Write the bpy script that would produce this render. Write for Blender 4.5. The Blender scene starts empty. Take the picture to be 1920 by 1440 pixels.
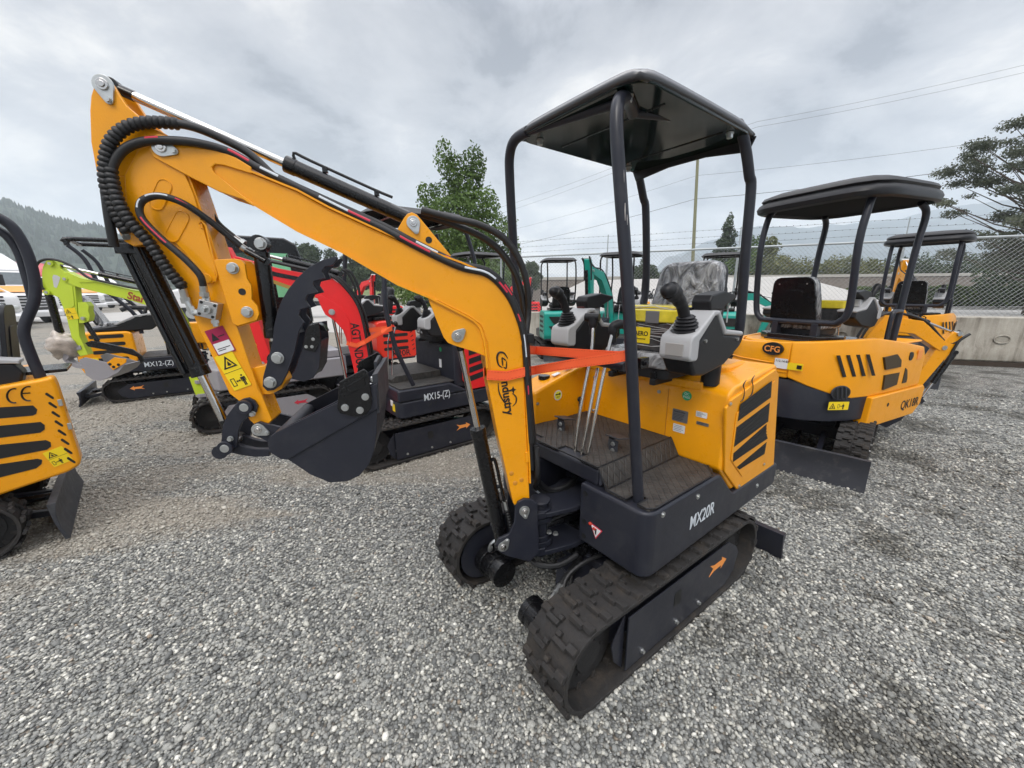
import bpy, bmesh, math, random
import numpy as np
from mathutils import Vector, Matrix
from mathutils.noise import noise as pnoise
R = math.radians
random.seed(7)
S = bpy.context.scene
# ---------------------------------------------------------------- camera, world, sun
FOC = 721.0; EYE = 1.5
ROLL, PITCH = R(0.558), R(13.676)
def ray(px, py):
    x, y = px-960.0, py-720.0
    c, s = math.cos(ROLL), math.sin(ROLL)
    a, b = x*c-y*s, x*s+y*c
    cp, sp = math.cos(PITCH), math.sin(PITCH)
    return Vector((a, FOC*cp-b*sp, -FOC*sp-b*cp))
EYEV = Vector((0, 0, EYE))
cd = bpy.data.cameras.new('camera'); cam = bpy.data.objects.new('camera', cd)
S.collection.objects.link(cam); S.camera = cam
cd.sensor_width = 36; cd.lens = FOC/1920*36; cd.clip_start = .05; cd.clip_end = 30000
r0 = ray(960, 720); xr = (ray(961, 720)-r0).normalized(); yu = (ray(960, 719)-r0).normalized(); zb = -r0.normalized()
cm = Matrix((xr, yu, zb)).transposed().to_4x4(); cm.translation = EYEV
cam.matrix_world = cm
S.view_settings.view_transform = 'Standard'; S.view_settings.look = 'None'
S.view_settings.exposure = 0.16; S.cycles.volume_bounces = 4; S.view_settings.gamma = 1
try: S.view_settings.use_curve_mapping = False
except Exception: pass
SUN_EL, SUN_AZ = R(48), R(250)      # azimuth measured from +X anticlockwise: light from the left rear of the camera
W = bpy.data.worlds.new("World"); S.world = W; W.use_nodes = True
nt = W.node_tree; nt.nodes.clear()
def N(t, ty, **k):
    n = t.nodes.new(ty)
    for a, b in k.items():
        if a == 'inp':
            for i, v in b.items(): n.inputs[i].default_value = v
        else: setattr(n, a, b)
    return n
sky = N(nt, 'ShaderNodeTexSky', sky_type='NISHITA', sun_disc=False, sun_elevation=SUN_EL, sun_rotation=R(90)-SUN_AZ, air_density=1.2, dust_density=2.0)
bg1 = N(nt, 'ShaderNodeBackground', inp={1: 0.1}); nt.links.new(sky.outputs[0], bg1.inputs[0])
tc = N(nt, 'ShaderNodeTexCoord'); sep = N(nt, 'ShaderNodeSeparateXYZ'); nt.links.new(tc.outputs['Generated'], sep.inputs[0])
# project the view direction onto a cloud deck: xy / (z + .12)
zc = N(nt, 'ShaderNodeMath', operation='MAXIMUM', inp={1: 0.0}); nt.links.new(sep.outputs[2], zc.inputs[0])
za = N(nt, 'ShaderNodeMath', operation='ADD', inp={1: 0.30}); nt.links.new(zc.outputs[0], za.inputs[0])
dv = N(nt, 'ShaderNodeVectorMath', operation='DIVIDE'); cb = N(nt, 'ShaderNodeCombineXYZ')
for i in range(3): nt.links.new(za.outputs[0], cb.inputs[i])
nt.links.new(tc.outputs['Generated'], dv.inputs[0]); nt.links.new(cb.outputs[0], dv.inputs[1])
mp = N(nt, 'ShaderNodeMapping', inp={1: (3.1, 1.7, 0), 3: (1, 1, 0)}); nt.links.new(dv.outputs[0], mp.inputs[0])
n1 = N(nt, 'ShaderNodeTexNoise', inp={2: 1.05, 3: 7, 4: 0.55, 8: 0.35}); nt.links.new(mp.outputs[0], n1.inputs[0])
n2 = N(nt, 'ShaderNodeTexNoise', inp={2: 2.1, 3: 7, 4: 0.6, 8: 0.3}); nt.links.new(mp.outputs[0], n2.inputs[0])
mx = N(nt, 'ShaderNodeMix', data_type='FLOAT', inp={0: 0.46}); nt.links.new(n1.outputs[0], mx.inputs[2]); nt.links.new(n2.outputs[0], mx.inputs[3])
cr = N(nt, 'ShaderNodeValToRGB'); nt.links.new(mx.outputs[0], cr.inputs[0])
e = cr.color_ramp.elements
e[0].position = .40; e[0].color = (.25, .262, .31, 1); e[1].position = .60; e[1].color = (1.0, .965, .93, 1)
m_ = e.new(.44); m_.color = (.44, .45, .495, 1); m_ = e.new(.53); m_.color = (.65, .65, .68, 1)
# overcast: three times brighter overhead than at the horizon
gr = N(nt, 'ShaderNodeMapRange', inp={1: .50, 2: .92, 3: .93, 4: 4.6}); nt.links.new(zc.outputs[0], gr.inputs[0])
bg2 = N(nt, 'ShaderNodeBackground'); nt.links.new(cr.outputs[0], bg2.inputs[0]); nt.links.new(gr.outputs[0], bg2.inputs[1])
ms = N(nt, 'ShaderNodeMixShader', inp={0: 0.93}); nt.links.new(bg1.outputs[0], ms.inputs[1]); nt.links.new(bg2.outputs[0], ms.inputs[2])
wo = N(nt, 'ShaderNodeOutputWorld'); nt.links.new(ms.outputs[0], wo.inputs[0])
sl = bpy.data.lights.new('sun', 'SUN'); sl.energy = 1.5; sl.angle = R(22); sl.color = (1, .95, .88)
so = bpy.data.objects.new('sun', sl); S.collection.objects.link(so)
sd = Vector((math.cos(SUN_EL)*math.cos(SUN_AZ), math.cos(SUN_EL)*math.sin(SUN_AZ), math.sin(SUN_EL)))
so.rotation_euler = sd.to_track_quat('Z', 'Y').to_euler(); so.location = (0, 0, 20)

# ---------------------------------------------------------------- materials
MATS = {}
def mat(name, col, rough=.5, metal=0., coat=0., var=.06, vscale=6., bump=0., bscale=60., dirt=0., alpha=1., trans=0., spec=.5, emit=None, dcol=(.30, .26, .20)):
    if name in MATS: return MATS[name]
    m = bpy.data.materials.new(name); m.use_nodes = True; t = m.node_tree; L = t.links.new
    b = t.nodes['Principled BSDF']
    b.inputs['Roughness'].default_value = rough; b.inputs['Metallic'].default_value = metal
    b.inputs['Coat Weight'].default_value = coat; b.inputs['Coat Roughness'].default_value = .12
    b.inputs['Specular IOR Level'].default_value = spec
    b.inputs['Alpha'].default_value = alpha; b.inputs['Transmission Weight'].default_value = trans
    g = N(t, 'ShaderNodeNewGeometry')
    n = N(t, 'ShaderNodeTexNoise', inp={2: vscale, 3: 6, 4: .6}); L(g.outputs['Position'], n.inputs[0])
    c = N(t, 'ShaderNodeMix', data_type='RGBA', inp={6: tuple(x*(1-var*2.2) for x in col)+(1,), 7: tuple(min(1, x*(1+var*1.8)) for x in col)+(1,)})
    L(n.outputs[0], c.inputs[0]); out = c.outputs[2]
    if dirt > 0:
        n3 = N(t, 'ShaderNodeTexNoise', inp={2: 11., 3: 9, 4: .72}); L(g.outputs['Position'], n3.inputs[0])
        mr = N(t, 'ShaderNodeMapRange', inp={1: .5, 2: .78, 3: 0, 4: dirt}); L(n3.outputs[0], mr.inputs[0])
        d = N(t, 'ShaderNodeMix', data_type='RGBA', inp={7: dcol+(1,)}); L(mr.outputs[0], d.inputs[0]); L(out, d.inputs[6]); out = d.outputs[2]
        rr = N(t, 'ShaderNodeMapRange', inp={1: .3, 2: .8, 3: rough*.8, 4: min(1, rough*1.5)}); L(n3.outputs[0], rr.inputs[0]); L(rr.outputs[0], b.inputs['Roughness'])
    L(out, b.inputs['Base Color'])
    if bump > 0:
        nb = N(t, 'ShaderNodeTexNoise', inp={2: bscale, 3: 4, 4: .6}); L(g.outputs['Position'], nb.inputs[0])
        bp = N(t, 'ShaderNodeBump', inp={0: bump, 1: .01}); L(nb.outputs[0], bp.inputs['Height']); L(bp.outputs[0], b.inputs['Normal'])
    if emit: b.inputs['Emission Color'].default_value = emit+(1,); b.inputs['Emission Strength'].default_value = 1
    MATS[name] = m; return m
YEL = mat('yellow_orange_paint', (.86, .345, .003), .28, coat=.28, var=.05, bump=.10, bscale=220, dirt=.22, dcol=(.62, .26, .02), spec=.38)
YELB = mat('yellow_orange_plastic', (.84, .335, .004), .33, coat=.15, var=.03, dirt=.16, dcol=(.58, .27, .03), spec=.35)
DRK = mat('dark_slate_paint', (.0175, .0190, .028), .38, coat=.12, var=.08, dirt=.34, bump=.05, bscale=120, dcol=(.062, .06, .062), spec=.35)
DRKM = mat('dusty_slate_steel', (.03, .032, .040), .5, var=.15, dirt=.8, bump=.08, bscale=90, dcol=(.10, .098, .092))
BLK = mat('black_gloss_steel', (.005, .005, .006), .24, coat=.25, spec=.35, var=.05, dirt=.06, dcol=(.03, .03, .03))
BPL = mat('black_plastic', (.014, .014, .016), .42, var=.08, bump=.05, bscale=300, spec=.32)
RUB = mat('black_hose_rubber', (.012, .012, .013), .5, var=.1, bump=.1, bscale=200)
TRK = mat('dusty_track_rubber', (.022, .020, .019), .75, var=.25, bump=.35, bscale=70, dirt=.7, dcol=(.085, .066, .048))
TRKI = mat('track_inner_rubber', (.014, .013, .013), .75, var=.2, bump=.2, bscale=70)
CHR = mat('chrome_rod', (.62, .60, .58), .14, metal=1., var=.05)
ZNC = mat('zinc_plated_steel', (.55, .56, .55), .3, metal=.9, var=.12, vscale=40)
GRY = mat('light_grey_plastic', (.40, .40, .405), .45, var=.03, bump=.03, bscale=250)
GRYP = mat('grey_machine_paint', (.30, .29, .31), .45, var=.05, dirt=.2)
RED = mat('red_machine_paint', (.78, .010, .012), .35, coat=.2, var=.05, dirt=.1, dcol=(.4, .03, .02))
REDO = mat('orange_red_plastic', (.80, .030, .010), .4, coat=.3, var=.05, dirt=.1, dcol=(.4, .05, .02))
TEA = mat('teal_machine_paint', (.004, .30, .235), .35, coat=.3, var=.06, dirt=.1, dcol=(.03, .25, .2))
LIM = mat('lime_machine_paint', (.52, .66, .035), .4, coat=.3, var=.05, dirt=.1, dcol=(.4, .5, .08))
GRL = mat('black_grille_mesh', (.010, .009, .009), .6, var=.1)
WHT = mat('white_sticker', (.75, .75, .75), .5, var=.03)
YST = mat('yellow_sticker', (.86, .62, .01), .45, var=.03)
YLC = mat('lemon_sticker', (.80, .78, .05), .45, var=.03)
REDS = mat('dark_red_sticker', (.40, .012, .05), .45, var=.03)
BLS = mat('black_print_and_hole_dark', (.008, .008, .008), .5, var=0)  # black for print, also painted as the darkness inside holes and slots
WTS = mat('pale_print', (.62, .66, .70), .5, var=0)
BLP = mat('slate_print', (.05, .05, .07), .5, var=0)
GRS = mat('green_sticker', (.01, .36, .12), .45, var=0)
ORS = mat('orange_print', (.85, .30, .06), .5, var=0)
REDP = mat('red_print', (.6, .03, .06), .5, var=0)
SIL = mat('silver_label', (.20, .20, .21), .35, metal=.4, var=.06)
STR = mat('orange_webbing', (.92, .12, .03), .7, var=.05, bump=.25, bscale=420)
GLS = mat('green_tinted_glass', (.02, .06, .035), .08, var=.25, alpha=.95, coat=.4)
PGL = mat('pale_green_window', (.22, .58, .32), .1, var=.15, coat=.4)
DGL = mat('dark_windscreen', (.05, .075, .085), .06, var=.2, coat=.6)
COP = mat('copper_weld_paint', (.60, .24, .02), .4, var=.1)

# woven plastic film over the seats: creased, glossy, half clear; fold highlights painted into its colour as pale streaks
def film_mat():
    m = bpy.data.materials.new('creased_plastic_film'); m.use_nodes = True; t = m.node_tree; L = t.links.new
    b = t.nodes['Principled BSDF']; b.inputs['Roughness'].default_value = .22
    b.inputs['Coat Weight'].default_value = .6; b.inputs['Coat Roughness'].default_value = .1
    g = N(t, 'ShaderNodeNewGeometry'); mp = N(t, 'ShaderNodeMapping', inp={3: (5, 5, 1.9)}); L(g.outputs['Position'], mp.inputs[0])
    n = N(t, 'ShaderNodeTexNoise', inp={2: 2.2, 3: 4, 4: .5, 8: 2.6}); L(mp.outputs[0], n.inputs[0])
    cr = N(t, 'ShaderNodeValToRGB'); L(n.outputs[0], cr.inputs[0])
    cr.color_ramp.elements[0].position = .38; cr.color_ramp.elements[0].color = (.06, .06, .065, 1)
    cr.color_ramp.elements[1].position = .72; cr.color_ramp.elements[1].color = (.55, .55, .56, 1)
    L(cr.outputs[0], b.inputs['Base Color'])
    bp = N(t, 'ShaderNodeBump', inp={0: 1., 1: .05}); L(n.outputs[0], bp.inputs['Height']); L(bp.outputs[0], b.inputs['Normal'])
    return m
FILM = film_mat()

# quilted floor mat
def quilt_mat():
    m = bpy.data.materials.new('quilted_floor_mat'); m.use_nodes = True; t = m.node_tree; L = t.links.new
    b = t.nodes['Principled BSDF']; b.inputs['Roughness'].default_value = .62
    g = N(t, 'ShaderNodeTexCoord'); sp = N(t, 'ShaderNodeSeparateXYZ'); L(g.outputs['Object'], sp.inputs[0])
    def lines(sign):
        a = N(t, 'ShaderNodeMath', operation='ADD' if sign > 0 else 'SUBTRACT'); L(sp.outputs[0], a.inputs[0]); L(sp.outputs[1], a.inputs[1])
        k = N(t, 'ShaderNodeMath', operation='MULTIPLY', inp={1: 26.}); L(a.outputs[0], k.inputs[0])
        f = N(t, 'ShaderNodeMath', operation='PINGPONG', inp={1: .5}); L(k.outputs[0], f.inputs[0]); return f
    a, c = lines(1), lines(-1)
    mn = N(t, 'ShaderNodeMath', operation='MINIMUM'); L(a.outputs[0], mn.inputs[0]); L(c.outputs[0], mn.inputs[1])
    mr = N(t, 'ShaderNodeMapRange', interpolation_type='SMOOTHSTEP', inp={1: 0, 2: .16, 3: 0, 4: 1}); L(mn.outputs[0], mr.inputs[0])
    n = N(t, 'ShaderNodeTexNoise', inp={2: 14, 3: 8, 4: .7}); L(g.outputs['Object'], n.inputs[0])
    cr = N(t, 'ShaderNodeValToRGB'); L(n.outputs[0], cr.inputs[0])
    cr.color_ramp.elements[0].position = .35; cr.color_ramp.elements[0].color = (.026, .024, .023, 1)
    cr.color_ramp.elements[1].position = .75; cr.color_ramp.elements[1].color = (.075, .068, .06, 1)
    L(cr.outputs[0], b.inputs['Base Color'])
    bp = N(t, 'ShaderNodeBump', inp={0: .7, 1: .006}); L(mr.outputs[0], bp.inputs['Height']); L(bp.outputs[0], b.inputs['Normal'])
    return m
MATT = quilt_mat()

# ---------------------------------------------------------------- mesh helpers
def link(o, parent=None):
    S.collection.objects.link(o)
    if parent: o.parent = parent
    return o
class MB:
    def __init__(s, M=None): s.v = []; s.f = []; s.M = M or Matrix()
    def add(s, vs, fs):
        k = len(s.v); s.v += [tuple(s.M @ Vector(p)) for p in vs]; s.f += [tuple(i+k for i in f) for f in fs]; return s
    def box(s, c, d, rot=None):
        h = [x/2 for x in d]; q = rot or Matrix.Identity(3); c = Vector(c)
        vs = [c+q @ Vector((a*h[0], b*h[1], e*h[2])) for a in (-1, 1) for b in (-1, 1) for e in (-1, 1)]
        return s.add(vs, [(0, 1, 3, 2), (4, 6, 7, 5), (0, 4, 5, 1), (2, 3, 7, 6), (0, 2, 6, 4), (1, 5, 7, 3)])
    def prism(s, pts, ax, a, b):
        def q(u, w, t): return (t, u, w) if ax == 'x' else (u, t, w) if ax == 'y' else (u, w, t)
        ar = sum(pts[i-1][0]*pts[i][1]-pts[i][0]*pts[i-1][1] for i in range(len(pts)))
        if (ar < 0) != (ax == 'y'): pts = pts[::-1]
        if a > b: a, b = b, a
        n = len(pts); vs = [q(u, w, a) for u, w in pts]+[q(u, w, b) for u, w in pts]
        return s.add(vs, [tuple(range(n))[::-1], tuple(range(n, 2*n))]+[(i, (i+1) % n, n+(i+1) % n, n+i) for i in range(n)])
    def tube(s, path, r, n=10, caps=True, flat=1.):
        P = [Vector(p) for p in path]; m = len(P); rs = r if isinstance(r, (list, tuple)) else [r]*m
        T = []
        for i in range(m):
            d = (P[min(i+1, m-1)]-P[max(i-1, 0)]); T.append(d.normalized() if d.length > 1e-9 else Vector((0, 0, 1)))
        u = T[0].orthogonal().normalized(); vs = []
        for i in range(m):
            u = (u-T[i]*u.dot(T[i])); u = u.normalized() if u.length > 1e-6 else T[i].orthogonal().normalized()
            w = T[i].cross(u)
            for k in range(n):
                a = 2*math.pi*k/n; vs.append(P[i]+(u*math.cos(a)+w*math.sin(a)*flat)*rs[i])
        fs = [(i*n+k, i*n+(k+1) % n, (i+1)*n+(k+1) % n, (i+1)*n+k) for i in range(m-1) for k in range(n)]
        if caps: fs += [tuple(range(n))[::-1], tuple(range((m-1)*n, m*n))]
        return s.add(vs, fs)
    def cyl(s, a, b, r, n=20, r2=None): return s.tube([a, b], [r, r if r2 is None else r2], n)
    def ball(s, c, rad, nu=14, nv=9):
        c = Vector(c); rad = rad if isinstance(rad, (tuple, list)) else (rad,)*3; vs = [c+Vector((0, 0, rad[2]))]
        for j in range(1, nv):
            t = math.pi*j/nv
            for i in range(nu):
                p = 2*math.pi*i/nu; vs.append(c+Vector((rad[0]*math.sin(t)*math.cos(p), rad[1]*math.sin(t)*math.sin(p), rad[2]*math.cos(t))))
        vs.append(c-Vector((0, 0, rad[2]))); L = len(vs)-1
        fs = [(0, 1+i, 1+(i+1) % nu) for i in range(nu)]
        for j in range(nv-2):
            fs += [(1+j*nu+i, 1+(j+1)*nu+i, 1+(j+1)*nu+(i+1) % nu, 1+j*nu+(i+1) % nu) for i in range(nu)]
        fs += [(L, 1+(nv-2)*nu+(i+1) % nu, 1+(nv-2)*nu+i) for i in range(nu)]
        return s.add(vs, fs)
    def bolt(s, c, d, r=.011, h=.008):       # hexagon head with washer
        c = Vector(c); d = Vector(d).normalized()
        s.cyl(c, c+d*h*.25, r*1.25, 14); s.tube([c+d*h*.25, c+d*h], r, 6); return s
    def quad(s, a, b, c, d): return s.add([a, b, c, d], [(0, 1, 2, 3)])
    def build(s, name, m, parent=None, bevel=0., seg=2, ang=38., smooth=True, sub=0):
        me = bpy.data.meshes.new(name); me.from_pydata(s.v, [], s.f); me.materials.append(m)
        if smooth:
            me.polygons.foreach_set('use_smooth', [True]*len(me.polygons)); me.set_sharp_from_angle(angle=R(ang))
        o = link(bpy.data.objects.new(name, me), parent)
        if bevel > 0:
            b = o.modifiers.new('bevel', 'BEVEL'); b.width = bevel; b.segments = seg; b.limit_method = 'ANGLE'; b.angle_limit = R(ang); b.harden_normals = True
        if sub:
            b = o.modifiers.new('subdivision', 'SUBSURF'); b.levels = b.render_levels = sub
        return o
def tag(o, label=None, cat=None, group=None, kind=None):
    if label: o['label'] = label
    if cat: o['category'] = cat
    if group: o['group'] = group
    if kind: o['kind'] = kind
    return o
def empty(name, loc, yaw=0., parent=None):
    o = bpy.data.objects.new(name, None); o.location = loc; o.rotation_euler = (0, 0, yaw); o.empty_display_size = .2
    return link(o, parent)
def smooth_path(pts, k=6):                     # Catmull-Rom
    P = [Vector(p) for p in pts]; out = []
    for i in range(len(P)-1):
        a, b, c, d = P[max(i-1, 0)], P[i], P[i+1], P[min(i+2, len(P)-1)]
        for j in range(k):
            t = j/k; out.append(.5*((2*b)+(c-a)*t+(2*a-5*b+4*c-d)*t*t+(3*b-a-3*c+d)*t**3))
    out.append(P[-1]); return out
def arc(cx, cy, r, a0, a1, n): return [(cx+r*math.cos(R(a0+(a1-a0)*i/n)), cy+r*math.sin(R(a0+(a1-a0)*i/n))) for i in range(n+1)]
def rrect(x0, y0, x1, y1, r, n=4):
    return arc(x1-r, y1-r, r, 0, 90, n)+arc(x0+r, y1-r, r, 90, 180, n)+arc(x0+r, y0+r, r, 180, 270, n)+arc(x1-r, y0+r, r, 270, 360, n)
def text(name, s, org, xd, yd, size, m, parent, ext=.0006, align='LEFT', sx=1., italic=0., bold=0.):
    c = bpy.data.curves.new(name, 'FONT'); c.body = s; c.size = size; c.extrude = ext; c.align_x = align; c.offset = bold; c.shear = italic
    o = bpy.data.objects.new(name, c); S.collection.objects.link(o)
    bpy.context.view_layer.update()
    me = bpy.data.meshes.new_from_object(o); bpy.data.objects.remove(o); bpy.data.curves.remove(c)
    X = Vector(xd).normalized(); Y = Vector(yd).normalized(); Z = X.cross(Y).normalized(); Y = Z.cross(X)
    M = Matrix((X, Y, Z)).transposed().to_4x4(); M.translation = Vector(org)
    me.transform(M @ Matrix.Diagonal((sx, 1, 1, 1))); me.materials.clear(); me.materials.append(m); me.name = name
    return link(bpy.data.objects.new(name, me), parent)
def decal(name, m, parent, org, xd, yd, w, h, t=.0012, r=None):       # thin flat sticker with its lower-left corner at org
    X = Vector(xd).normalized(); Y = Vector(yd).normalized(); Z = X.cross(Y).normalized(); Y = Z.cross(X)
    M = Matrix((X, Y, Z)).transposed().to_4x4(); M.translation = Vector(org)
    b = MB(M); b.prism(rrect(0, 0, w, h, r if r is not None else min(w, h)*.06, 3), 'z', 0, t); o = b.build(name, m, parent, smooth=False); return o
class Fr:      # a level frame standing on the ground: turns a picture point into a point on one of its planes
    def __init__(s, x, y, yaw): s.o = Vector((x, y, 0)); s.yaw = yaw; s.R = Matrix.Rotation(yaw, 3, 'Z'); s.Ri = s.R.transposed()
    def __call__(s, px, py, ax, val):
        c = s.Ri @ (EYEV-s.o); r = s.Ri @ ray(px, py); i = 'xyz'.index(ax); return c+r*((val-c[i])/r[i])
    def xz(s, pts, y): return [(lambda q: (q.x, q.z))(s(a, b, 'y', y)) for a, b in pts]
    def yz(s, pts, x): return [(lambda q: (q.y, q.z))(s(a, b, 'x', x)) for a, b in pts]
    def xy(s, pts, z): return [(lambda q: (q.x, q.y))(s(a, b, 'z', z)) for a, b in pts]
    def rel(s, par):       # matrix taking this frame's coordinates into the parent frame's
        M = Matrix.Rotation(s.yaw-par.yaw, 4, 'Z'); M.translation = par.Ri @ (s.o-par.o); return M
    def w(s, p): return s.o+s.R @ Vector(p)
def ground(px, py, z=0.): r = ray(px, py); return EYEV+r*((z-EYE)/r.z)
# ---------------------------------------------------------------- shared excavator parts
def stadium(xf, xr, r, z0, step):
    L = xf-xr; per = 2*L+2*math.pi*r; n = max(8, int(round(per/step))); out = []
    for i in range(n):
        s = per*i/n
        if s < L: p = (xf-s, z0+2*r); nn = (0, 1)
        elif s < L+math.pi*r: a = (s-L)/r; p = (xr-math.sin(a)*r, z0+r+math.cos(a)*r); nn = (-math.sin(a), math.cos(a))
        elif s < 2*L+math.pi*r: p = (xr+(s-L-math.pi*r), z0); nn = (0, -1)
        else: a = (s-2*L-math.pi*r)/r; p = (xf+math.sin(a)*r, z0+r-math.cos(a)*r); nn = (math.sin(a), -math.cos(a))
        out.append((p, nn))
    return out
def undercarriage(root, M, xf=.53, xr=-.53, r=.19, yi=.275, yo=.49, frame=DRK, paint=None, lug=.016, arrow=None, blade=-.94, bw=.53, bz=(.0, .19), far=False, plate=True, bm=None, mot=True, near_low=False, pitch=.086, arrowm=ORS, hole=True):
    z0 = lug
    for sd in (1, -1):
        pts = stadium(xf, xr, r-lug, z0, .012 if not far else .05)
        b = MB(M); n = len(pts); th = .018
        ya, yb = (yi, yo) if sd > 0 else (-yo, -yi)
        vs = []
        for (p, q) in pts:
            for off, y in ((0, ya), (0, yb), (-th, yb), (-th, ya)): vs.append((p[0]+q[0]*off, y, p[1]+q[1]*off))
        b.add(vs, [tuple(4*((i+(1 if k in (1, 2) else 0)) % n)+((j+(1 if k > 1 else 0)) % 4) for k in range(4)) for i in range(n) for j in range(4)])
        lp = stadium(xf, xr, r-lug, z0, pitch); w = yb-ya; yc = (ya+yb)/2
        for i, (p, q) in enumerate(lp):
            t = Vector((q[1], 0, -q[0])); nn = Vector((q[0], 0, q[1])); P = Vector((p[0], 0, p[1]))
            for side in (-1, 1):
                o = P+t*(pitch*.5 if side > 0 else 0)*(1 if not far else 1)
                segs = [(.49, .30, .0, .017), (.32, .04, .013, .013), (.12, .02, -.008, .012)] if not far else [(.5, .05, 0, .018)]
                for (f0, f1, sh, hw) in segs:
                    ya_, yb_ = yc+side*f0*w, yc+side*f1*w; y0_, y1_ = min(ya_, yb_), max(ya_, yb_)
                    vs = []
                    for h, k in ((-.002, 1.15), (lug, .72)):
                        for s_, y in ((-1, y0_), (1, y0_), (1, y1_), (-1, y1_)):
                            q_ = o+nn*h+t*(sh+s_*hw*k); vs.append((q_.x, y, q_.z))
                    b.add(vs, [(0, 1, 2, 3), (7, 6, 5, 4), (0, 4, 5, 1), (1, 5, 6, 2), (2, 6, 7, 3), (3, 7, 4, 0)])
            if not far:      # inner guide teeth
                for dy in (-.022, .022):
                    vs = []
                    for h, k in ((-th, 1.), (-th-.03, .5)):
                        for s_, y in ((-1, yc+dy-.012), (1, yc+dy-.012), (1, yc+dy+.012), (-1, yc+dy+.012)):
                            q_ = P+nn*h+t*(s_*.014*k); vs.append((q_.x, y, q_.z))
                    b.add(vs, [(3, 2, 1, 0), (4, 5, 6, 7), (1, 5, 4, 0), (2, 6, 5, 1), (3, 7, 6, 2), (0, 4, 7, 3)])
        tr = b.build('rubber_track', TRK, root, ang=30, bevel=.003 if not far else 0, seg=1)
        zc = z0+r-lug; ri = r-lug-th
        y_in, y_out = (yi, yo) if sd > 0 else (-yi, -yo)
        for nm, x, rr_ in (('sprocket', xf, ri-.012), ('idler_wheel', xr, ri-.003)):
            b = MB(M); b.cyl((x, yc-.03, zc), (x, yc+.03, zc), rr_, 28); b.cyl((x, yc-.05, zc), (x, yc+.05, zc), rr_*.42, 18)
            b.cyl((x, yc-.036, zc), (x, yc+.036, zc), rr_*.72, 24)
            if not far:
                for k in range(6):
                    a = k*math.pi/3; b.bolt((x+math.cos(a)*rr_*.55, yc+sd*.037, zc+math.sin(a)*rr_*.55), (0, sd, 0), .008, .006)
            b.build(nm, TRKI, tr, bevel=.003)
        if not far:
            b = MB(M); ip = arc(xf, zc, ri-.016, -95, 95, 16)+[(xf-.34, zc+ri*.72), (xf-.34, zc-ri*.72)]; b.prism(ip, 'y', y_in+sd*.012, y_in+sd*.020); b.build('inner_plate', frame, tr, bevel=.002)
        for k in range(3):
            x = xr+(xf-xr)*(.25+.25*k); b = MB(M); b.cyl((x, yc-.06, z0+th+.045), (x, yc+.06, z0+th+.045), .042, 18); b.build('track_roller', TRKI, tr)
        # side frame: box beam with an outer cover plate
        x1, x0 = xf-.165*(r/.19), xr+.03; fy = yo-.012 if sd > 0 else -yo+.012
        zt, zb = z0+2*(r-lug)-th-.05, z0+th+.012
        b = MB(M); prof = [(x1, zb), (x1, zt), (x0+.09, zt), (x0+.0, zt-.06), (x0-.03, zc), (x0, zb+.05), (x0+.08, zb)]
        b.prism([(x, z) for x, z in prof], 'y', fy-sd*.006, fy)
        b.box(((x0+x1)/2, yc, zc), (x1-x0-.16, .09, .13)); b.box((x1-.03, yc, zc), (.12, .06, .10))
        b.prism([(x1, zb), (x1, zt), (x1+.05, zt-.07), (x1+.07, zc), (x1+.05, zb+.06)], 'y', fy-sd*.018, fy-sd*.024)
        f = b.build('side_frame', frame, tr, bevel=.002)
        b = MB(M)
        if not far or plate:
            for x in (x1-.10, x1-.34, x0+.33): b.bolt((x, fy, zb+.035), (0, sd, 0), .008, .012)
            b.build('bolt', ZNC, f)
        if hole:
            xh = x1-.33; b = MB(M); b.prism(rrect(xh-.030, zc-.018, xh+.022, zc+.052, .010), 'y', fy-sd*.001, fy+sd*.0014); b.build('frame_opening_shade', BLS, f, smooth=False)  # dark patch on the plate paints the shade of an opening
        if arrow:
            s = arrow; ax_ = x0+.17; zz = zc+.02; k = 1.0
            A = [(-.075, .032), (-.04, .010), (-.012, .010), (-.012, .030), (.0, .030), (.035, .0)]
            A = [(-.052, 0), (-.085, .03), (-.045, .016), (.025, .014), (.022, .032), (.07, 0), (.022, -.032), (.025, -.014), (-.045, -.016), (-.085, -.03)]
            b = MB(M); b.prism([(ax_+s*x*k, zz+z*k) for x, z in A], 'y', fy, fy+sd*.0015); b.build('arrow_mark', arrowm, f, smooth=False)
        if mot:
            b = MB(M); ye = (yi-.165-(.03 if near_low and sd > 0 else 0))*sd; x = xf; z = zc-.02-(.045 if near_low and sd > 0 else 0)
            b.cyl((x, y_in, z), (x, y_in-sd*.05, z), .075, 22); b.cyl((x, y_in-sd*.045, z), (x, ye+sd*.03, z), .062, 22); b.cyl((x, ye+sd*.034, z), (x, ye, z), .066, 12)
            b.box((x-.02, y_in-sd*.05, z+.05), (.07, .05, .05)); b.cyl((x, y_in-sd*.10, z), (x, y_in-sd*.106, z), .066, 22); [b.box((x+.064*math.cos(q*.785), y_in-sd*.085, z+.064*math.sin(q*.785)), (.012, .05, .012)) for q in range(8)]; mo = b.build('drive_motor', BLK, tr, bevel=.003)
            b = MB(M)
            for dx in (-.03, .01):
                b.tube(smooth_path([(x+dx, y_in-sd*.05, z+.07), (x+dx, y_in-sd*.06, z+.115), (x+dx-.05, y_in-sd*.08, z+.14), (x+dx-.11, y_in-sd*.10, z+.145)], 4), .008, 8)
                b.cyl((x+dx, y_in-sd*.05, z+.07), (x+dx, y_in-sd*.052, z+.092), .013, 6); b.cyl((x+dx-.06, y_in-sd*.083, z+.141), (x+dx-.10, y_in-sd*.098, z+.145), .012, 6)
            b.build('hose_fitting', ZNC, mo)
            b = MB(M)
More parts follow.
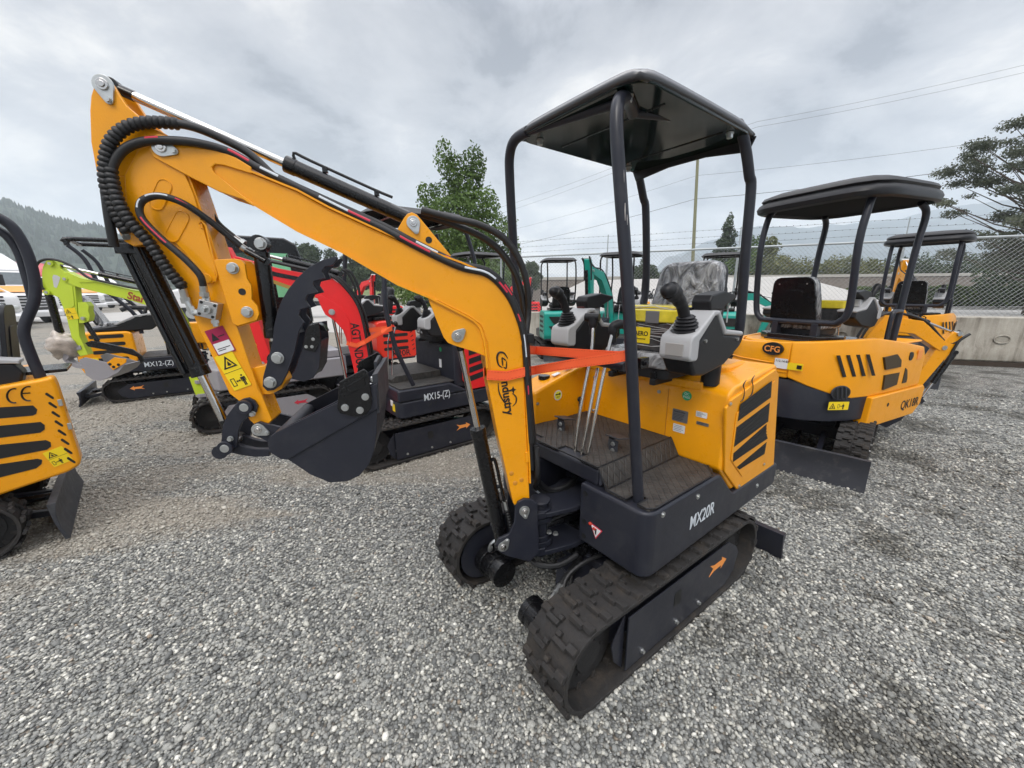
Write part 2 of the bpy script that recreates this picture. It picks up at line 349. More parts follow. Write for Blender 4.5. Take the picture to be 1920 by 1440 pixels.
            for dx in (-.03, .01): b.tube(smooth_path([(x+dx-.10, y_in-sd*.098, z+.145), (x+dx-.2, y_in-sd*.13, z+.16), (x-.35, .05*sd, z+.12), (.1, .03*sd, z+.14)], 5), .012, 8)
            b.build('motor_hose', RUB, mo)
    b = MB(M)      # chassis between the tracks
    b.prism([(xf-.30, -yi+.02), (xf-.36, -.14), (xf-.36, .14), (xf-.30, yi-.02), (xf-.52, yi+.01), (xr+.35, yi+.01), (xr+.30, -yi-.01), (xf-.52, -yi-.01)], 'z', .14, .25)
    b.prism([(.22, -.22), (.22, .22), (-.22, .22), (-.22, -.22)], 'z', .25, .30); b.build('chassis', frame, root, bevel=.008)
    b = MB(M); b.cyl((0, 0, .27), (0, 0, .345), .25, 40); b.cyl((0, 0, .34), (0, 0, .40), .215, 36)
    for k in range(48):
        a = k*math.pi/24; b.box((math.cos(a)*.255, math.sin(a)*.255, .315), (.014, .014, .05), Matrix.Rotation(a, 3, 'Z'))
    b.build('slew_ring', BLK, root)
    if blade:
        s = 1 if blade > 0 else -1; b = MB(M); h0, h1 = bz
        prof = [(blade-s*.0, h0), (blade+s*.022, h0), (blade+s*.0, h0+(h1-h0)*.35), (blade-s*.006, h0+(h1-h0)*.7), (blade+s*.008, h1), (blade-s*.03, h1), (blade-s*.03, h1-.02), (blade-s*.022, h0+(h1-h0)*.5)]
        b.prism(prof, 'y', -bw, bw); bl = b.build('dozer_blade', bm or DRKM, root, bevel=.002)
        b = MB(M)
        for sd in (1, -1):
            b.tube([(blade-s*.02, sd*.20, h0+.07), (-s*-.0+xr*.55 if s < 0 else xf*.55, sd*.16, .20)], .028, 4)
        b.box((blade-s*.04, 0, h0+(h1-h0)*.5), (.05, .5, .06)); b.build('blade_arm', frame, bl, bevel=.003)
        b = MB(M); b.tube([(blade-s*.05, 0, h0+.12), (xr*.7 if s < 0 else xf*.7, 0, .19)], .024, 12); b.build('blade_cylinder', BLK, bl)
def hose(name, path, r, parent, M=None, n=9, k=6, m=RUB, ribs=0.):
    b = MB(M); P = smooth_path(path, k)
    if ribs:      # spiral guard: many short swollen rings
        Q = [P[0]]; d = 0
        L = [0]
        for i in range(1, len(P)): L.append(L[-1]+(P[i]-P[i-1]).length)
        nr = int(L[-1]/ribs); pts = []; rs = []
        for j in range(nr*4+1):
            s = L[-1]*j/(nr*4); i = 1
            while i < len(L)-1 and L[i] < s: i += 1
            t = (s-L[i-1])/max(1e-9, L[i]-L[i-1]); pts.append(P[i-1].lerp(P[i], t)); rs.append(r*(1 if j % 4 in (1, 2) else .97 if j % 4 == 3 else .78))
        b.tube(pts, rs, n)
    else: b.tube(P, r, n)
    return b.build(name, m, parent, ang=60)
def pin(parent, M, x, y, z, sd=1, r=.014, flag=None, name='pivot_pin', m=CHR, boss=None):
    b = MB(M); b.cyl((x, y-sd*.01, z), (x, y+sd*.010, z), r, 20); b.cyl((x, y+sd*.010, z), (x, y+sd*.013, z), r*.55, 14)
    o = b.build(name, m, parent, bevel=.0015)
    if flag:      # keeper plate: a teardrop lug bolted beside the pin
        a = math.atan2(flag[1], flag[0]); d = math.hypot(*flag); r2 = r*.72; r1 = r*1.7
        P = [(x+r1*math.cos(a+t), z+r1*math.sin(a+t)) for t in [R(65)+R(230)*i/14 for i in range(15)]]
        P += [(x+flag[0]+r2*math.cos(a+t), z+flag[1]+r2*math.sin(a+t)) for t in [R(-70)+R(140)*i/8 for i in range(9)]]
        b = MB(M); b.prism(P, 'y', y, y+sd*.006); b.build('keeper_plate', ZNC, o, bevel=.001)
        b = MB(M); b.bolt((x+flag[0], y+sd*.006, z+flag[1]), (0, sd, 0), r*.48, .007); b.build('keeper_bolt', ZNC, o)
    return o
def cylinder(root, M, a, b_, rb, rr, frac, name, line=None, n=22, gland=True, m=BLK, eye=.02):
    """hydraulic cylinder: barrel from a to frac, chrome rod on to b_"""
    a, b_ = Vector(a), Vector(b_); d = (b_-a).normalized(); L = (b_-a).length; e = a+d*L*frac
    b = MB(M); b.cyl(a+d*eye, e, rb, n); b.cyl(e-d*.03, e+d*.002, rb*1.07, n)
    u = Vector((0, 1, 0)); b.cyl(a-u*rb*.8, a+u*rb*.8, eye*1.1, 18)
    c = b.build(name, m, root, bevel=.002)
    b = MB(M); b.cyl(e, b_-d*eye*1.6, rr, n); b.build('piston_rod', CHR, c)
    b = MB(M); b.cyl(b_-d*eye*2.6, b_-d*eye*.5, rr*1.12, n); b.cyl(b_-u*rr*1.1, b_+u*rr*1.1, eye, 18); b.build('rod_eye', m, c, bevel=.002)
    if line:
        o = Vector(line); b = MB(M); b.tube(smooth_path([e-d*.035+o*.3, e-d*.03+o, e-d*.08+o, a+d*.14+o, a+d*.07+o*1.05], 3), rb*.2, 8)
        for t in (.3, .7): q = a.lerp(e, t)+o*.8; b.box(q, (.015, .015, .015))
        b.build('oil_pipe', m, c)
    return c
def person_sticker(parent, org, xd, yd, w, h, horiz=False, name='warning_sticker'):
    """yellow warning sticker: hazard triangle, then a keep-away pictogram"""
    X = Vector(xd).normalized(); Y = Vector(yd).normalized(); Z = X.cross(Y).normalized(); Y = Z.cross(X); O = Vector(org)
    o = decal(name, YST, parent, org, xd, yd, w, h)
    M = Matrix((X, Y, Z)).transposed().to_4x4(); M.translation = O+Z*.0013; b = MB(M)
    s = min(w, h/2) if not horiz else min(w/2, h)
    def P(pts, ox, oy): b.prism([(ox+s*x, oy+s*y) for x, y in pts], 'z', 0, .0006)
    ax, ay = (0, h-s) if not horiz else (0, 0); bx, by = (0, 0) if not horiz else (s, 0)
    for i in range(3):
        v = [(.12, .14), (.88, .14), (.5, .86)]; u = [(.25, .22), (.75, .22), (.5, .69)]; j = (i+1) % 3
        P([v[i], v[j], u[j], u[i]], ax, ay)
    P([(.40, .30), (.52, .26), (.64, .33), (.58, .38), (.50, .56), (.44, .42)], ax, ay)
    for q in ([(.10, .22), (.14, .22), (.14, .70), (.10, .70)], [(.14, .22), (.33, .22), (.33, .26), (.14, .26)], [(.29, .26), (.33, .26), (.33, .70), (.29, .70)], [(.14, .66), (.29, .66), (.29, .70), (.14, .70)]): P(q, bx, by)
    P([(.36, .46), (.44, .54), (.44, .49), (.54, .49), (.54, .54), (.62, .46), (.54, .38), (.54, .43), (.44, .43), (.44, .38)], bx, by)
    P([(.64, .62), (.90, .62), (.90, .36), (.86, .36), (.86, .50), (.84, .50), (.84, .10), (.78, .10), (.78, .36), (.76, .36), (.76, .10), (.70, .10), (.70, .50), (.68, .50), (.68, .36), (.64, .36)], bx, by)
    P([(.77+.055*math.cos(t*.785), .72+.055*math.sin(t*.785)) for t in range(8)], bx, by)
    if not horiz: b.box((w/2, h/2, 0), (w, .0015, .0008))
    b.build('warning_print', BLS, o, smooth=False); return o
def joystick(parent, M, p, lean=(.06, 0, .16), s=1.):
    p = Vector(p); L = Vector(lean)*s*.80; b = MB(M); rs = []; P = []
    for i in range(13):
        t = i/12; P.append(p+Vector((0, 0, .058*s*t))+L*.14*t); rs.append((.062-.030*t)*s*(1 if i % 2 else .84))
    b.tube(P, rs, 18); bo = b.build('joystick_boot', BPL, parent)
    b = MB(M); q = P[-1]; e = q+L*.62
    b.tube(smooth_path([q-Vector((0, 0, .02)), q+L*.3, e, e+L.normalized()*.035*s+Vector((.012, 0, 0)), e+L.normalized()*.06*s+Vector((.035, 0, 0))], 4), [.021*s]*8+[.024*s]*4+[.031*s]*3+[.033*s, .024*s][:2], 14)
    b.ball(e+L.normalized()*.055*s+Vector((.036*s, 0, 0)), (.034*s, .028*s, .026*s)); b.build('joystick_grip', BPL, bo)
# ================================================================= THE MAIN EXCAVATOR
MX, MY, MYAW = .441, 1.789, R(217.1)
m = Fr(MX, MY, MYAW); U = Fr(MX, MY, R(215.4)); UM = U.rel(m)
_k = m.w((.42, .02, 0)); B = Fr(_k.x, _k.y, R(192.2)); BM = B.rel(m)
main = empty('mini_excavator', (MX, MY, 0), MYAW)
tag(main, 'yellow-orange mini excavator in front with MX20R on its slate side and a black canopy', 'excavator', 'mini excavators parked on the gravel')
undercarriage(main, UM, xf=.515, near_low=True, arrow=-1, blade=-.93, bw=.55, bz=(.0, .17), bm=DRK)
# house base
def house_base():
    b = MB(); xf = .29
    sp_ = lambda x1: [(x1, .415), (x1, .695), (-.235, .695), (-.27, .685), (-.40, .560), (-.43, .546), (-.955, .546), (-.965, .53), (-.955, .43), (-.94, .415)]
    for nm, x1, ya, yb in (('house_base', xf, .13, .47), ('house_base_middle', .10, -.15, .1299), ('house_base_right', xf, -.47, -.1501)):
        bb = MB(); bb.prism(sp_(x1), 'y', ya, yb); q = bb.build(nm, DRK, main if nm == 'house_base' else o)
        if nm == 'house_base': o = q
        bm = bmesh.new(); bm.from_mesh(q.data)
        def vert(x_, y_, r):
            ed = [e for e in bm.edges if all(abs(v.co.x-x_) < .03 and abs(v.co.y-y_) < .001 for v in e.verts)]
            if ed: bmesh.ops.bevel(bm, geom=ed, offset=r, segments=6, affect='EDGES', profile=.5, clamp_overlap=True)
        if nm == 'house_base': vert(xf, .47, .055)
        if nm == 'house_base_right': vert(xf, -.47, .05)
        bm.to_mesh(q.data); bm.free()
        q.data.polygons.foreach_set('use_smooth', [True]*len(q.data.polygons)); q.data.set_sharp_from_angle(angle=R(35))
        m_ = q.modifiers.new('bevel', 'BEVEL'); m_.width = .014; m_.segments = 3; m_.limit_method = 'ANGLE'; m_.angle_limit = R(40); m_.harden_normals = True
    b = MB(); b.prism([(.262, .695), (.262, .765), (.235, .775), (-.28, .775), (-.28, .695)], 'y', -.47, .205)
    b.prism([(.2625, .700), (.2625, .765), (.17, .765), (.17, .700)], 'y', .205, .225)
    b.build('floor_step', DRK, o, bevel=.01)
    for p in ((-.06, .4705, .655), (-.70, .4705, .49), (.20, .4705, .672)):
        b = MB(); b.cyl((p[0], p[1]-.002, p[2]), (p[0], p[1]+.003, p[2]), .012, 14); b.cyl((p[0], p[1]+.003, p[2]), (p[0], p[1]+.006, p[2]), .006, 10); b.build('bolt', ZNC, o)
    for z in (.655, .52, .45):
        b = MB(); b.cyl((.2885, .165, z), (.2915, .165, z), .012, 16); b.build('bolt_hole_shade', BLS, o)  # black disc painted in for the shade inside a hole
    text('model_name', 'MX20R', m(1292, 994, 'y', .4722), (-1, 0, 0), (.0, 0, 1), .088, WTS, o, sx=.78, bold=.0006)
    # red caps and the warning triangle on the front face
    b = MB(); 
    for yy in (.20, .224): b.ball((.292, yy, .53-(yy-.2)*.5), (.008, .009, .007))
    b.build('grease_nipple', mat('red_cap', (.5, .03, .01), .4), o)
    b = MB(); c = m(1117, 996, 'x', .2915); T = [(c.y-.032, c.z+.026), (c.y+.034, c.z+.018), (c.y+.002, c.z-.036)]
    b.prism(T, 'x', .2905, .2925); tr_ = b.build('warning_triangle', REDP, o, smooth=False)
    b = MB(); b.prism([(c.y+(y-c.y)*.8, c.z+.003+(z-c.z-.003)*.8) for y, z in T], 'x', .2925, .2932); b.build('triangle_face', WHT, tr_, smooth=False)
    b = MB(); b.prism([(c.y-.004, c.z+.014), (c.y+.006, c.z+.014), (c.y+.004, c.z-.016), (c.y-.002, c.z-.012)], 'x', .2932, .2938); b.build('triangle_print', BLS, tr_, smooth=False)
    return o
base = house_base()
b = MB(UM); V_ = [(.33, .05, .27), (.33, .285, .19), (-.30, .285, .19), (-.30, .05, .27)]; b.add(V_+[(x, y, z-.012) for x, y, z in V_]+[], [(0, 1, 2, 3), (7, 6, 5, 4), (0, 4, 5, 1), (1, 5, 6, 2), (2, 6, 7, 3), (3, 7, 4, 0)])
b.add([(.33, .05, .262), (.33, .285, .182), (.37, .27, .06), (.37, .08, .06)], [(0, 1, 2, 3), (3, 2, 1, 0)]); b.build('frame_apron', DRK, main, bevel=.003)
# floor mats
b = MB(); t = .008
b.prism([(.265, -.40), (.265, -.30), (.21, -.30), (.21, -.19), (.265, -.19), (.265, -.05), (.20, -.05), (.20, .09), (.265, .09), (.265, .205), (-.278, .205), (-.278, -.35), (-.0, -.35)], 'z', .7755, .7755+t)
sl_ = [(.205, .7755), (.205, .7755+t), (.212, .7755+t), (.256, .704), (.256, .696), (.249, .696)]
b.prism(sl_, 'x', -.278, .265)
b.prism([(.268, .2565), (.268, .352), (.20, .352), (.20, .40), (.262, .40), (.262, .455)]+arc(.232, .425, .03, 0, 90, 4)[1:]+[(-.20, .458), (-.255, .43), (-.278, .40), (-.278, .2565)], 'z', .6965, .6965+t)
flm = b.build('floor_mat', MATT, main, bevel=.003)
for path in ([(.266, -.40, .784), (.266, .205, .784), (.266, .256, .706), (.268, .352, .705), (.20, .352, .705), (.20, .40, .705), (.262, .40, .705), (.262, .44, .705), (.235, .458, .705), (-.20, .459, .705), (-.275, .40, .705)], [(.266, .257, .7055), (-.275, .257, .7055)], [(.266, .207, .785), (-.275, .207, .785)]):
    b = MB(); b.tube(path, .004, 6); b.build('mat_piping', BPL, flm)
# engine cover (left) : side profile extruded across, and the raised louvre door
prof = [(-.283, .698), (-.283, 1.035), (-.29, 1.055), (-.33, 1.078), (-.76, 1.13), (-.79, 1.115), (-.855, .85), (-.925, .565), (-.90, .548), (-.43, .548)]
b = MB(); b.prism(prof, 'y', -.44, .452); cov = b.build('engine_cover', YEL, main, bevel=.028, seg=4, ang=25)
door = m.xz([(1372, 748), (1453, 692), (1459, 702), (1449, 878), (1383, 921), (1357, 884), (1360, 765)], .458)
b = MB(); b.prism(door, 'y', .448, .463); dr = b.build('louvre_door', YELB, cov, bevel=.006, seg=3)
b = MB(); b.prism(m.xz([(1380, 775), (1452, 713), (1447, 848), (1390, 893), (1369, 862)], .463), 'y', .463, .4675); fr2 = b.build('louvre_frame', YELB, dr, bevel=.003)
for q in ([(1388, 758), (1447, 714), (1445, 745), (1383, 790)], [(1381, 801), (1443, 755), (1440, 790), (1376, 838)], [(1375, 850), (1437, 795), (1436, 812), (1439, 822), (1374, 866)], [(1381, 876), (1437, 829), (1433, 851), (1386, 880)]):
    b = MB(); P = m.xz(q, .4675); b.prism(P, 'y', .4676, .4690); g = b.build('louvre_mesh', GRL, dr, smooth=False)
    zs = [p[1] for p in P]
    for k in range(5):
        a0 = Vector((P[0][0], P[0][1])).lerp(Vector((P[-1][0], P[-1][1])), (k+.5)/5); a1 = Vector((P[1][0], P[1][1])).lerp(Vector((P[-2][0], P[-2][1])), (k+.5)/5)
        bb = MB(); bb.tube([(a0.x-.006, .4695, a0.y), (a1.x+.006, .4695, a1.y)], .0016, 4); bb.build('louvre_slat', BLS, g)
for q in ((1369, 757), (1432, 870), (1385, 911)):
    c = m(q[0], q[1], 'y', .463); b = MB(); b.cyl(c-Vector((0, .004, 0)), c+Vector((0, .0015, 0)), .0125, 16); sc = b.build('screw_recess', COP, dr); b = MB(); b.bolt(c+Vector((0, .0015, 0)), (0, 1, 0), .006, .005); b.build('screw', ZNC, sc)
for k in (0, 1):      # worn curved print above the louvres
    pts = [m(x+k*16, y-k*9, 'y', .4640) for x, y in ((1399, 713), (1394, 722), (1396, 734), (1393, 748), (1388, 753))]
    b = MB(); b.tube(smooth_path(pts, 5), [.003+.0035*abs(math.sin(i*.157*2)) for i in range(21)], 6, flat=.35); b.build('curved_print', BLP, dr)
# top deck: raised cap, rim
b = MB(); b.prism([(-.48, .05), (-.48, .28), (-.52, .33), (-.74, .33), (-.74, -.38), (-.52, -.38)], 'z', 1.08, 1.135); b.build('deck_cap', YEL, cov, bevel=.02, seg=3)
b = MB(); b.prism([(-.279, -.44), (-.279, .30), (-.286, .33), (-.30, .33), (-.30, -.44)], 'z', 1.045, 1.085); b.build('deck_lip', YEL, cov, bevel=.008)
# front wall details
x = -.2815
b = MB(); b.box((x, .17, .86), (.003, .003, .33)); b.build('panel_seam', COP, cov)
for y, z in ((.12, 1.0), (.12, .76), (-.30, 1.0), (-.30, .80)):
    b = MB(); b.cyl((x, y, z), (x+.004, y, z), .009, 14); b.cyl((x+.004, y, z), (x+.008, y, z), .005, 10); b.build('screw', ZNC, cov)
Xp, Zp = (0, 1, 0), (0, 0, 1)
def wall(px, py): return m(px, py, 'x', x)
c = wall(1288, 742); b = MB(); b.cyl(c, c+Vector((.0015, 0, 0)), .023, 28); gs = b.build('inspection_sticker', GRS, cov)
text('inspection_text', 'QC\nPASS', c+Vector((.002, 0, .004)), Xp, Zp, .016, WHT, gs, align='CENTER')
c = wall(1260, 787); dc = decal('data_plate', SIL, cov, c, Xp, Zp, .078, .060)
def lines_on(par, c, w, h, n, col=BLS, dx=.0016, rnd=random.Random(3), t=.0016):
    b = MB()
    for i in range(n):
        zz = h*(.10+.8*(i+.5)/n); ww = w*rnd.uniform(.45, .88); b.box((c.x+dx, c.y+w*.06+ww/2, c.z+zz), (.0006, ww, t))
    b.build('fine_print', col, par, smooth=False)
c = wall(1260, 796); dc.location = (0, 0, 0)
c = wall(1260, 787); text('plate_text', 'MADE IN CHINA', c+Vector((.0018, .006, .046)), Xp, Zp, .008, BLS, dc); lines_on(dc, c, .078, .045, 5)
for (px, py, w, h, mm, nm, pc) in ((1305, 777, .052, .027, WHT, 'white_label', BLP), (1306, 793, .056, .015, SIL, 'silver_strip', BLS), (1262, 803, .060, .040, WHT, 'white_table_label', BLP)):
    c = wall(px, py); c.z -= h*.3; d = decal(nm, mm, cov, c, Xp, Zp, w, h); lines_on(d, c, w, h, 4 if h > .02 else 2, pc)
# right-hand side box with the fuel cap
y0 = -.36
pr_ = m.xz([(1110, 797), (1101, 682), (1085, 690), (1060, 703), (1021, 725), (1003, 737), (1000, 835)], y0)
pr_[0] = (-.283, .698); pr_[-1] = (pr_[-1][0], .698)
b = MB(); b.prism(pr_, 'y', y0, -.53); rb = b.build('fuel_tank_cover', YEL, main, bevel=.018, seg=3, ang=20)
c = m(1046, 741, 'y', y0+.001); b = MB(); b.cyl(c, c+Vector((0, .0015, 0)), .030, 28); rs_ = b.build('round_sticker', WHT, rb)
b = MB(); b.cyl(c+Vector((0, .0015, 0)), c+Vector((0, .002, 0)), .024, 24); b.build('sticker_face', YLC, rs_)
b = MB(); b.box(c+Vector((.004, .0024, .006)), (.03, .0006, .006)); b.box(c+Vector((-.012, .0024, .006)), (.01, .0006, .011)); b.box(c+Vector((0, .0024, -.010)), (.022, .0006, .003)); b.build('sticker_print', BLS, rs_)
c = m(1086, 757, 'y', y0+.002); b = MB(); b.ball(c+Vector((0, .004, .03)), (.018, .010, .016)); b.tube(smooth_path([c+Vector((0, .01, .03)), c+Vector((.012, .014, 0)), c+Vector((-.002, .012, -.035)), c+Vector((-.004, 0, -.05))], 4), .006, 7); b.build('cable_plug', BPL, rb)
for q in ((1008, 757), (1102, 707)):
    c = m(q[0], q[1], 'y', y0+.002); b = MB(); b.bolt(c, (0, 1, 0), .007, .006); b.build('screw', ZNC, rb)
b = MB(); b.cyl((-.02, -.45, 1.00), (-.02, -.45, 1.025), .034, 22); b.build('filler_cap', BLK, rb, bevel=.003)
for px, py, w in ((1040, 705, .05), (1062, 692, .06)):
    c = m(px, py, 'y', y0-.03); d = decal('white_label', WHT, rb, c, (-.94, 0, .2), (.0, -1, 0), w, .03)
# pedals and levers
for px, py, in ((1150, 838), (1052, 800)):
    c = m(px, py, 'z', .80)
    b = MB(); b.box(c+Vector((-.0, 0, -.0)), (.006, .05, .07)); b.prism([(c.x-.01, c.z+.045), (c.x-.075, c.z+.028), (c.x-.075, c.z+.022), (c.x-.0, c.z-.005)], 'y', c.y-.035, c.y-.030)
    R_ = Matrix.Rotation(R(-12), 3, 'Y'); b.box(c+Vector((-.025, 0, .044)), (.085, .075, .006), R_); pe = b.build('foot_pedal', DRKM, main, bevel=.002)
    b = MB(); b.bolt(c+Vector((.004, .0, .016)), (1, .0, 0), .009, .007); b.bolt(c+Vector((.004, .0, -.016)), (1, 0, 0), .009, .007); b.build('bolt', ZNC, pe)
for (p0, p1, p2, kn) in (((1078, 850), (1086, 780), (1109, 660), (1112, 606)), ((1090, 855), (1104, 780), (1121, 690), None), ((1103, 848), (1116, 780), (1140, 660), (1150, 618))):
    A = m(p0[0], p0[1], 'x', .215); Bq = m(p1[0], p1[1], 'x', .195); Cq = m(p2[0], p2[1], 'x', .13)
    P = [A, Bq, Cq]
    if kn: D = m(kn[0], kn[1], 'x', .10); P.append(D)
    b = MB(); b.tube(smooth_path(P, 5), .0075, 12); lv = b.build('control_lever', CHR, main)
    if kn:
        D = P[-1]; b = MB(); b.tube(smooth_path([D-Vector((0, 0, .055)), D-Vector((0, 0, .02)), D+Vector((-.0, 0, .012)), D+Vector((-.028, .012, .022)), D+Vector((-.07, .018, .012))], 5), [.015]*6+[.019]*5+[.021]*5+[.019]*5, 14) if kn[0] > 1130 else b.tube(smooth_path([D-Vector((0, 0, .05)), D, D+Vector((0, .0, .028))], 5), [.014]*4+[.02]*7, 14)
        if kn[0] < 1130: b.tube([D+Vector((.012, -.035, .026)), D+Vector((-.012, .025, .026))], .018, 12)
        b.build('lever_knob', BPL, lv)
# seat
def seat(root, M=None, c=(-.33, .05), z=1.14, back_lean=.10, film=FILM, w=.21, bh=.40, board=False):
    cx, cy = c; b = MB(M)
    b.prism(rrect(cx-.22, cy-w, cx+.20, cy+w, .07, 5), 'z', z, z+.075); s = b.build('seat_cushion', film, root, bevel=.025, seg=4)
    b = MB(M); b.prism(rrect(cx-.20, cy-w+.03, cx+.17, cy+w-.03, .04, 3), 'z', z-.05, z-.001); b.box((cx, cy-.12, z-.06), (.40, .03, .03)); b.box((cx, cy+.12, z-.06), (.40, .03, .03)); b.build('seat_pan', BPL, s, bevel=.006)
    # back: rounded plate narrowing upwards, leaning
    x0 = cx-.22; P = [(-w*.98, 0), (w*.98, 0), (w*.94, bh*.55)]+[(w*.86-.07+.07*math.cos(a), bh-.07+.07*math.sin(a)) for a in [R(10), R(35), R(60), R(88)]]+[(-w*.86+.07+.07*math.cos(a), bh-.07+.07*math.sin(a)) for a in [R(92), R(120), R(145), R(170)]]+[(-w*.94, bh*.55)]
    sh = Matrix(((1, 0, -back_lean/bh, 0), (0, 1, 0, 0), (0, 0, 1, 0), (0, 0, 0, 1))); T = (M or Matrix()) @ Matrix.Translation((x0, cy, z+.03)) @ sh
    b = MB(T); b.prism(P, 'x', -.01, .07); bk = b.build('seat_backrest', film, root, bevel=.028, seg=4)
    b = MB(T); b.prism([(y*.96, zz*.97+.01) for y, zz in P], 'x', -.030, -.008); b.prism([(y*.5, .1+zz*.5) for y, zz in P], 'x', -.036, -.03); sb = b.build('seat_shell', BPL if not board else BLK, bk, bevel=.008)
    if board:
        b = MB(T)
        for y in (-.11, .11): b.cyl((-.031, y, bh*.86), (-.035, y, bh*.86), .006, 10)
        b.build('rivet', ZNC, sb)
    return s
seat(main, None, (-.33, .05), 1.14, .10, w=.20, bh=.47)
b = MB(); b.box((-.33, .05, 1.10), (.34, .05, .03)); b.box((-.33, -.06, 1.105), (.36, .03, .04)); b.box((-.33, .16, 1.105), (.36, .03, .04)); b.build('seat_rail', BLK, main, bevel=.003)
# control consoles
def console(root, M, yo, yi, prof, front, sgn=1, name='control_console', arm=True, js=(-.02, 1.34), grip=(.055, -.0, .17), armz=1.46, sc=1.):
    b = MB(M); b.prism(prof, 'y', yi, yo); cn = b.build(name, BPL, root, bevel=.014, seg=3, ang=25)
    b = MB(M); b.prism(front, 'y', yi-.004*sgn, yo+.004*sgn); b.build('console_shell', GRY, cn, bevel=.014, seg=3, ang=25)
    yc = (yo+yi)/2; joystick(cn, M, (js[0], yc, js[1]), grip, sc)
    if arm:
        b = MB(M); x, z = arm
        b.prism([(x+.09, z-.03), (x+.10, z+.005), (x+.085, z+.03), (x-.02, z+.045), (x-.12, z+.03), (x-.125, z+.015), (x-.03, z-.02), (x-.02, z-.035)], 'y', yc-.04, yc+.04); ar = b.build('armrest', BPL, cn, bevel=.012, seg=3)
        b = MB(M); b.box((x-.01, yc, z-.06), (.045, .04, .06)); b.build('armrest_post', GRY, ar); b = MB(M); b.tube([(x-.10, yc+.02, z+.01), (x-.105, yc+.02, z-.09)], .003, 6); b.build('armrest_rod', GRY, ar)
    return cn
yo = .42
sideP = m.xz([(1313, 640), (1345, 594), (1352, 593), (1366, 622), (1388, 634), (1383, 657), (1357, 690), (1325, 703), (1290, 702), (1268, 690), (1266, 672)], yo)
shellP = m.xz([(1311, 632), (1306, 640), (1310, 668), (1262, 668), (1240, 640), (1262, 616), (1338, 582), (1349, 584), (1368, 618), (1391, 629), (1389, 637), (1364, 627), (1348, 600), (1341, 599)], yo)
# side profile in x/z: front bulge, top slope, rear tail
sideP = [(.0, 1.205), (.015, 1.23), (.01, 1.28), (-.05, 1.315), (-.13, 1.395), (-.165, 1.40), (-.24, 1.315), (-.40, 1.30), (-.405, 1.25), (-.27, 1.18), (-.10, 1.155), (-.03, 1.165)]
shellP = [(.018, 1.228), (.030, 1.243), (.028, 1.305), (.018, 1.325), (-.02, 1.34), (-.13, 1.415), (-.175, 1.415), (-.25, 1.335), (-.41, 1.315), (-.41, 1.295), (-.24, 1.312), (-.165, 1.395), (-.135, 1.392), (-.035, 1.305), (-.035, 1.235), (-.02, 1.225)]
cn1 = console(main, None, .42, .295, sideP, shellP, 1, arm=(-.235, 1.445), js=(-.045, 1.325), grip=(.105, -.0, .105), sc=1.05)
b = MB(); b.box((.0295, .3575, 1.270), (.006, .075, .05)); b.build('front_badge', mat('warm_grey_plastic', (.33, .315, .30), .5), cn1, bevel=.006)
b = MB(); b.box((-.155, .31, 1.418), (.05, .035, .012)); b.box((-.20, .35, 1.392), (.03, .05, .01), Matrix.Rotation(R(-45), 3, 'Y')); b.build('rocker_switch', BLK, cn1, bevel=.002)
for p in ((-.08, .4265, 1.30), (-.36, .4265, 1.285)):
    b = MB(); b.cyl((p[0], p[1]-.008, p[2]), p, .007, 12); b.build('screw', ZNC, cn1)
b = MB(); b.cyl((-.33, .34, 1.07), (-.33, .34, 1.19), .04, 20); b.build('console_foot', BPL, cn1)
dy = -.01
sideR = [(x_, z_-.01) for x_, z_ in sideP]; shellR = [(x_, z_-.01) for x_, z_ in shellP]
cn2 = console(main, None, -.345, -.225, sideR, shellR, -1, arm=(-.225, 1.435), js=(-.035, 1.32), grip=(.07, 0, .125), sc=.95)
b = MB(); b.box((-.155, -.29, 1.408), (.05, .05, .01)); b.build('dial_panel', mat('maroon_dial', (.09, .02, .02), .4), cn2, bevel=.002)
# canopy posts, hand rail and roof
PR = .021
post = lambda path, nm='canopy_post', r=PR: (lambda b: (b.tube(smooth_path(path, 5), r, 16), b.build(nm, DRK, main))[1])(MB())
z1 = 2.085; zc0 = 2.135
P1 = [m(1197, 938, 'z', .70), m(1190, 800, 'y', .372), m(1178, 560, 'y', .345), m(1163, 350, 'y', .305), m(1156, 240, 'y', .285), m(1160, 190, 'y', .27), m(1176, 163, 'y', .25), m(1190, 160, 'y', .20)]
P1 = [Vector((q.x, q.y, min(q.z, zc0-.035))) for q in P1]; post(P1)
P2 = [Vector((.24, -.43, .78)), m(970, 600, 'x', .215), m(963, 470, 'x', .245), m(956, 340, 'x', .29), m(956, 290, 'x', .31), m(966, 262, 'x', .32), m(990, 246, 'x', .32)]
post(P2)
P3 = [m(1330, 668, 'y', .10), m(1366, 655, 'y', .28), m(1384, 630, 'y', .34), m(1391, 570, 'y', .345), m(1398, 470, 'y', .345), m(1408, 355, 'y', .34), m(1405, 330, 'y', .335), m(1400, 290, 'y', .33), m(1392, 250, 'y', .32), m(1384, 232, 'y', .29)]
post(P3)
P4 = [Vector((-.62, .0, 1.25)), Vector((-.62, -.20, 1.26)), Vector((-.625, -.255, 1.32)), m(1211, 540, 'y', -.265), m(1211, 400, 'y', -.255), m(1206, 370, 'y', -.25), m(1194, 312, 'y', -.235), m(1184, 292, 'y', -.215)]
post(P4)
P0 = [m(1000, 655, 'x', .222), m(1080, 670, 'x', .222), m(1172, 688, 'x', .222)]
post(P0, 'hand_rail', .018)
b = MB(); c = m(1196, 682, 'y', .33); b.box(c+Vector((-.03, 0, 0)), (.05, .02, .04)); b.bolt(c+Vector((-.03, .012, 0)), (0, 1, 0), .009, .01); b.build('rail_clamp', BLK, main, bevel=.002)
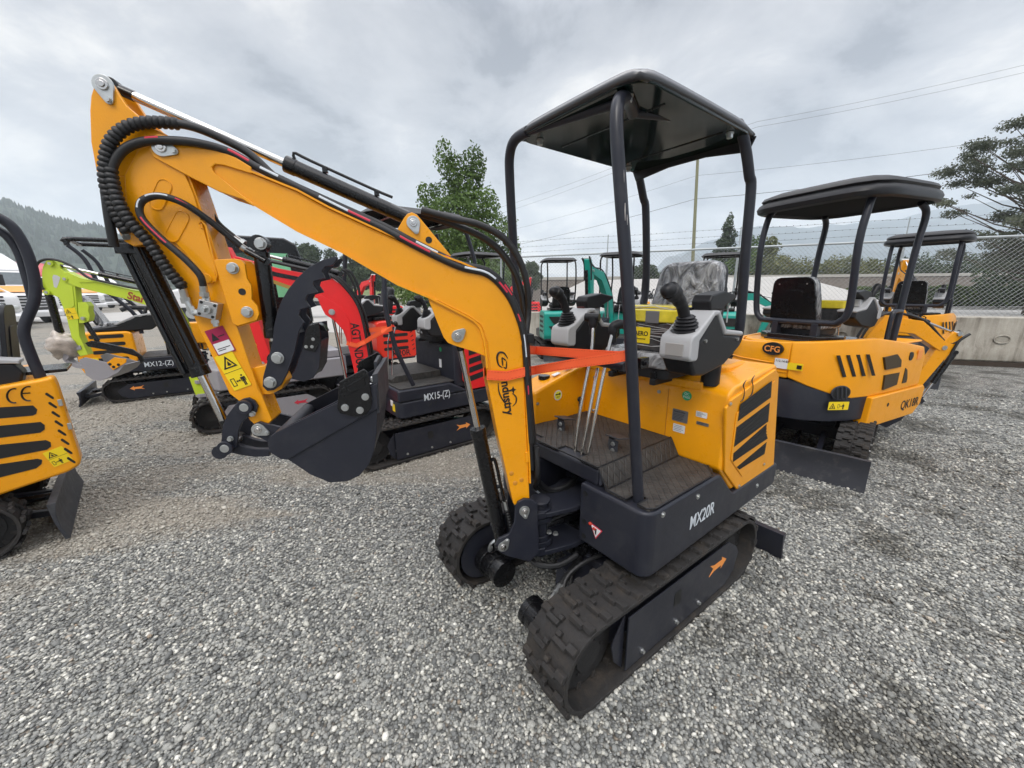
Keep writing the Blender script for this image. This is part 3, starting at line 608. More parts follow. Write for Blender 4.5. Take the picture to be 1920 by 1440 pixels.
b = MB(); b.tube([P1[-2]+Vector((0, -.02, 0)), P2[-1]], PR*.8, 12); b.tube([P3[-1], P4[-1]], PR*.8, 12); b.tube([P1[-1], P3[-1]], PR*.7, 12); b.tube([P2[-1], P4[-1]], PR*.7, 12); b.build('roof_frame', DRK, main)
zc_ = 2.135
NL, RL, FRr, RR_ = [m(px, py, 'z', zc_) for px, py in ((1200, 122), (1427, 243), (958, 247), (1188, 316))]
NL = m(1201, 116, 'z', zc_+.006)
cx = (NL.x+RL.x+FRr.x+RR_.x)/4; cy = (NL.y+RL.y+FRr.y+RR_.y)/4; hx = (NL.x+FRr.x-RL.x-RR_.x)/4; hy = (NL.y+RL.y-FRr.y-RR_.y)/4
def canopy_roof():
    n = 26; V = []; F = []
    def prof(u, v):      # u,v in -1..1: domed top with dropping corners
        e_ = (abs(u)**14+abs(v)**14)**(1/14)
        return .030-.004*(u*u+v*v)-.036*min(1, max(0, e_-.90)/.10)**1.6
    for i in range(n+1):
        for j in range(n+1):
            u = 2*i/n-1; v = 2*j/n-1; sx = 1-.035*abs(v)**8; sy = 1-.035*abs(u)**8
            V.append((cx+hx*u*sx, cy+hy*v*sy, zc_+prof(u, v)+(.012 if (abs(v) < .55 and abs(u) < .8) else 0)))
    for i in range(n):
        for j in range(n): a = i*(n+1)+j; F.append((a, a+n+1, a+n+2, a+1))
    b = MB(); b.add(V, F); o = b.build('canopy_roof', mat('satin_black_roof', (.030, .030, .034), .34, coat=.45, bump=.05, bscale=200, dirt=.2, dcol=(.08, .08, .085)), main, ang=60)
    s = o.modifiers.new('thickness', 'SOLIDIFY'); s.thickness = .02; s.offset = -1
    b = MB(); b.prism(rrect(cx-hx*.97, cy-hy*.97, cx+hx*.97, cy+hy*.97, .08, 5), 'z', zc_-.028, zc_-.012)
    ln = b.build('roof_lining', mat('teal_tinted_lining', (.003, .012, .010), .07, coat=.15, spec=.25), o, bevel=.004)  # teal reflection of nearby machines tinted into the lining colour
    b = MB()
    for u in (-.55, .45): b.tube([(cx+hx*u, cy-hy*.8, zc_-.028), (cx+hx*u, cy+hy*.8, zc_-.028)], .004, 6)
    b.build('lining_rib', BLK, ln)
    for u, v in ((.82, .7), (-.6, .86), (.78, -.75), (-.7, -.8)):
        b = MB(); b.bolt((cx+hx*u, cy+hy*v, zc_-.03), (0, 0, -1), .012, .02); b.build('roof_bolt', ZNC, o)
    # drooping side skirts at the rear corners
    b = MB(); b.prism([(cy-hy*.98, zc_-.02), (cy-hy*.9, zc_-.075), (cy-hy*.3, zc_-.05), (cy+hy*.3, zc_-.05), (cy+hy*.9, zc_-.075), (cy+hy*.98, zc_-.02)], 'x', cx-hx*.985, cx-hx*.955)
    b.build('rear_skirt', BPL, o, bevel=.004)
canopy_roof()

# bare scratches on the near canopy post
for px, py, hh, ww in ((1170, 330, .035, .0016), (1172, 397, .050, .0042), (1176, 412, .03, .003), (1187, 700, .02, .0015)):
    c = m(px, py, 'y', .345 if py > 350 else .325); d = (m.Ri @ (EYEV-m.o)-c).normalized(); c = c+d*.0195
    b = MB(); b.tube([c+Vector((.002, 0, hh/2)), c+Vector((0, 0, .1*hh)), c-Vector((.003, 0, hh/2))], [ww*.4, ww, ww*.3], 5, flat=.5); b.build('paint_scratch', mat('bare_scratched_steel', (.45, .42, .40), .6), main)
# ---------------------------------------------------------------- swing post, boom, stick, bucket of the main excavator
bo = lambda pts, y: B.xz(pts, y)
def bp(px, py, y): q = B(px, py, 'y', y); return q
# swing post
b = MB(BM)
fp = [(966, 952), (971, 941), (983, 935), (996, 936), (1008, 943), (1011, 1036), (993, 1053), (950, 1042), (934, 1033), (929, 1022), (935, 1010), (954, 1001), (964, 980)]
b.prism(bo(fp, .075), 'y', .063, .078); Pf = bo(fp, .075); b.prism(Pf, 'y', -.078, -.063)
sw = b.build('swing_post', DRK, main, bevel=.004)
b = MB(BM)
for z0, z1_ in ((.545, .575), (.365, .40)):
    b.prism([(.08, -.063), (.08, .063), (-.01, .055), (-.045, 0), (-.01, -.055)], 'z', z0, z1_)
b.cyl((0, 0, .34), (0, 0, .60), .034, 24); b.cyl((0, 0, .60), (0, 0, .612), .045, 24); b.box((.055, 0, .47), (.03, .12, .2)); b.build('king_post', DRK, sw, bevel=.004)
b = MB()      # machine-side lugs that hold the king pin
lug_ = [(.12, -.10), (.30, -.09), (.42, -.05)]+[(.42+.05*math.cos(R(a)), .02+.055*math.sin(R(a))) for a in (-60, -30, 0, 30, 60)]+[(.42, .080), (.30, .115), (.12, .126)]
for z0, z1_ in ((.548, .570), (.362, .386)): b.prism(lug_, 'z', z0, z1_)
for ya, yb_ in ((.112, .124), (-.112, -.100)): b.prism([(.105, .362), (.105, .57), (.17, .57), (.235, .545), (.20, .50), (.185, .46), (.20, .42), (.235, .386), (.17, .362)], 'y', ya, yb_)
b.box((.105, .01, .45), (.012, .23, .28)); br_ = b.build('swing_bracket', DRK, main, bevel=.004)
b = MB(BM)
for z0, z1_ in ((.515, .535), (.40, .42)): b.prism([(.07, -.05)]+[(-.012+.045*math.cos(R(a)), .045*math.sin(R(a))) for a in (250, 220, 180, 140, 110)]+[(.07, .05)], 'z', z0, z1_)
b.cyl((0, 0, .35), (0, 0, .585), .028, 20); b.cyl((0, 0, .57), (0, 0, .578), .05, 24); b.cyl((0, 0, .42), (0, 0, .445), .042, 20); b.build('king_pin', DRK, sw, bevel=.003)
b = MB(); b.tube([(.16, .055, .475), (.30, .045, .48), (.40, .035, .48)], [.022, .022, .014], 12); b.build('swing_cylinder', BLK, main); b = MB()
for q in ((.40, .06, .455), (.385, .085, .455)): b.bolt(q, (0, 0, 1), .010, .01)
b.build('bolt', ZNC, br_)
for path, r_ in (([(.18, .08, .50), (.28, .07, .515), (.38, .045, .50), (.44, .04, .47)], .009), ([(.14, .02, .45), (.26, .0, .44), (.36, .0, .46)], .010), ([(.30, .14, .345), (.40, .12, .325), (.47, .05, .325), (.45, -.04, .33)], .014), ([m(1128, 1040, 'z', .345), m(1090, 1058, 'z', .33), m(1062, 1085, 'z', .29), m(1058, 1120, 'z', .24), m(1072, 1150, 'z', .20), m(1092, 1160, 'z', .20)], .011), ([m(1120, 1043, 'z', .34), m(1080, 1066, 'z', .31), m(1070, 1095, 'z', .26), m(1082, 1125, 'z', .21), m(1100, 1150, 'z', .20)], .009)):
    b = MB(); P_ = smooth_path(path, 7); b.tube(P_, [r_*(1 if k % 2 else .78) for k in range(len(P_))], 8); b.build('guarded_hose', RUB, main)
for px, py, fl in ((983, 957, (-.004, -.026)), (943, 1024, (-.018, .026))):
    c = bp(px, py, .078); pin(sw, BM, c.x, .079, c.z, 1, .013, flag=fl)
# hoses running from the boom foot into the house
P0h = [bp(1000, 880, .03), bp(1001, 905, .03)]
iBM = BM
for k, (dy, dz, mm) in enumerate(((.035, 0, RUB), (.0, .02, RUB), (-.03, .03, RUB), (.055, -.012, RUB))):
    a = BM @ Vector((bp(999, 830, 0).x-.0, dy, bp(999, 830, 0).z)); a2 = BM @ Vector((bp(1000, 885, 0).x-.004, dy, bp(1000, 885, 0).z))
    P = [a, a2, m(1008, 912, 'x', .36)+Vector((0, -dy*.3, dz)), m(1030, 928, 'x', .30)+Vector((0, 0, dz)), m(1060, 918+2*k, 'x', .22)+Vector((0, 0, dz)), m(1085, 890, 'x', .12)+Vector((0, 0, 0))]
    hh = hose('hydraulic_hose', P, .011, main)
    if k == 3:
        Q = smooth_path(P, 6); b = MB(); b.tube(Q[13:19], .0114, 9); b.build('hose_print', WTS, hh); b = MB(); b.tube(Q[19:23], .0114, 9); b.build('hose_print', REDP, hh)
# boom
yb = .055
top = [(281, 263), (287, 255), (296, 251), (325, 257), (372, 270), (412, 283), (442, 295), (471, 312), (471, 324), (558, 359), (617, 391), (698, 428), (759, 455), (820, 478), (862, 493), (898, 508), (927, 529), (952, 555), (969, 583), (977, 611), (982, 692), (987, 801), (991, 874), (993, 935), (990, 948), (976, 952), (966, 949)]
bot = [(962, 943), (935, 824), (914, 716), (908, 640), (901, 612), (887, 599), (803, 557), (745, 535), (642, 475), (558, 435), (477, 386), (455, 372), (412, 358), (354, 330), (308, 305), (286, 293), (279, 279)]
b = MB(BM); b.prism(bo(top+bot, yb), 'y', -yb, yb); boom = b.build('boom', YEL, main, bevel=.004, ang=50)
# cast tip cheeks
tipo = [(281, 263), (287, 255), (296, 251), (325, 257), (372, 270), (412, 283), (442, 295), (471, 313), (472, 326), (420, 310), (404, 308), (397, 314), (400, 322), (455, 366), (477, 382), (475, 387), (455, 374), (412, 360), (354, 331), (308, 306), (286, 294), (279, 279)]
b = MB(BM); pt = bo(tipo, .062); b.prism(pt, 'y', .0551, .0625); b.prism(pt, 'y', -.0625, -.0551); b.build('boom_tip_cheek', YEL, boom, bevel=.003)
# flanges along the box
def flange(pts, w=.009, y0=-.063, y1=.063, nm='boom_flange'):
    P = bo(pts, yb); b = MB(BM); n = len(P); v = []
    for i, p in enumerate(P):
        a, c = P[max(i-1, 0)], P[min(i+1, n-1)]; d = Vector((c[0]-a[0], c[1]-a[1])).normalized(); q = (p[0]-d.y*w, p[1]+d.x*w); v.append((p, q))
    for i in range(n-1):
        (p0, q0), (p1, q1) = v[i], v[i+1]; b.add([(p0[0], y0, p0[1]), (p1[0], y0, p1[1]), (q1[0], y0, q1[1]), (q0[0], y0, q0[1]), (p0[0], y1, p0[1]), (p1[0], y1, p1[1]), (q1[0], y1, q1[1]), (q0[0], y1, q0[1])], [(0, 1, 2, 3), (7, 6, 5, 4), (0, 4, 5, 1), (1, 5, 6, 2), (2, 6, 7, 3), (3, 7, 4, 0)])
    return b.build(nm, YEL, boom, smooth=False)
flange([(471, 324), (558, 359), (617, 391), (698, 428), (759, 455), (820, 478), (862, 493), (898, 508), (927, 529), (952, 555), (969, 583), (977, 611), (982, 692), (987, 801), (991, 874), (992, 905)], -.006)
flange([(477, 386), (558, 435), (642, 475), (745, 535), (803, 559), (872, 594), (888, 603), (899, 616), (906, 640), (909, 664), (911, 690)], -.007)
# cylinder lug plates under the elbow
lug = [(803, 561), (817, 597), (832, 633), (840, 643), (852, 648), (890, 660), (909, 668), (912, 690), (916, 716), (925, 716), (917, 640), (905, 606), (880, 590), (820, 560)]
b = MB(BM); P = bo(lug, yb); b.prism(P, 'y', yb-.012, yb-.001); b.prism(P, 'y', -yb+.012, -yb+.001); b.build('lower_lug', YEL, boom, bevel=.002)
ul = [(743, 434), (758, 408), (764, 401), (772, 398), (781, 402), (790, 412), (846, 480), (838, 486)]
b = MB(BM); P = bo(ul, .04); b.prism(P, 'y', .032, .042); b.prism(P, 'y', -.042, -.032); b.build('upper_lug', YEL, boom, bevel=.002)
c = bp(804, 450, .042); b = MB(BM); b.cyl((c.x, .0415, c.z), (c.x, .0430, c.z), .011, 18); b.build('lug_hole_shade', BLS, boom)  # shade of the lug hole painted as a raised black disc
for px, py, y, fl, r in ((195, 160, .048, (.008, -.035), .015), (304, 277, .0625, (.030, -.008), .014), (775, 418, .042, (.008, -.026), .013), (858, 630, yb, (.020, .018), .013)):
    if px != 195: c = bp(px, py, y); pin(boom, BM, c.x, y, c.z, 1, r, flag=(-fl[0], fl[1]))
# inset slot on the tip cheek is left as the notch; clips along the back
for px, py in ((978, 636), (986, 857)):
    c = bp(px, py, yb); b = MB(BM); b.box((c.x-.006, yb-.02, c.z), (.018, .05, .045)); cl = b.build('hose_clip', YEL, boom, bevel=.002)
    b = MB(BM); b.box((c.x-.032, yb-.03, c.z), (.035, .06, .035)); b.build('clip_clamp', BPL, cl, bevel=.003)
# print on the boom: a ring emblem, the word below the strap, a star and a crescent
def bplane(px, py): return BM @ bp(px, py, yb+.0015)
Xb = BM.to_3x3() @ Vector((-1, 0, 0)); Zb = Vector((0, 0, 1)); Yb = BM.to_3x3() @ Vector((0, 1, 0))
def bprint(pts, closed=True, w=None, nm='boom_print'):
    b = MB(BM)
    if w:
        P = smooth_path([bp(x, y, yb+.001) for x, y in pts], 6); n = len(P); b.tube(P, [w*(.35+.65*math.sin(math.pi*(i+.6)/(n+.2))) for i in range(n)], 6, flat=.9)
        o = b.build(nm, BLS, boom); return o
    b.prism(bo(pts, yb), 'y', yb+.0002, yb+.0015); return b.build(nm, BLS, boom, smooth=False)
bprint([(952, 672), (945, 662), (936, 661), (932, 670), (935, 684), (942, 689)], w=.0042); bprint([(950, 677), (949, 690), (944, 688)], w=.003); bprint([(941, 671), (943, 686)], w=.003); bprint([(941, 670), (949, 676)], w=.003)
dirb = (BM.to_3x3() @ (bp(959, 800, yb)-bp(945, 700, yb))).normalized(); upb = Yb.cross(dirb).normalized()
text('boom_word', 'ndustry', BM @ bp(940, 716, yb+.0015), dirb, -upb if upb.dot(Xb) < 0 else upb, .048, BLS, boom, bold=.0012, sx=.93)
bprint([(934, 718), (936, 736), (944, 752), (950, 758)], w=.0030); bprint([(961, 762), (967, 755), (968, 746), (964, 740), (960, 738)], w=.003)
bprint([(962, 724), (964, 729), (968, 730), (964, 733), (963, 739), (960, 733), (956, 731), (960, 729)])
for px, py in ((981, 915), (962, 903), (969, 921)):
    c = bp(px-3, py-15, yb); b = MB(BM); b.ball((c.x, yb, c.z), (.010, .002, .010), 10, 6); b.build('weld_blob', COP, boom)
# lower lift cylinder and upper stick cylinder
a = bp(943, 1024, 0); e = bp(858, 630, .0)
lift = cylinder(main, BM, (a.x, 0, a.z), (e.x, 0, e.z), .030, .0125, .60, 'boom_cylinder', eye=.022)
b = MB(BM); A = Vector((a.x, 0, a.z)); E_ = Vector((e.x, 0, e.z)); dd = (E_-A).normalized(); sdv = Vector((-dd.z, 0, dd.x))*-1 if True else 0
s_ = Vector((-.045, .01, 0))
b.tube(smooth_path([A+dd*.42+s_*.55, A+dd*.43+s_*.9, A+dd*.38+s_, A+dd*.30+s_, A+dd*.22+s_*1.05], 4), .007, 8); b.box(A+dd*.30+s_*.7, (.03, .012, .012)); b.build('oil_pipe', BLK, lift)
b = MB(BM); b.cyl(A+dd*.23+s_*1.05, A+dd*.18+s_*1.08, .0095, 6); b.build('hose_fitting', ZNC, lift)
hose('guarded_hose', [A+dd*.19+s_*1.08, A+dd*.10+s_*1.15, A+dd*.02+s_*1.1, A+Vector((-.08, 0, -.02))], .013, lift, BM, ribs=.014)
a = bp(775, 418, .0); e = bp(207, 166, .0)
a = B(776, 414, 'y', -.0); e = B(212, 163, 'y', 0)
st = cylinder(main, BM, (a.x, 0, a.z), (e.x, 0, e.z), .0235, .0130, .475, 'stick_cylinder', line=(0, .006, .042), eye=.02)
# hoses along the boom top
H1 = [(940, 480, .03), (965, 525, .03), (985, 575, .03)]
def bhose(pts, r, prints=(), ribs=0., par=None, nm='hydraulic_hose', fit=True):
    P = [bp(x, y, yy) for x, y, yy in pts]; h = hose(nm, P, r, par or main, BM, ribs=ribs)
    Q = smooth_path(P, 6); n = len(Q)
    for f0, f1, mm in prints:
        i0, i1 = int(f0*(n-1)), max(int(f1*(n-1)), int(f0*(n-1))+1)
        d_ = Vector((0, r*.62, r*.30)); b = MB(BM); b.tube([q+d_ for q in Q[i0:i1+1]], r*.40, 7); b.build('hose_print', mm, h)
    return h
bhose([(790, 394, .02), (850, 410, .02), (900, 422, .02), (945, 447, .02), (975, 490, .02), (989, 540, .015), (990, 590, .0), (986, 640, .02), (990, 740, .02), (999, 830, .02)], .0125)
bhose([(790, 401, -.01), (850, 421, -.01), (900, 442, -.01), (935, 468, -.01), (962, 505, -.01), (978, 550, -.01), (986, 620, -.01), (993, 740, -.01), (1001, 830, -.01)], .0125)
bhose([(214, 480-18, .07), (203, 400, .078), (197, 330, .08), (207, 270, .075), (240, 236, .07), (290, 229, .062), (355, 236, .055), (420, 262, .04), (470, 290, .035), (520, 335, .035), (560, 352, .04), (640, 388, .04), (720, 424, .046), (780, 456, .05), (860, 494, .05), (915, 508, .05), (950, 542, .05), (972, 585, .05), (985, 640, .05), (990, 740, .05), (994, 830, .05), (998, 880, .05)], .0115, [(.62, .645, WTS), (.655, .675, REDP), (.76, .785, REDP), (.85, .86, WTS)])
bhose([(345, 541, .07), (312, 502, .075), (282, 458, .08), (245, 415, .085), (219, 365, .085), (210, 320, .08), (228, 285, .075), (262, 267, .072), (310, 263, .075), (370, 268, .07), (430, 285, .055), (490, 318, .05), (560, 352, .05), (640, 392, .05), (720, 430, .055), (780, 462, .057), (860, 500, .057), (915, 515, .057), (950, 550, .057), (970, 590, .057), (983, 640, .06), (990, 740, .06), (996, 830, .06)], .0115, [(.335, .36, REDP), (.46, .485, REDP), (.50, .53, WTS), (.575, .60, WTS), (.60, .625, REDP), (.66, .70, REDP), (.74, .79, WTS), (.80, .82, REDP), (.87, .885, REDP), (.905, .925, WTS), (.95, .96, REDP)])
# spiral guards on the hose loops
bhose([(240, 436, .074), (224, 412, .075), (205, 370, .078), (197, 325, .08), (205, 272, .077), (235, 240, .072), (280, 229, .064), (335, 232, .058)], .0165, ribs=.014, nm='guarded_hose')
bhose([(343, 538, .072), (312, 502, .077), (280, 455, .082), (243, 414, .087), (221, 375, .087), (210, 335, .082), (208, 315, .08)], .0165, ribs=.014, nm='guarded_hose')
# small loop on the stick: two ends from the valve block to the thumb cylinder
bhose([(381, 536, .085), (374, 515, .09), (345, 484, .092), (300, 445, .092), (267, 410, .092), (262, 385, .09), (276, 371, .088), (305, 368, .085), (345, 382, .075), (390, 412, .05), (425, 440, .03), (452, 462, .02)], .0095, [(.25, .37, REDP), (.43, .50, WTS), (.56, .68, WTS), (.70, .78, REDP), (.82, .85, WTS)])
bhose([(385, 380, -.03), (408, 418, -.03), (440, 446, -.02), (456, 460, -.01)], .0095)
for a_, b_ in (((381, 536, .085), (384, 555, .08)), ((452, 462, .02), (470, 474, .012)), ((440, 446, -.01), (458, 458, -.01)), ((230, 428, .05), (242, 448, .04)), ((342, 541, .066), (350, 568, .06))):
    b = MB(BM); p, q = bp(*a_), bp(*b_); b.cyl(p, q, .0105, 12); b.cyl(p.lerp(q, .6), q, .0135, 6); b.build('hose_fitting', ZNC, main)
# stick
ys = .048
so_ = [(168, 207), (170, 180), (176, 160), (184, 149), (194, 146), (204, 150), (212, 160), (222, 176), (237, 198), (258, 216), (281, 237), (312, 252), (330, 275), (357, 334), (365, 350), (386, 432), (405, 489), (437, 612), (470, 700), (492, 745), (510, 788), (503, 796), (478, 796), (468, 788), (448, 750), (423, 733), (376, 623), (343, 547), (318, 500), (284, 452), (250, 462), (232, 452), (217, 425), (194, 368), (179, 324), (170, 266)]
so_ = [(168, 207), (170, 180), (176, 160), (184, 149), (194, 146), (204, 150), (212, 160), (222, 176), (237, 198), (258, 216), (281, 237), (312, 252), (330, 275), (357, 334), (375, 385), (398, 452), (410, 490), (437, 590), (470, 690), (510, 788), (503, 796), (478, 797), (468, 788), (448, 752), (430, 738), (376, 623), (343, 547), (318, 500), (284, 456), (250, 462), (232, 452), (217, 425), (194, 368), (179, 324), (170, 266)]
P = bo(so_, ys); b = MB(BM)
upper = bo([(168, 207), (170, 180), (176, 160), (184, 149), (194, 146), (204, 150), (212, 160), (222, 176), (237, 198), (258, 216), (281, 237), (312, 252), (330, 275), (345, 310), (300, 330), (240, 330), (190, 330), (180, 320), (170, 266)], ys)
lower = bo([(345, 310), (357, 334), (375, 385), (398, 452), (410, 490), (437, 590), (470, 690), (510, 788), (503, 796), (478, 797), (468, 788), (448, 752), (430, 738), (376, 623), (343, 547), (318, 500), (284, 456), (250, 462), (232, 452), (217, 425), (197, 375), (183, 331), (190, 329), (240, 329), (300, 329)], ys)
b.prism(upper, 'y', ys-.014, ys); b.prism(upper, 'y', -ys, -ys+.014); b.prism(lower, 'y', -ys, ys)
stick = b.build('stick', YEL, main, bevel=.003, ang=50)
b = MB(BM); b.prism(bo([(222, 290), (240, 262), (255, 262), (242, 310), (232, 332), (222, 330)], ys), 'y', -ys+.014, ys-.014); b.build('stick_web', COP, stick)
rp = bo([(236, 330), (262, 282), (300, 268), (345, 318), (365, 365), (381, 420), (405, 500), (407, 520), (400, 532), (388, 530), (372, 512), (352, 478), (330, 455), (284, 450), (260, 440), (240, 400)], ys)
b = MB(BM); b.prism(rp, 'y', ys+.0002, ys+.007); b.build('stick_gusset', YEL, stick, bevel=.003)
def slotmark(cxp, cyp, lx, ly, w):      # raised lip of an oblong opening
    c0, c1 = bp(cxp-lx, cyp-ly, ys), bp(cxp+lx, cyp+ly, ys); d = (c1-c0).normalized(); n = Vector((-d.z, 0, d.x)); P = []
    for i in range(9): a = math.pi*i/8; P.append(c1+n*w*math.cos(a)+d*w*math.sin(a))
    for i in range(9): a = math.pi*i/8; P.append(c0-n*w*math.cos(a)-d*w*math.sin(a))
    P.append(P[0]); b = MB(BM); b.tube([Vector((p.x, ys+.008, p.z)) for p in P], .0022, 6); b.prism([(p.x, p.z) for p in P[:-1]], 'y', ys+.0072, ys+.0078); b.build('oblong_recess', COP if False else YEL, stick)
slotmark(304, 366, 7, -16, .018); slotmark(335, 425, 9, -17, .0175)
b = MB(BM); P = [bp(x, y, ys+.008) for x, y in ((378, 428), (372, 420), (378, 414), (386, 424), (396, 470), (407, 515), (403, 528))]; b.tube(P, .003, 6); b.build('weld_bead', YEL, stick)
c = bp(388, 522, ys+.007); b = MB(BM); b.cyl((c.x, ys+.006, c.z), (c.x, ys+.0105, c.z), .0145, 20); b.build('bushing', YEL, stick, bevel=.002)
c = bp(195, 160, ys); pin(stick, BM, c.x, ys, c.z, 1, .0145, flag=(-.006, -.036))
# thumb bracket: scalloped twin plates
tb = [(402, 487), (440, 485), (452, 487), (460, 495), (462, 512), (464, 522), (472, 535), (473, 550), (473, 562), (483, 573), (487, 588), (483, 600), (447, 611), (437, 606)]
b = MB(BM); P = bo(tb, .055); b.prism(P, 'y', .049, .060); b.prism(P, 'y', -.026, -.015); tbk = b.build('thumb_bracket', YEL, stick, bevel=.002)
for px, py, r in ((437, 503, .016), (464, 585, .016)):
    c = bp(px, py, .060); b = MB(BM); b.bolt((c.x, .060, c.z), (0, 1, 0), r*.9, .016); b.build('hex_bolt', ZNC, tbk, bevel=.0015)
c = bp(454, 547, .0605); b = MB(BM); b.cyl((c.x, .0600, c.z), (c.x, .0612, c.z), .0105, 18); b.build('plate_hole_shade', BLS, tbk)  # shade of a hole put on the plate as a black disc
lb = [(470, 690), (497, 684), (520, 700), (535, 700), (540, 712), (530, 728), (510, 738), (488, 738)]
b = MB(BM); b.prism(bo(lb, .02), 'y', -.028, .034); lbk = b.build('thumb_pivot_lug', YEL, stick, bevel=.003)
# thumb with teeth
th = [(494, 706), (505, 666), (512, 640), (514, 614), (520, 587), (529, 563), (542, 541), (559, 520), (580, 501), (606, 487), (630, 481), (634, 483), (624, 498), (610, 500), (604, 509), (610, 522), (589, 527), (587, 535), (596, 548), (577, 553), (573, 563), (582, 575), (563, 581), (561, 592), (570, 604), (561, 622), (552, 663), (539, 700), (527, 722), (514, 731), (502, 733), (493, 724)]
b = MB(BM); P = bo(th, .05); b.prism(P, 'y', .042, .054); b.prism(P, 'y', -.040, -.028); thm = b.build('thumb', DRK, main, bevel=.0015)
b = MB(BM); c0 = bp(552, 600, .0); b.box((c0.x+.0, .007, c0.z), (.02, .072, .09), Matrix.Rotation(R(12), 3, 'Y')); b.build('thumb_web', DRK, thm)
for px, py in ((521, 671), (507, 717)):
    c = bp(px, py, .054); b = MB(BM); b.bolt((c.x, .054, c.z), (0, 1, 0), .0160, .016); b.build('hex_bolt', ZNC, thm, bevel=.0015)
    b = MB(BM); b.cyl((c.x, -.05, c.z), (c.x, .054, c.z), .011, 14); b.build('pivot_pin', BLK, thm)
a = bp(490, 458, 0); e = bp(519, 672, 0)
tc_ = cylinder(main, BM, (a.x, 0.01, a.z), (e.x, 0.01, e.z), .0235, .012, .80, 'thumb_cylinder', eye=.024)
b = MB(BM); c = bp(489, 457, .035); b.bolt((c.x, .036, c.z), (0, 1, 0), .0150, .015); b.build('hex_bolt', ZNC, tc_, bevel=.0015)
b = MB(BM); p, q = bp(462, 470, .02), bp(499, 490, .03); b.cyl(p, q, .0105, 12); b.cyl(q-Vector((0, .01, 0)), q+Vector((0, .004, 0)), .013, 14); b.build('oil_port', BLK, tc_)
# valve block
c = bp(396, 580, ys+.012); b = MB(BM)
Rv = Matrix.Rotation(R(-18), 3, 'Y'); b.box((c.x, ys+.018, c.z), (.052, .036, .052), Rv); vb = b.build('valve_block', mat('machined_aluminium', (.45, .44, .43), .35, metal=.8, var=.08), stick, bevel=.002)
b = MB(BM); b.cyl((c.x, ys+.036, c.z), (c.x, ys+.046, c.z), .013, 20); b.box((c.x, ys+.05, c.z), (.006, .014, .014), Rv); b.build('valve_spindle', ZNC, vb, bevel=.001)
b = MB(BM)
for u in (-1, 1):
    for v in (-1, 1): q = Vector((c.x, 0, c.z))+Rv @ Vector((u*.018, 0, v*.018)); b.cyl((q.x, ys+.0355, q.z), (q.x, ys+.0372, q.z), .0045, 10)
b.build('screw_hole_shade', BLS, vb)  # black spots paint the shade down the screw holes
for p0, p1 in (((384, 555), (391, 566)), ((402, 597), (406, 612)), ((376, 584), (362, 588)), ((362, 588), (352, 566))):
    b = MB(BM); p, q = bp(p0[0], p0[1], ys+.02), bp(p1[0], p1[1], ys+.02); b.cyl(p, q, .0085, 12); b.cyl(p.lerp(q, .2), p.lerp(q, .6), .0115, 6); b.build('hose_fitting', ZNC, vb)
# stickers on the stick
def sticker(px0, py0, px1, py1, px2, py2, mm, nm, par=stick, yy=ys+.0015):
    """px0.. lower-left, px1.. lower-right, px2.. upper-left corner in the picture"""
    O, X1, Y1 = (BM @ bp(px0, py0, yy)), (BM @ bp(px1, py1, yy)), (BM @ bp(px2, py2, yy))
    X = (X1-O); Y = (Y1-O); return decal(nm, mm, par, O, X, Y, X.length, Y.length, r=.001), O, X, Y
d, O, X, Y = sticker(410, 668, 443, 657, 388, 620, mat('magenta_red_sticker', (.34, .008, .06), .45), 'red_warning_label')
Xn, Yn = X.normalized(), Y.normalized(); Yn = (Yn-Xn*Yn.dot(Xn)).normalized(); Zn = Xn.cross(Yn)
decal('white_panel', WHT, d, O+Xn*.003+Yn*.004+Zn*.0013, Xn, Yn, X.length-.006, Y.length*.42, .0005)
Mx = Matrix((Xn, Yn, Zn)).transposed().to_4x4(); Mx.translation = O+Zn*.0019
b = MB(Mx); W_, Hh = X.length, Y.length
b.prism([(.10*W_, .56*Hh), (.50*W_, .56*Hh), (.30*W_, .86*Hh)], 'z', -.0008, 0); b.box((.68*W_, .68*Hh, -.0003), (.34*W_, .035*Hh, .0004)); b.box((.5*W_, .24*Hh, 0), (.7*W_, .03*Hh, .0004)); b.box((.36*W_, .17*Hh, 0), (.42*W_, .03*Hh, .0004)); b.build('label_print', BLS, d, smooth=False)
O, X1, Y1 = (BM @ bp(440, 733, ys+.0015)), (BM @ bp(472, 721, ys+.0015)), (BM @ bp(410, 667, ys+.0015))
person_sticker(stick, O, X1-O, Y1-O, (X1-O).length, (Y1-O).length)
# bucket cylinder with guard pipes
a = bp(262, 458, -.0); e = bp(429, 806, -.0); a = B(256, 452, 'y', 0); e = B(431, 812, 'y', 0)
bc = cylinder(main, BM, (a.x, 0, a.z), (e.x, 0, e.z), .0275, .0135, .665, 'bucket_cylinder', eye=.02)
b = MB(BM)
dd = (e-a).normalized(); nn = Vector((dd.z, 0, -dd.x)); nn = nn if nn.x > 0 else -nn
for o_, k0, k1, rr_ in ((nn*.036+Vector((0, .018, 0)), .02, .72, .009), (nn*.04+Vector((0, -.018, 0)), .02, .72, .009), (Vector((0, .03, 0))-nn*.008, .03, .60, .007)):
    L_ = (e-a).length; b.tube([a+dd*L_*k0+o_, a+dd*L_*min(k1, .64)+o_], rr_, 8)
L_ = (e-a).length; b.box(a+dd*L_*.03+nn*.02, (.06, .06, .03)); b.box(a+dd*L_*.62+nn*.03, (.02, .03, .05)); b.build('guard_pipe', BLK, bc, bevel=.002)
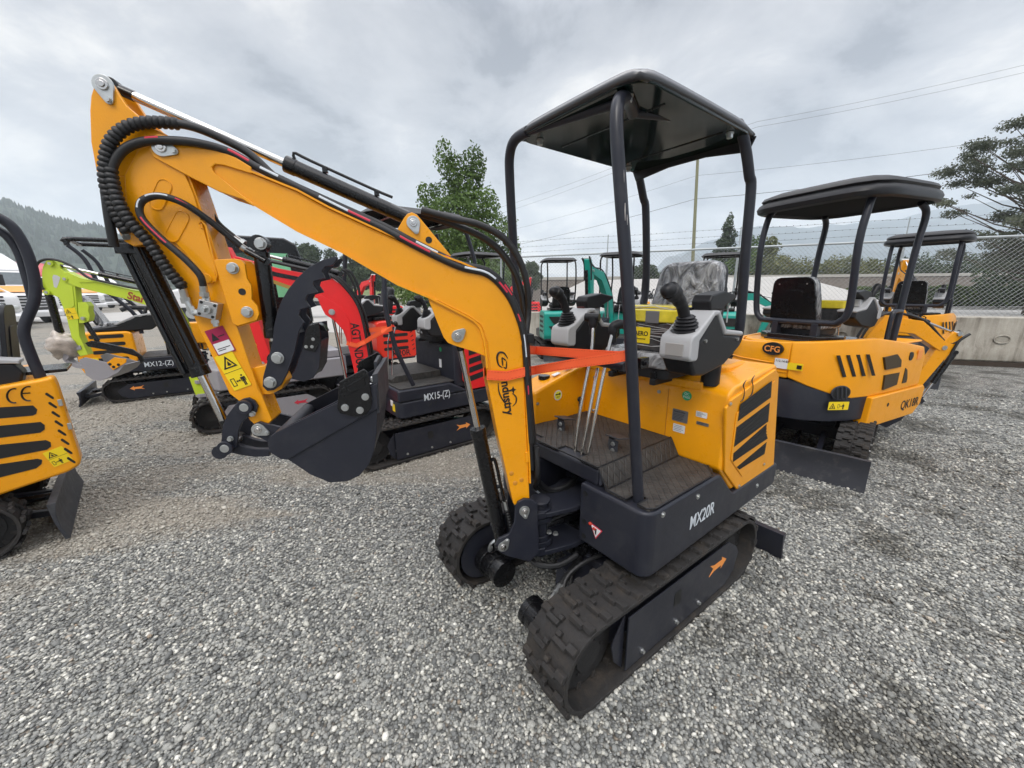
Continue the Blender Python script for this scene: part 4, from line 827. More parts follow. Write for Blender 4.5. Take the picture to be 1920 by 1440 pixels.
# links
def blink(pts, y, name, par=main, t=.012, mm=DRK):
    b = MB(BM); P = bo(pts, abs(y)); b.prism(P, 'y', abs(y)-t, abs(y)); b.prism(P, 'y', -abs(y), -abs(y)+t); return b.build(name, mm, par, bevel=.002)
l1 = blink([(455, 748), (466, 746), (477, 752), (483, 762), (480, 774), (472, 781), (463, 783), (453, 793), (447, 808), (445, 826), (441, 842), (432, 850), (420, 848), (413, 838), (415, 822), (417, 800), (425, 780), (437, 764), (446, 753)], .062, 'bucket_link')
for px, py, r in ((461, 762, .0155), (425, 838, .0155)):
    c = bp(px, py, .062); b = MB(BM); b.cyl((c.x, .062, c.z), (c.x, .078, c.z), r*1.55, 22); b.cyl((c.x, -.078, c.z), (c.x, -.062, c.z), r*1.55, 22); bs = b.build('link_boss', DRK, l1, bevel=.002)
    b = MB(BM); b.cyl((c.x, -.07, c.z), (c.x, .0785, c.z), r*.9, 20); b.build('pivot_pin', ZNC, l1, bevel=.001)
    c2 = bp(px+ (18 if px == 461 else 8), py-(24 if px == 461 else 20), .075) if False else c
    b = MB(BM); b.bolt((c.x-.018, .064, c.z+(-.026 if px == 461 else .03)), (0, 1, 0), .0075, .012); b.build('lock_bolt', ZNC, l1)
l2 = blink([(431, 828), (443, 832), (458, 838), (478, 842), (505, 842), (505, 856), (478, 857), (455, 854), (436, 850), (425, 848), (417, 838), (424, 829)], .045, 'bucket_rod', t=.018)
b = MB(BM); a = bp(430, 840, 0); e = bp(430, 806, 0); b.cyl((bp(425, 838, 0).x, -.05, bp(425, 838, 0).z), (bp(425, 838, 0).x, .05, bp(425, 838, 0).z), .024, 20); b.build('rod_boss', DRK, l2)
# bucket
yb1, yb0 = .155, -.185
body_ = [(505, 822), (514, 812), (560, 788), (640, 748), (700, 718), (707, 775), (706, 812), (701, 847), (692, 870), (674, 892), (650, 903), (619, 905), (582, 890), (536, 859), (508, 838)]
P = bo(body_, yb1); b = MB(BM); b.prism(P, 'y', yb1-.008, yb1); b.prism(P, 'y', yb0, yb0+.008)
# curved wrapper between the sides
wr = bo([(505, 822), (504, 834), (536, 859), (582, 890), (619, 905), (650, 903), (674, 892), (692, 870), (701, 847), (706, 812), (707, 775), (700, 718)], yb1); n = len(wr); vs = []
cxw = sum(p[0] for p in wr)/n; czw = sum(p[1] for p in wr)/n
for (x, z) in wr:
    d = Vector((cxw-x, czw-z)).normalized()*.008
    for y, dx, dz in ((yb0+.002, 0, 0), (yb1-.002, 0, 0), (yb1-.002, d.x, d.y), (yb0+.002, d.x, d.y)): vs.append((x+dx*1, y, z+dz*1))
b.add(vs, [(4*i+j, 4*i+(j+1) % 4, 4*i+4+(j+1) % 4, 4*i+4+j) for i in range(n-1) for j in range(4)]+[(3, 2, 1, 0), (4*n-4, 4*n-3, 4*n-2, 4*n-1)])
bk = b.build('bucket', DRK, main, bevel=.0015)
band = [(503, 828), (508, 817), (520, 809), (640, 751), (707, 718), (709, 765), (634, 806), (540, 860), (528, 859), (507, 846)]
for ya_, yc_ in ((yb1, yb1+.008), (yb0-.008, yb0)): b = MB(BM); P = bo(band, yb1); b.prism(P, 'y', ya_, yc_); b.build('side_band', DRK, bk, bevel=.0015)
ear = [(472, 803), (478, 794), (487, 790), (496, 793), (535, 802), (534, 830), (503, 828), (488, 820), (476, 816)]
for ya_, yc_ in ((-.064, -.052), (.052, .064)): b = MB(BM); P = bo(ear, .06); b.prism(P, 'y', ya_, yc_); er = b.build('bucket_ear', DRK, bk, bevel=.002)
c = bp(485, 805, .064); pin(er, BM, c.x, .064, c.z, 1, .0125, flag=(-.024, -.014))
b = MB(BM); p, q = bp(535, 812, yb1), bp(535, 812, yb1); b.cyl((bp(530, 815, .12).x, yb1-.01, bp(530, 815, .12).z), (bp(530, 815, .12).x, yb0+.01, bp(530, 815, .12).z), .022, 20); b.build('cross_tube', DRKM, bk)
ct = [(637, 715), (683, 691), (689, 697), (692, 706), (698, 748), (696, 765), (686, 776), (674, 781), (658, 779), (637, 773), (633, 764)]
for sdn, y in ((1, yb1+.008), (-1, yb0-.008)):
    b = MB(BM); P = bo(ct, yb1+.01); b.prism(P, 'y', y, y+sdn*.010); sc_ = b.build('side_cutter', BLK, bk, bevel=.003)
    if sdn > 0:
        P = bo([(641, 730), (683, 706), (685, 722), (650, 742), (642, 740)], yb1+.018); b = MB(BM); b.tube([(x, y+.0105, z) for x, z in P+[P[0]]], .002, 6); b.build('cutter_rib', BLK, sc_)
    for px, py in ((685, 744), (647, 764), (675, 769)):
        c = bp(px, py, yb1+.018); b = MB(BM); b.bolt((c.x, y+sdn*.010, c.z), (0, sdn, 0), .0095, .010); b.build('bolt', ZNC, sc_)
lip = bo([(697, 703), (708, 700), (712, 775), (706, 776)], yb1)
b = MB(BM); b.prism(lip, 'y', yb0+.002, yb1-.002); b.build('cutting_edge', DRKM, bk, bevel=.002)
c = bp(699, 712, yb1); b = MB(BM); b.prism([(-.15, c.z-.045), (-.02, c.z-.045), (-.02, c.z+.030), (-.14, c.z+.036)], 'x', c.x+.004, c.x+.016)
to = b.build('lip_plate', DRKM, bk, bevel=.002)
for yy, zz in ((.06, .0), (.06, -.03), (.10, -.015)):
    b = MB(BM); b.bolt((c.x+.002, yy, c.z+zz-.02), (1, 0, .1), .010, .018); b.build('bolt', ZNC, bk)
# orange webbing strap: round the boom and the canopy post
def strap(pathA, pathB, name, label, w=.017):
    root = empty(name, pathA[0])
    for P, nm in ((pathA, 'webbing'), (pathB, 'webbing')):
        Q = [Vector(p) for p in P]; vs = []
        for i, q in enumerate(Q):
            d = (Q[min(i+1, len(Q)-1)]-Q[max(i-1, 0)]).normalized(); up = (Vector((0, 0, 1))-d*d.z).normalized(); n_ = d.cross(up)
            for a_, c_ in ((w, .0012), (w, -.0012), (-w, -.0012), (-w, .0012)): vs.append(q+up*a_+n_*c_)
        b = MB(Matrix.Translation(-Vector(pathA[0]))); n = len(Q)
        b.add(vs, [(4*i+j, 4*i+(j+1) % 4, 4*i+4+(j+1) % 4, 4*i+4+j) for i in range(n-1) for j in range(4)]+[(3, 2, 1, 0), (4*n-4, 4*n-3, 4*n-2, 4*n-1)])
        o = b.build(nm, STR, root, smooth=False)
        for sg in (-.72, .72):
            for nn_ in (-.0016, .0016):
                b = MB(Matrix.Translation(-Vector(pathA[0]))); L_ = []
                for i, q in enumerate(Q):
                    d = (Q[min(i+1, len(Q)-1)]-Q[max(i-1, 0)]).normalized(); up = (Vector((0, 0, 1))-d*d.z).normalized(); L_.append(q+up*w*sg+d.cross(up)*nn_)
                for i in range(len(L_)-1):
                    k_ = max(1, int((L_[i+1]-L_[i]).length/.012))
                    for j in range(k_): b.tube([L_[i].lerp(L_[i+1], (j+.15)/k_), L_[i].lerp(L_[i+1], (j+.7)/k_)], .0007, 3)
                st_ = b.build('stitching', mat('dark_orange_thread', (.50, .05, .015), .8), o, smooth=False)
    tag(root, label, 'strap', 'orange tie-down straps'); return root
def bw(px, py, y): return B.w(bp(px, py, y))
def mw(px, py, ax, v): return m.w(m(px, py, ax, v))
yy = yb+.012
Aft = [bw(913, 703, yy), bw(950, 705, yy), bw(984, 697, yy), mw(1003, 694, 'x', .40), mw(1080, 681, 'x', .33), mw(1150, 672, 'x', .30), mw(1182, 665, 'x', .275), mw(1192, 664, 'y', .375), mw(1193, 667, 'y', .33), mw(1186, 668, 'y', .31)]
Bft = [bw(907, 700, yb), bw(910, 692, -yb), bw(940, 686, -yb-.01), bw(990, 656, -yb-.01), mw(1005, 657, 'x', .29), mw(1090, 663, 'x', .28), mw(1160, 668, 'x', .275), mw(1188, 664, 'x', .252), mw(1193, 666, 'y', .36)]
Cft = [bw(905, 688, yb-.01), bw(911, 701, yb+.004), bw(950, 707, yy+.003), bw(986, 700, yy+.003), mw(1003, 697, 'x', .405)]
strap(Aft, Bft, 'tie_down_strap', 'orange webbing strap tied round the yellow boom and the canopy post of the near excavator', .0185)
# wrapped tool case on the seat
tcase = empty('tool_case', m.w((-.26, .125, 1.215)), MYAW)
tag(tcase, 'black and yellow tool case wrapped in clear film standing on the front excavator seat', 'tool case')
b = MB(); b.prism(rrect(-.085, -.155, .085, .155, .02, 3), 'z', 0, .135); b.build('case_body', mat('film_wrapped_black', (.045, .045, .048), .2, coat=.8, var=.4, vscale=30, bump=.5, bscale=18), tcase, bevel=.008)
b = MB(); b.prism(rrect(-.095, -.165, .095, .165, .02, 3), 'z', .135, .195); b.prism(rrect(-.075, -.15, .075, .15, .02, 3), 'z', .195, .212); ld = b.build('case_lid', mat('film_wrapped_yellow', (.72, .58, .03), .22, coat=.8, var=.2, vscale=20, bump=.4, bscale=18), tcase, bevel=.01, seg=3)
b = MB(); b.box((.0955, .0, .16), (.004, .07, .055)); b.build('case_latch', SIL, ld, bevel=.002)
fl_ = decal('case_label', YST, tcase, (.0865, -.120, .035), (0, 1, 0), (0, 0, 1), .11, .075)
text('case_brand', 'KAERO', (.088, -.113, .070), (0, 1, 0), (0, 0, 1), .030, BLS, fl_, bold=.0008, sx=.95); text('case_subtitle', 'Professional', (.088, -.101, .051), (0, 1, 0), (0, 0, 1), .014, BLS, fl_)
b = MB()
rr_ = random.Random(5)
for k in range(16): z_ = rr_.uniform(.02, .2); b.tube([(.082, -.16, z_), (.0865, 0, z_+rr_.uniform(-.02, .02)), (.092, .16, z_+rr_.uniform(-.03, .03))], .0012, 4)
b.build('film_crease', mat('pale_film_edge', (.55, .55, .55), .2), tcase)

def weld(pts, y, par, mm=None, r=.0022):
    P = [bp(px, py, y) for px, py in pts]; Q = []; L_ = 0
    for i in range(len(P)-1):
        k = max(2, int((P[i+1]-P[i]).length/.0045))
        for j in range(k): Q.append(P[i].lerp(P[i+1], j/k))
    rg_ = random.Random(len(Q)); b = MB(BM); b.tube([q+Vector((rg_.uniform(-.0006, .0006), 0, rg_.uniform(-.0006, .0006))) for q in Q], [r*rg_.uniform(.75, 1.25) for _ in Q], 6); return b.build('weld_bead', mm or YEL, par, ang=70)
weld([(803, 561), (820, 562), (880, 592), (903, 608), (914, 640), (922, 716)], yb+.0005, boom)
weld([(471, 318), (420, 305), (402, 306), (396, 315), (402, 326), (455, 368), (475, 384)], .0585, boom)
weld([(745, 436), (780, 452), (838, 482)], .044, boom)
weld([(402, 489), (418, 545), (437, 604), (448, 612), (482, 601)], .0525, stick)
weld([(470, 690), (486, 738)], .0485, stick)
weld([(236, 330), (240, 400), (260, 440), (284, 450), (330, 455), (352, 478), (372, 512), (388, 530), (400, 532)], ys+.0012, stick)
weld([(536, 859), (634, 806), (709, 765)], yb1+.004, bk, DRK)
weld([(964, 948), (985, 938), (1006, 946)], .064, sw, DRK)
weld([(558, 362), (617, 394), (698, 431), (759, 458), (820, 481), (862, 496)], yb+.0005, boom)
weld([(477, 384), (558, 433), (642, 473), (745, 533), (803, 557)], yb+.0005, boom)
# ---------------------------------------------------------------- the other machines
GRP = 'mini excavators parked on the gravel'
def patch(fr, M, pts, P0, nrm, mm, par, name, t=.003):
    """thin sheet on any plane through P0: the corners are picture points"""
    n = Vector(nrm).normalized(); P0 = Vector(P0); c = fr.Ri @ (EYEV-fr.o)
    if n.dot(c-P0) < 0: n = -n
    V = []
    for px, py in pts:
        r = fr.Ri @ ray(px, py); V.append(c+r*((P0-c).dot(n)/r.dot(n)))
    k = len(V); b = MB(M); ar = sum((V[i-1]-V[0]).cross(V[i]-V[0]).dot(n) for i in range(k))
    if ar < 0: V = V[::-1]
    b.add([v for v in V]+[v+n*t for v in V], [tuple(range(k))[::-1], tuple(range(k, 2*k))]+[(i, (i+1) % k, k+(i+1) % k, k+i) for i in range(k)])
    return b.build(name, mm, par, smooth=False), V, n
def roof_slab(root, M, cx, cy, hx, hy, z, style, m=None, tilt=0.):
    m = m or BPL; n = 18; V = []; F = []
    T = (M or Matrix()) @ Matrix.Translation((cx, cy, z)) @ Matrix.Rotation(tilt, 4, 'Y')
    def ring(k, hh, dz):      # superellipse ring
        out = []
        for i in range(32):
            a = 2*math.pi*i/32; c, s = math.cos(a), math.sin(a); e_ = 5.
            r = (abs(c)**e_+abs(s)**e_)**(-1/e_); out.append((hx*k*c*r, hy*k*s*r, dz))
        return out
    if style == 'thick': prof = [(.0, .135), (.5, .133), (.80, .118), (.92, .092), (.955, .066), (.935, .050), (.975, .030), (1., .0), (.985, -.034), (.93, -.045), (.90, -.02), (.5, -.008), (.0, -.008)]
    else: prof = [(.0, .055), (.6, .053), (.86, .045), (1., -.005), (.985, -.010), (.86, .020), (.5, .025), (.0, .025)]
    for k, dz in prof: V += ring(max(k, .001), 1, dz)
    L = len(prof)
    for j in range(L-1):
        for i in range(32): a = j*32+i; c = j*32+(i+1) % 32; F.append((a, a+32, c+32, c))
    b = MB(T); b.add(V, F); o = b.build('canopy_roof', m, root, ang=42)
    b = MB(T); b.box((-hx*.55, 0, -.012), (.03, hy*1.5, .02)); b.box((hx*.55, 0, -.012), (.03, hy*1.5, .02)); b.build('roof_bracket', BLK, o)
    b = MB(T); b.prism(rrect(-hx*.86, -hy*.86, hx*.86, hy*.86, hx*.2, 4), 'z', -.024 if style == 'thick' else .006, -.012 if style == 'thick' else .018); b.build('roof_lining', mat('glare_stop_black', (.010, .010, .011), .85, spec=.08), o); return o  # matt dark sheet added below the roof to stop glare
def canopy(root, M, cx=-.08, cy=.03, hx=.46, hy=.38, z=2.13, style='flat', px=(.30, -.50), py=.31, low=.75, bar=1.22, r=.019, m=BPL, lean=.05, tilt=0., pm=DRK, thin=False):
    rf = roof_slab(root, M, cx, cy, hx, hy, z, style, m, tilt)
    for sd in (1, -1):
        b = MB(M); y = cy+sd*py
        b.tube(smooth_path([(px[0]-.06, y, low), (px[0]-.03, y, low+.5), (px[0], y, z-.35), (px[0]+lean*.3, y, z-.10), (px[0]-.05, y*.95, z-.02)], 4), r, 10); b.build('canopy_post', pm, root)
    b = MB(M)
    ya, yb_ = cy-py, cy+py; x = px[1]
    b.tube(smooth_path([(x+.06, yb_*.97, z-.02), (x+.0, yb_, z-.10), (x-.05, yb_, z-.38), (x+.0, yb_, bar+.14), (x, yb_-.05, bar+.02), (x, yb_-.14, bar), (x, ya+.14, bar), (x, ya+.05, bar+.02), (x, ya, bar+.14), (x-.05, ya, z-.38), (x, ya, z-.10), (x+.06, ya*.97, z-.02)], 4), r, 10)
    b.build('rear_hoop', pm, root)
    b = MB(M); b.box((x, cy+.16, bar-.09), (.06, .05, .16)); b.box((x, cy-.16, bar-.09), (.06, .05, .16)); b.box((x, cy, bar-.16), (.12, .44, .02)); b.build('hoop_bracket', pm, root, bevel=.003)
    return rf
def cockpit(root, M, film=True, z=1.14, cx=-.33, two=True, board=True):
    s = seat(root, M, (cx, .04), z, .08, film=FILM if film else BPL, w=.20, bh=.42, board=board)
    for sd in (1, -1):
        y1, y2 = (.42, .28) if sd > 0 else (-.34, -.21); zo = z-1.14
        sp = [(x+cx+.33, zz+zo) for x, zz in sideP]; sh = [(x+cx+.33, zz+zo) for x, zz in shellP]
        console(root, M, y1, y2, sp, sh, sd, arm=(cx+.10, 1.43+zo), js=(cx+.29, 1.33+zo), grip=(.05, 0, .12), sc=.95)
    b = MB(M)
    for y in (-.03, .08): b.tube([(.20, y, z-.40), (.17, y, z-.05), (.13, y, z+.10)], .007, 8)
    lv = b.build('control_lever', CHR, root); b = MB(M)
    for y in (-.03, .08): b.ball((.125, y, z+.13), (.02, .03, .024), 10, 6)
    b.build('lever_knob', BPL, lv)
def ribbon(pts, ws):
    L = []; Rr = []; n = len(pts)
    for i, (x, z) in enumerate(pts):
        a, c = pts[max(i-1, 0)], pts[min(i+1, n-1)]; d = Vector((c[0]-a[0], c[1]-a[1])).normalized(); w = ws[i]
        L.append((x-d.y*w, z+d.x*w)); Rr.append((x+d.y*w, z-d.x*w))
    return L+Rr[::-1]
def boomset(root, M, boom, bw_, stick, sw_, bucket, mat_, bmat=DRK, hw=.05, cyl_a=None, thumb=None, hoses=True, teeth=True, bkw=.16, lift=True):
    """boom / stick: centre lines in the boom plane (x out, z up)"""
    b = MB(M); b.prism(ribbon(boom, bw_), 'y', -hw, hw); bo_ = b.build('boom', mat_, root, bevel=.006)
    b = MB(M); b.prism(ribbon(stick, sw_), 'y', -hw*.85, hw*.85); sk = b.build('stick', mat_, root, bevel=.006)
    tip = boom[-1]; n = len(boom); mid = boom[n//2]
    for (x, z) in (boom[0], tip, stick[0], stick[-1]):
        b = MB(M); b.cyl((x, -hw*1.15, z), (x, hw*1.15, z), .022, 16); b.build('pivot_pin', ZNC, bo_)
    f = boom[0]
    if lift: cylinder(root, M, (f[0]+.09, 0, f[1]-.12), (mid[0]+.03, 0, mid[1]-.10), .030, .013, .58, 'boom_cylinder', n=14)
    k = boom[-2]; a = (mid[0]*.55+k[0]*.45, 0, mid[1]*.55+k[1]*.45+.13)
    cylinder(root, M, a, (stick[0][0], 0, stick[0][1]), .024, .012, .5, 'stick_cylinder', line=(0, 0, .04), n=14)
    b = MB(M); mx_ = Vector((a[0], 0, a[2])); b.prism([(mx_.x-.05, mx_.z-.12), (mx_.x-.01, mx_.z+.02), (mx_.x+.02, mx_.z+.02), (mx_.x+.08, mx_.z-.10)], 'y', -.03, .03); b.build('cylinder_lug', mat_, bo_, bevel=.004)
    s0, s1 = Vector((stick[1][0], 0, stick[1][1])), Vector((stick[-1][0], 0, stick[-1][1])); d = (s1-s0).normalized(); out = Vector((d.z, 0, -d.x)); out = out if out.x > 0 else -out
    p0 = s0+out*.13-d*.02; p1 = s1-d*.05+out*.15
    cylinder(root, M, p0, p1, .026, .012, .62, 'bucket_cylinder', n=14)
    b = MB(M); l = [(p1.x, p1.z), (s1.x-d.x*.09, s1.z-d.z*.09)]; b.prism(ribbon(l, [.022, .022]), 'y', -.055, -.043); b.prism(ribbon(l, [.022, .022]), 'y', .043, .055); lk = b.build('bucket_link', bmat, root, bevel=.002)
    if bucket:
        B0 = Vector(bucket[0]); P = [(x, z) for x, z in bucket]; b = MB(M)
        b.prism(P, 'y', bkw-.008, bkw); b.prism(P, 'y', -bkw, -bkw+.008)
        w = P[:]; vs = []; n = len(w); cxw = sum(p[0] for p in w)/n; czw = sum(p[1] for p in w)/n
        for (x, z) in w:
            dd = Vector((cxw-x, czw-z)).normalized()*.01
            for y, q in ((-bkw+.002, 0), (bkw-.002, 0), (bkw-.002, 1), (-bkw+.002, 1)): vs.append((x+dd.x*q, y, z+dd.y*q))
        b.add(vs, [(4*i+j, 4*i+(j+1) % 4, 4*i+4+(j+1) % 4, 4*i+4+j) for i in range(n-1) for j in range(4)])
        bk_ = b.build('bucket', bmat, root, bevel=.002)
        if teeth:
            tp = Vector((P[-1][0], 0, P[-1][1])); pv = Vector((P[-2][0], 0, P[-2][1])); td = (tp-pv).normalized()
            for y in (-.12, -.04, .04, .12):
                b = MB(M); b.tube([tp+Vector((0, y, 0)), tp+Vector((0, y, 0))+td*.07], [.02, .008], 4); b.build('bucket_tooth', DRKM, bk_)
    if hoses:
        P = [Vector((x, 0, z)) for x, z in boom]; top = []
        for i, p in enumerate(P):
            a_, c_ = P[max(i-1, 0)], P[min(i+1, len(P)-1)]; d_ = (c_-a_).normalized(); top.append(p+Vector((-d_.z, 0, d_.x))*(bw_[i]+.012))
        for y, ex in ((.035, .0), (-.03, .02)):
            end = [Vector((stick[0][0]+.08, y*1.8, stick[0][1]+.02-ex)), s0+out*.10+Vector((0, y*1.8, .12)), s0+out*.09+d*.12+Vector((0, y*1.8, 0))]
            hose('hydraulic_hose', [p+Vector((0, y, 0)) for p in top]+end, .012, root, M, n=7)
    if thumb:
        t0, t1 = Vector((thumb[0][0], 0, thumb[0][1])), thumb; b = MB(M); b.prism(ribbon(thumb, [.035]*(len(thumb)-1)+[.012]), 'y', .028, .040); b.prism(ribbon(thumb, [.035]*(len(thumb)-1)+[.012]), 'y', -.040, -.028); b.build('thumb', bmat, root, bevel=.002)
    return bo_, sk
def block_body(root, M, col, base, L=(.40, -.88), hy=.45, z=(.44, .60, 1.06), hood=-.22, vents='side', vmat=GRL, door=None, seatbox=BLK, wall=None, rnd=.05):
    b = MB(M); x0, x1 = L[1], L[0]
    b.prism(rrect(x0+.03, -hy, x1, hy, .06, 4), 'z', z[0], z[1]); bs = b.build('house_base', base, root, bevel=.012)
    b = MB(M); b.prism(rrect(hood+.01, -hy+.02, x1-.02, hy-.02, .04, 3), 'z', z[1]+.002, z[1]+.012); b.build('floor_mat', MATT, bs)
    b = MB(M); b.prism([(hood, z[1]-.0), (hood-.01, z[2]-.03), (hood-.06, z[2]), (x0+.08, z[2]), (x0+.02, z[2]-.05), (x0, z[1]-.05), (x0+.04, z[0]+.02), (hood-.1, z[0]+.02)], 'y', -hy-.012, hy+.012); cv = b.build('engine_cover', col, root, bevel=.03, seg=3, ang=25)
    if wall:
        b = MB(M); b.box((hood+.004, 0, (z[1]+z[2])/2), (.008, hy*1.85, z[2]-z[1]-.05)); b.build('front_wall', wall, cv, bevel=.004)
    yv = hy+.0125
    for sd in (1, -1):
        for k in range(4):
            zz = z[1]+.0+k*.105; b = MB(M); b.prism(rrect(x0+.16, zz, hood-.10, zz+.05, .02, 3), 'y', sd*yv, sd*(yv+.002)); b.build('vent_slot', vmat, cv, smooth=False)
        for k in range(6):
            zz = z[1]-.02+k*.07; xx = x0+.07+k*.006; b = MB(M); b.prism([(xx-.02, zz+.02), (xx-.01, zz+.03), (xx+.03, zz+.005), (xx+.02, zz-.005)], 'y', sd*yv, sd*(yv+.002)); b.build('side_slot', BLS, cv, smooth=False)
    for k in range(2):
        zz = z[1]-.0+k*.20; b = MB(M); b.prism([(-.36, zz), (.26, zz), (.36, zz+.15), (-.36, zz+.15)], 'x', x0-.008, x0+.06); b.build('rear_vent', vmat, cv, smooth=False)
    b = MB(M); b.box((hood-.25, 0, z[2]+.03), (.42, .6, .05)); b.build('seat_mount', seatbox, cv, bevel=.01)
    b = MB(M)
    for zz in (z[0]+.02, z[0]+.12): b.prism([(x1-.03, -.10), (x1+.06, -.08), (x1+.12, 0), (x1+.06, .08), (x1-.03, .10)], 'z', zz-.01, zz+.02)
    b.cyl((x1+.07, 0, z[0]-.05), (x1+.07, 0, z[0]+.17), .03, 16); b.build('swing_bracket', base, root, bevel=.004)
    return bs, cv

# ============ red-boomed slate machine (second row, behind the bucket)
ax_, ay_, aw = -1.03, 3.755, R(218)
A = Fr(ax_, ay_, aw); agt = empty('mini_excavator', (ax_, ay_, 0), aw)
tag(agt, 'slate mini excavator with a red AGT boom and red louvre door, behind the front bucket', 'excavator', GRP)
undercarriage(agt, None, arrow=-1, blade=-.93, bw=.5, bz=(.02, .22), bm=DRK, pitch=.07)
b = MB(); b.prism([(.30, -.46), (.30, .40), (.285, .435), (.25, .455), (-.92, .455), (-.97, .40), (-.97, -.40), (-.92, -.455), (.25, -.46)], 'z', .40, .55)
b.prism([(.30, .5501), (.30, .66), (-.22, .66), (-.42, .5501)], 'y', -.455, .455); bs = b.build('house_base', DRK, agt, bevel=.02, seg=3)
b = MB(); b.prism(rrect(-.28, -.43, .27, .43, .03, 3), 'z', .662, .670); b.prism([(.24, .6705), (.24, .70), (.2, .73), (-.27, .73), (-.27, .6705)], 'y', -.42, .16); b.build('floor_mat', MATT, bs, bevel=.003)
b = MB(); b.prism([(-.28, .60), (-.28, 1.0), (-.32, 1.03), (-.86, 1.05), (-.90, .98), (-.95, .55), (-.5, .55)], 'y', -.44, .42); cv = b.build('engine_cover', DRK, agt, bevel=.025, seg=3, ang=25)
b = MB(); b.prism([(-.44, .555), (-.36, .66), (-.36, .97), (-.41, 1.02), (-.86, 1.04), (-.90, .96), (-.94, .57)], 'y', .42, .465); dr = b.build('louvre_door', RED, cv, bevel=.012, seg=2)
for k in range(4):
    z0 = .64+k*.085; b = MB(); b.prism([(-.42, z0), (-.42, z0+.055), (-.85, z0+.135), (-.86, z0+.08)], 'y', .4655, .4675); b.build('louvre_mesh', GRL, dr, smooth=False)
text('model_name', 'MX15-(Z)', A(795, 752, 'y', .457), (-1, 0, 0), Zp, .092, WTS, bs, sx=.72, bold=.0005)
for k in range(12):
    p = A(804+k*10.0, 762-k*4.3, 'y', .4565); b = MB(); b.prism([(p.x, p.z), (p.x-.022, p.z+.028), (p.x-.034, p.z+.028), (p.x-.012, p.z)], 'y', .4555, .4575); b.build('base_slot', BLS, bs, smooth=False)
c = A(826, 655, 'x', -.279); b = MB(); b.cyl(c, c+Vector((.002, 0, 0)), .023, 20); b.build('inspection_sticker', GRS, cv)
c = A(824, 688, 'x', -.279); decal('white_label', WHT, cv, c, (0, 1, 0), Zp, .05, .085)
c = A(733, 738+22, 'x', .301); decal('white_label', WHT, bs, c, (0, 1, 0), Zp, .06, .055)
c = A(736, 762, 'x', .301); decal('yellow_label', YST, bs, c+Vector((0, 0, -.04)), (0, 1, 0), Zp, .06, .07)
cockpit(agt, None, z=1.08, cx=-.36)
p = smooth_path([A(775, 722, 'y', .37), A(752, 675, 'y', .36), A(738, 640, 'y', .35), A(722, 570, 'y', .33), A(722, 500, 'y', .31), A(728, 468, 'y', .29)], 5); b = MB(); b.tube(p, .02, 12); b.build('canopy_post', DRK, agt)
b = MB(); b.tube(smooth_path([A(694, 700, 'y', -.34), A(650, 560, 'y', -.34), A(647, 490, 'y', -.33), A(648, 455, 'y', -.30)], 5), .02, 12); b.build('canopy_post', DRK, agt)
b = MB(); b.tube(smooth_path([Vector((-.55, .05, 1.12)), Vector((-.58, .22, 1.13)), Vector((-.60, .33, 1.22)), Vector((-.62, .33, 1.7)), Vector((-.52, .31, 2.08))], 5), .02, 12); b.build('canopy_post', DRK, agt)
b = MB(); b.tube(smooth_path([Vector((-.55, .0, 1.12)), Vector((-.58, -.18, 1.13)), Vector((-.60, -.28, 1.22)), Vector((-.62, -.28, 1.7)), Vector((-.52, -.26, 2.08))], 5), .02, 12); b.build('canopy_post', DRK, agt)
roof_slab(agt, None, -.10, .03, .48, .40, 2.13, 'flat')
_k = A.w((.42, .02, 0)); AB = Fr(_k.x, _k.y, R(193)); ABM = AB.rel(A)
def tr_(fr, M, par, pts, ypl, ya, yb2, mm, name, bev=.004):
    b = MB(M); b.prism(fr.xz(pts, ypl), 'y', ya, yb2); return b.build(name, mm, par, bevel=bev)
rboom = tr_(AB, ABM, agt, [(440, 480), (470, 489), (520, 503), (570, 512), (620, 520), (640, 535), (657, 553), (670, 570), (677, 587), (682, 612), (694, 680), (704, 760), (710, 800), (690, 800), (672, 735), (657, 665), (648, 632), (640, 612), (620, 590), (596, 560), (560, 547), (530, 537), (500, 525), (470, 513), (436, 499)], .05, -.05, .05, RED, 'boom')
tr_(AB, ABM, rboom, [(440, 487), (470, 497), (520, 511), (560, 519), (600, 526), (598, 531), (556, 526), (516, 518), (468, 505), (440, 495)], .051, .0502, .054, BLK, 'groove_stripe', 0)  # black strip on the flat face paints the dark of a groove
tr_(AB, ABM, rboom, [(440, 497), (470, 509), (500, 520), (530, 531), (560, 541), (590, 553), (590, 560), (560, 548), (530, 538), (500, 527), (470, 515), (440, 503)], .051, .0502, .052, mat('gold_underside', (.35, .22, .04), .5), 'boom_underside', 0)
tr_(AB, ABM, rboom, [(594, 556), (602, 553), (640, 575), (655, 600), (660, 640), (655, 645), (646, 622), (626, 600), (610, 590), (603, 577)], .055, .051, .058, RED, 'lower_lug')
c = AB(622, 585, 'y', .06); b = MB(ABM); b.bolt((c.x, .058, c.z), (0, 1, 0), .021, .018); b.build('hex_bolt', ZNC, rboom)
e1, e2 = AB(622, 585, 'y', 0), AB(668, 800, 'y', 0); cylinder(agt, ABM, (e2.x, 0, e2.z), (e1.x, 0, e1.z), .030, .013, .42, 'boom_cylinder', n=16)
e1, e2 = AB(640, 520, 'y', 0), AB(455, 468, 'y', 0); cylinder(agt, ABM, (e1.x, 0, e1.z+.03), (e2.x-.0, 0, e2.z), .026, .013, .6, 'stick_cylinder', line=(0, 0, .045), n=16)
for yy, px in ((.06, 0), (.02, 6)): hose('hydraulic_hose', [AB(x+px, y-3, 'y', yy) for x, y in ((480, 487), (560, 505), (620, 520), (650, 545), (672, 578), (684, 620), (696, 690), (706, 760))], .013, agt, ABM)
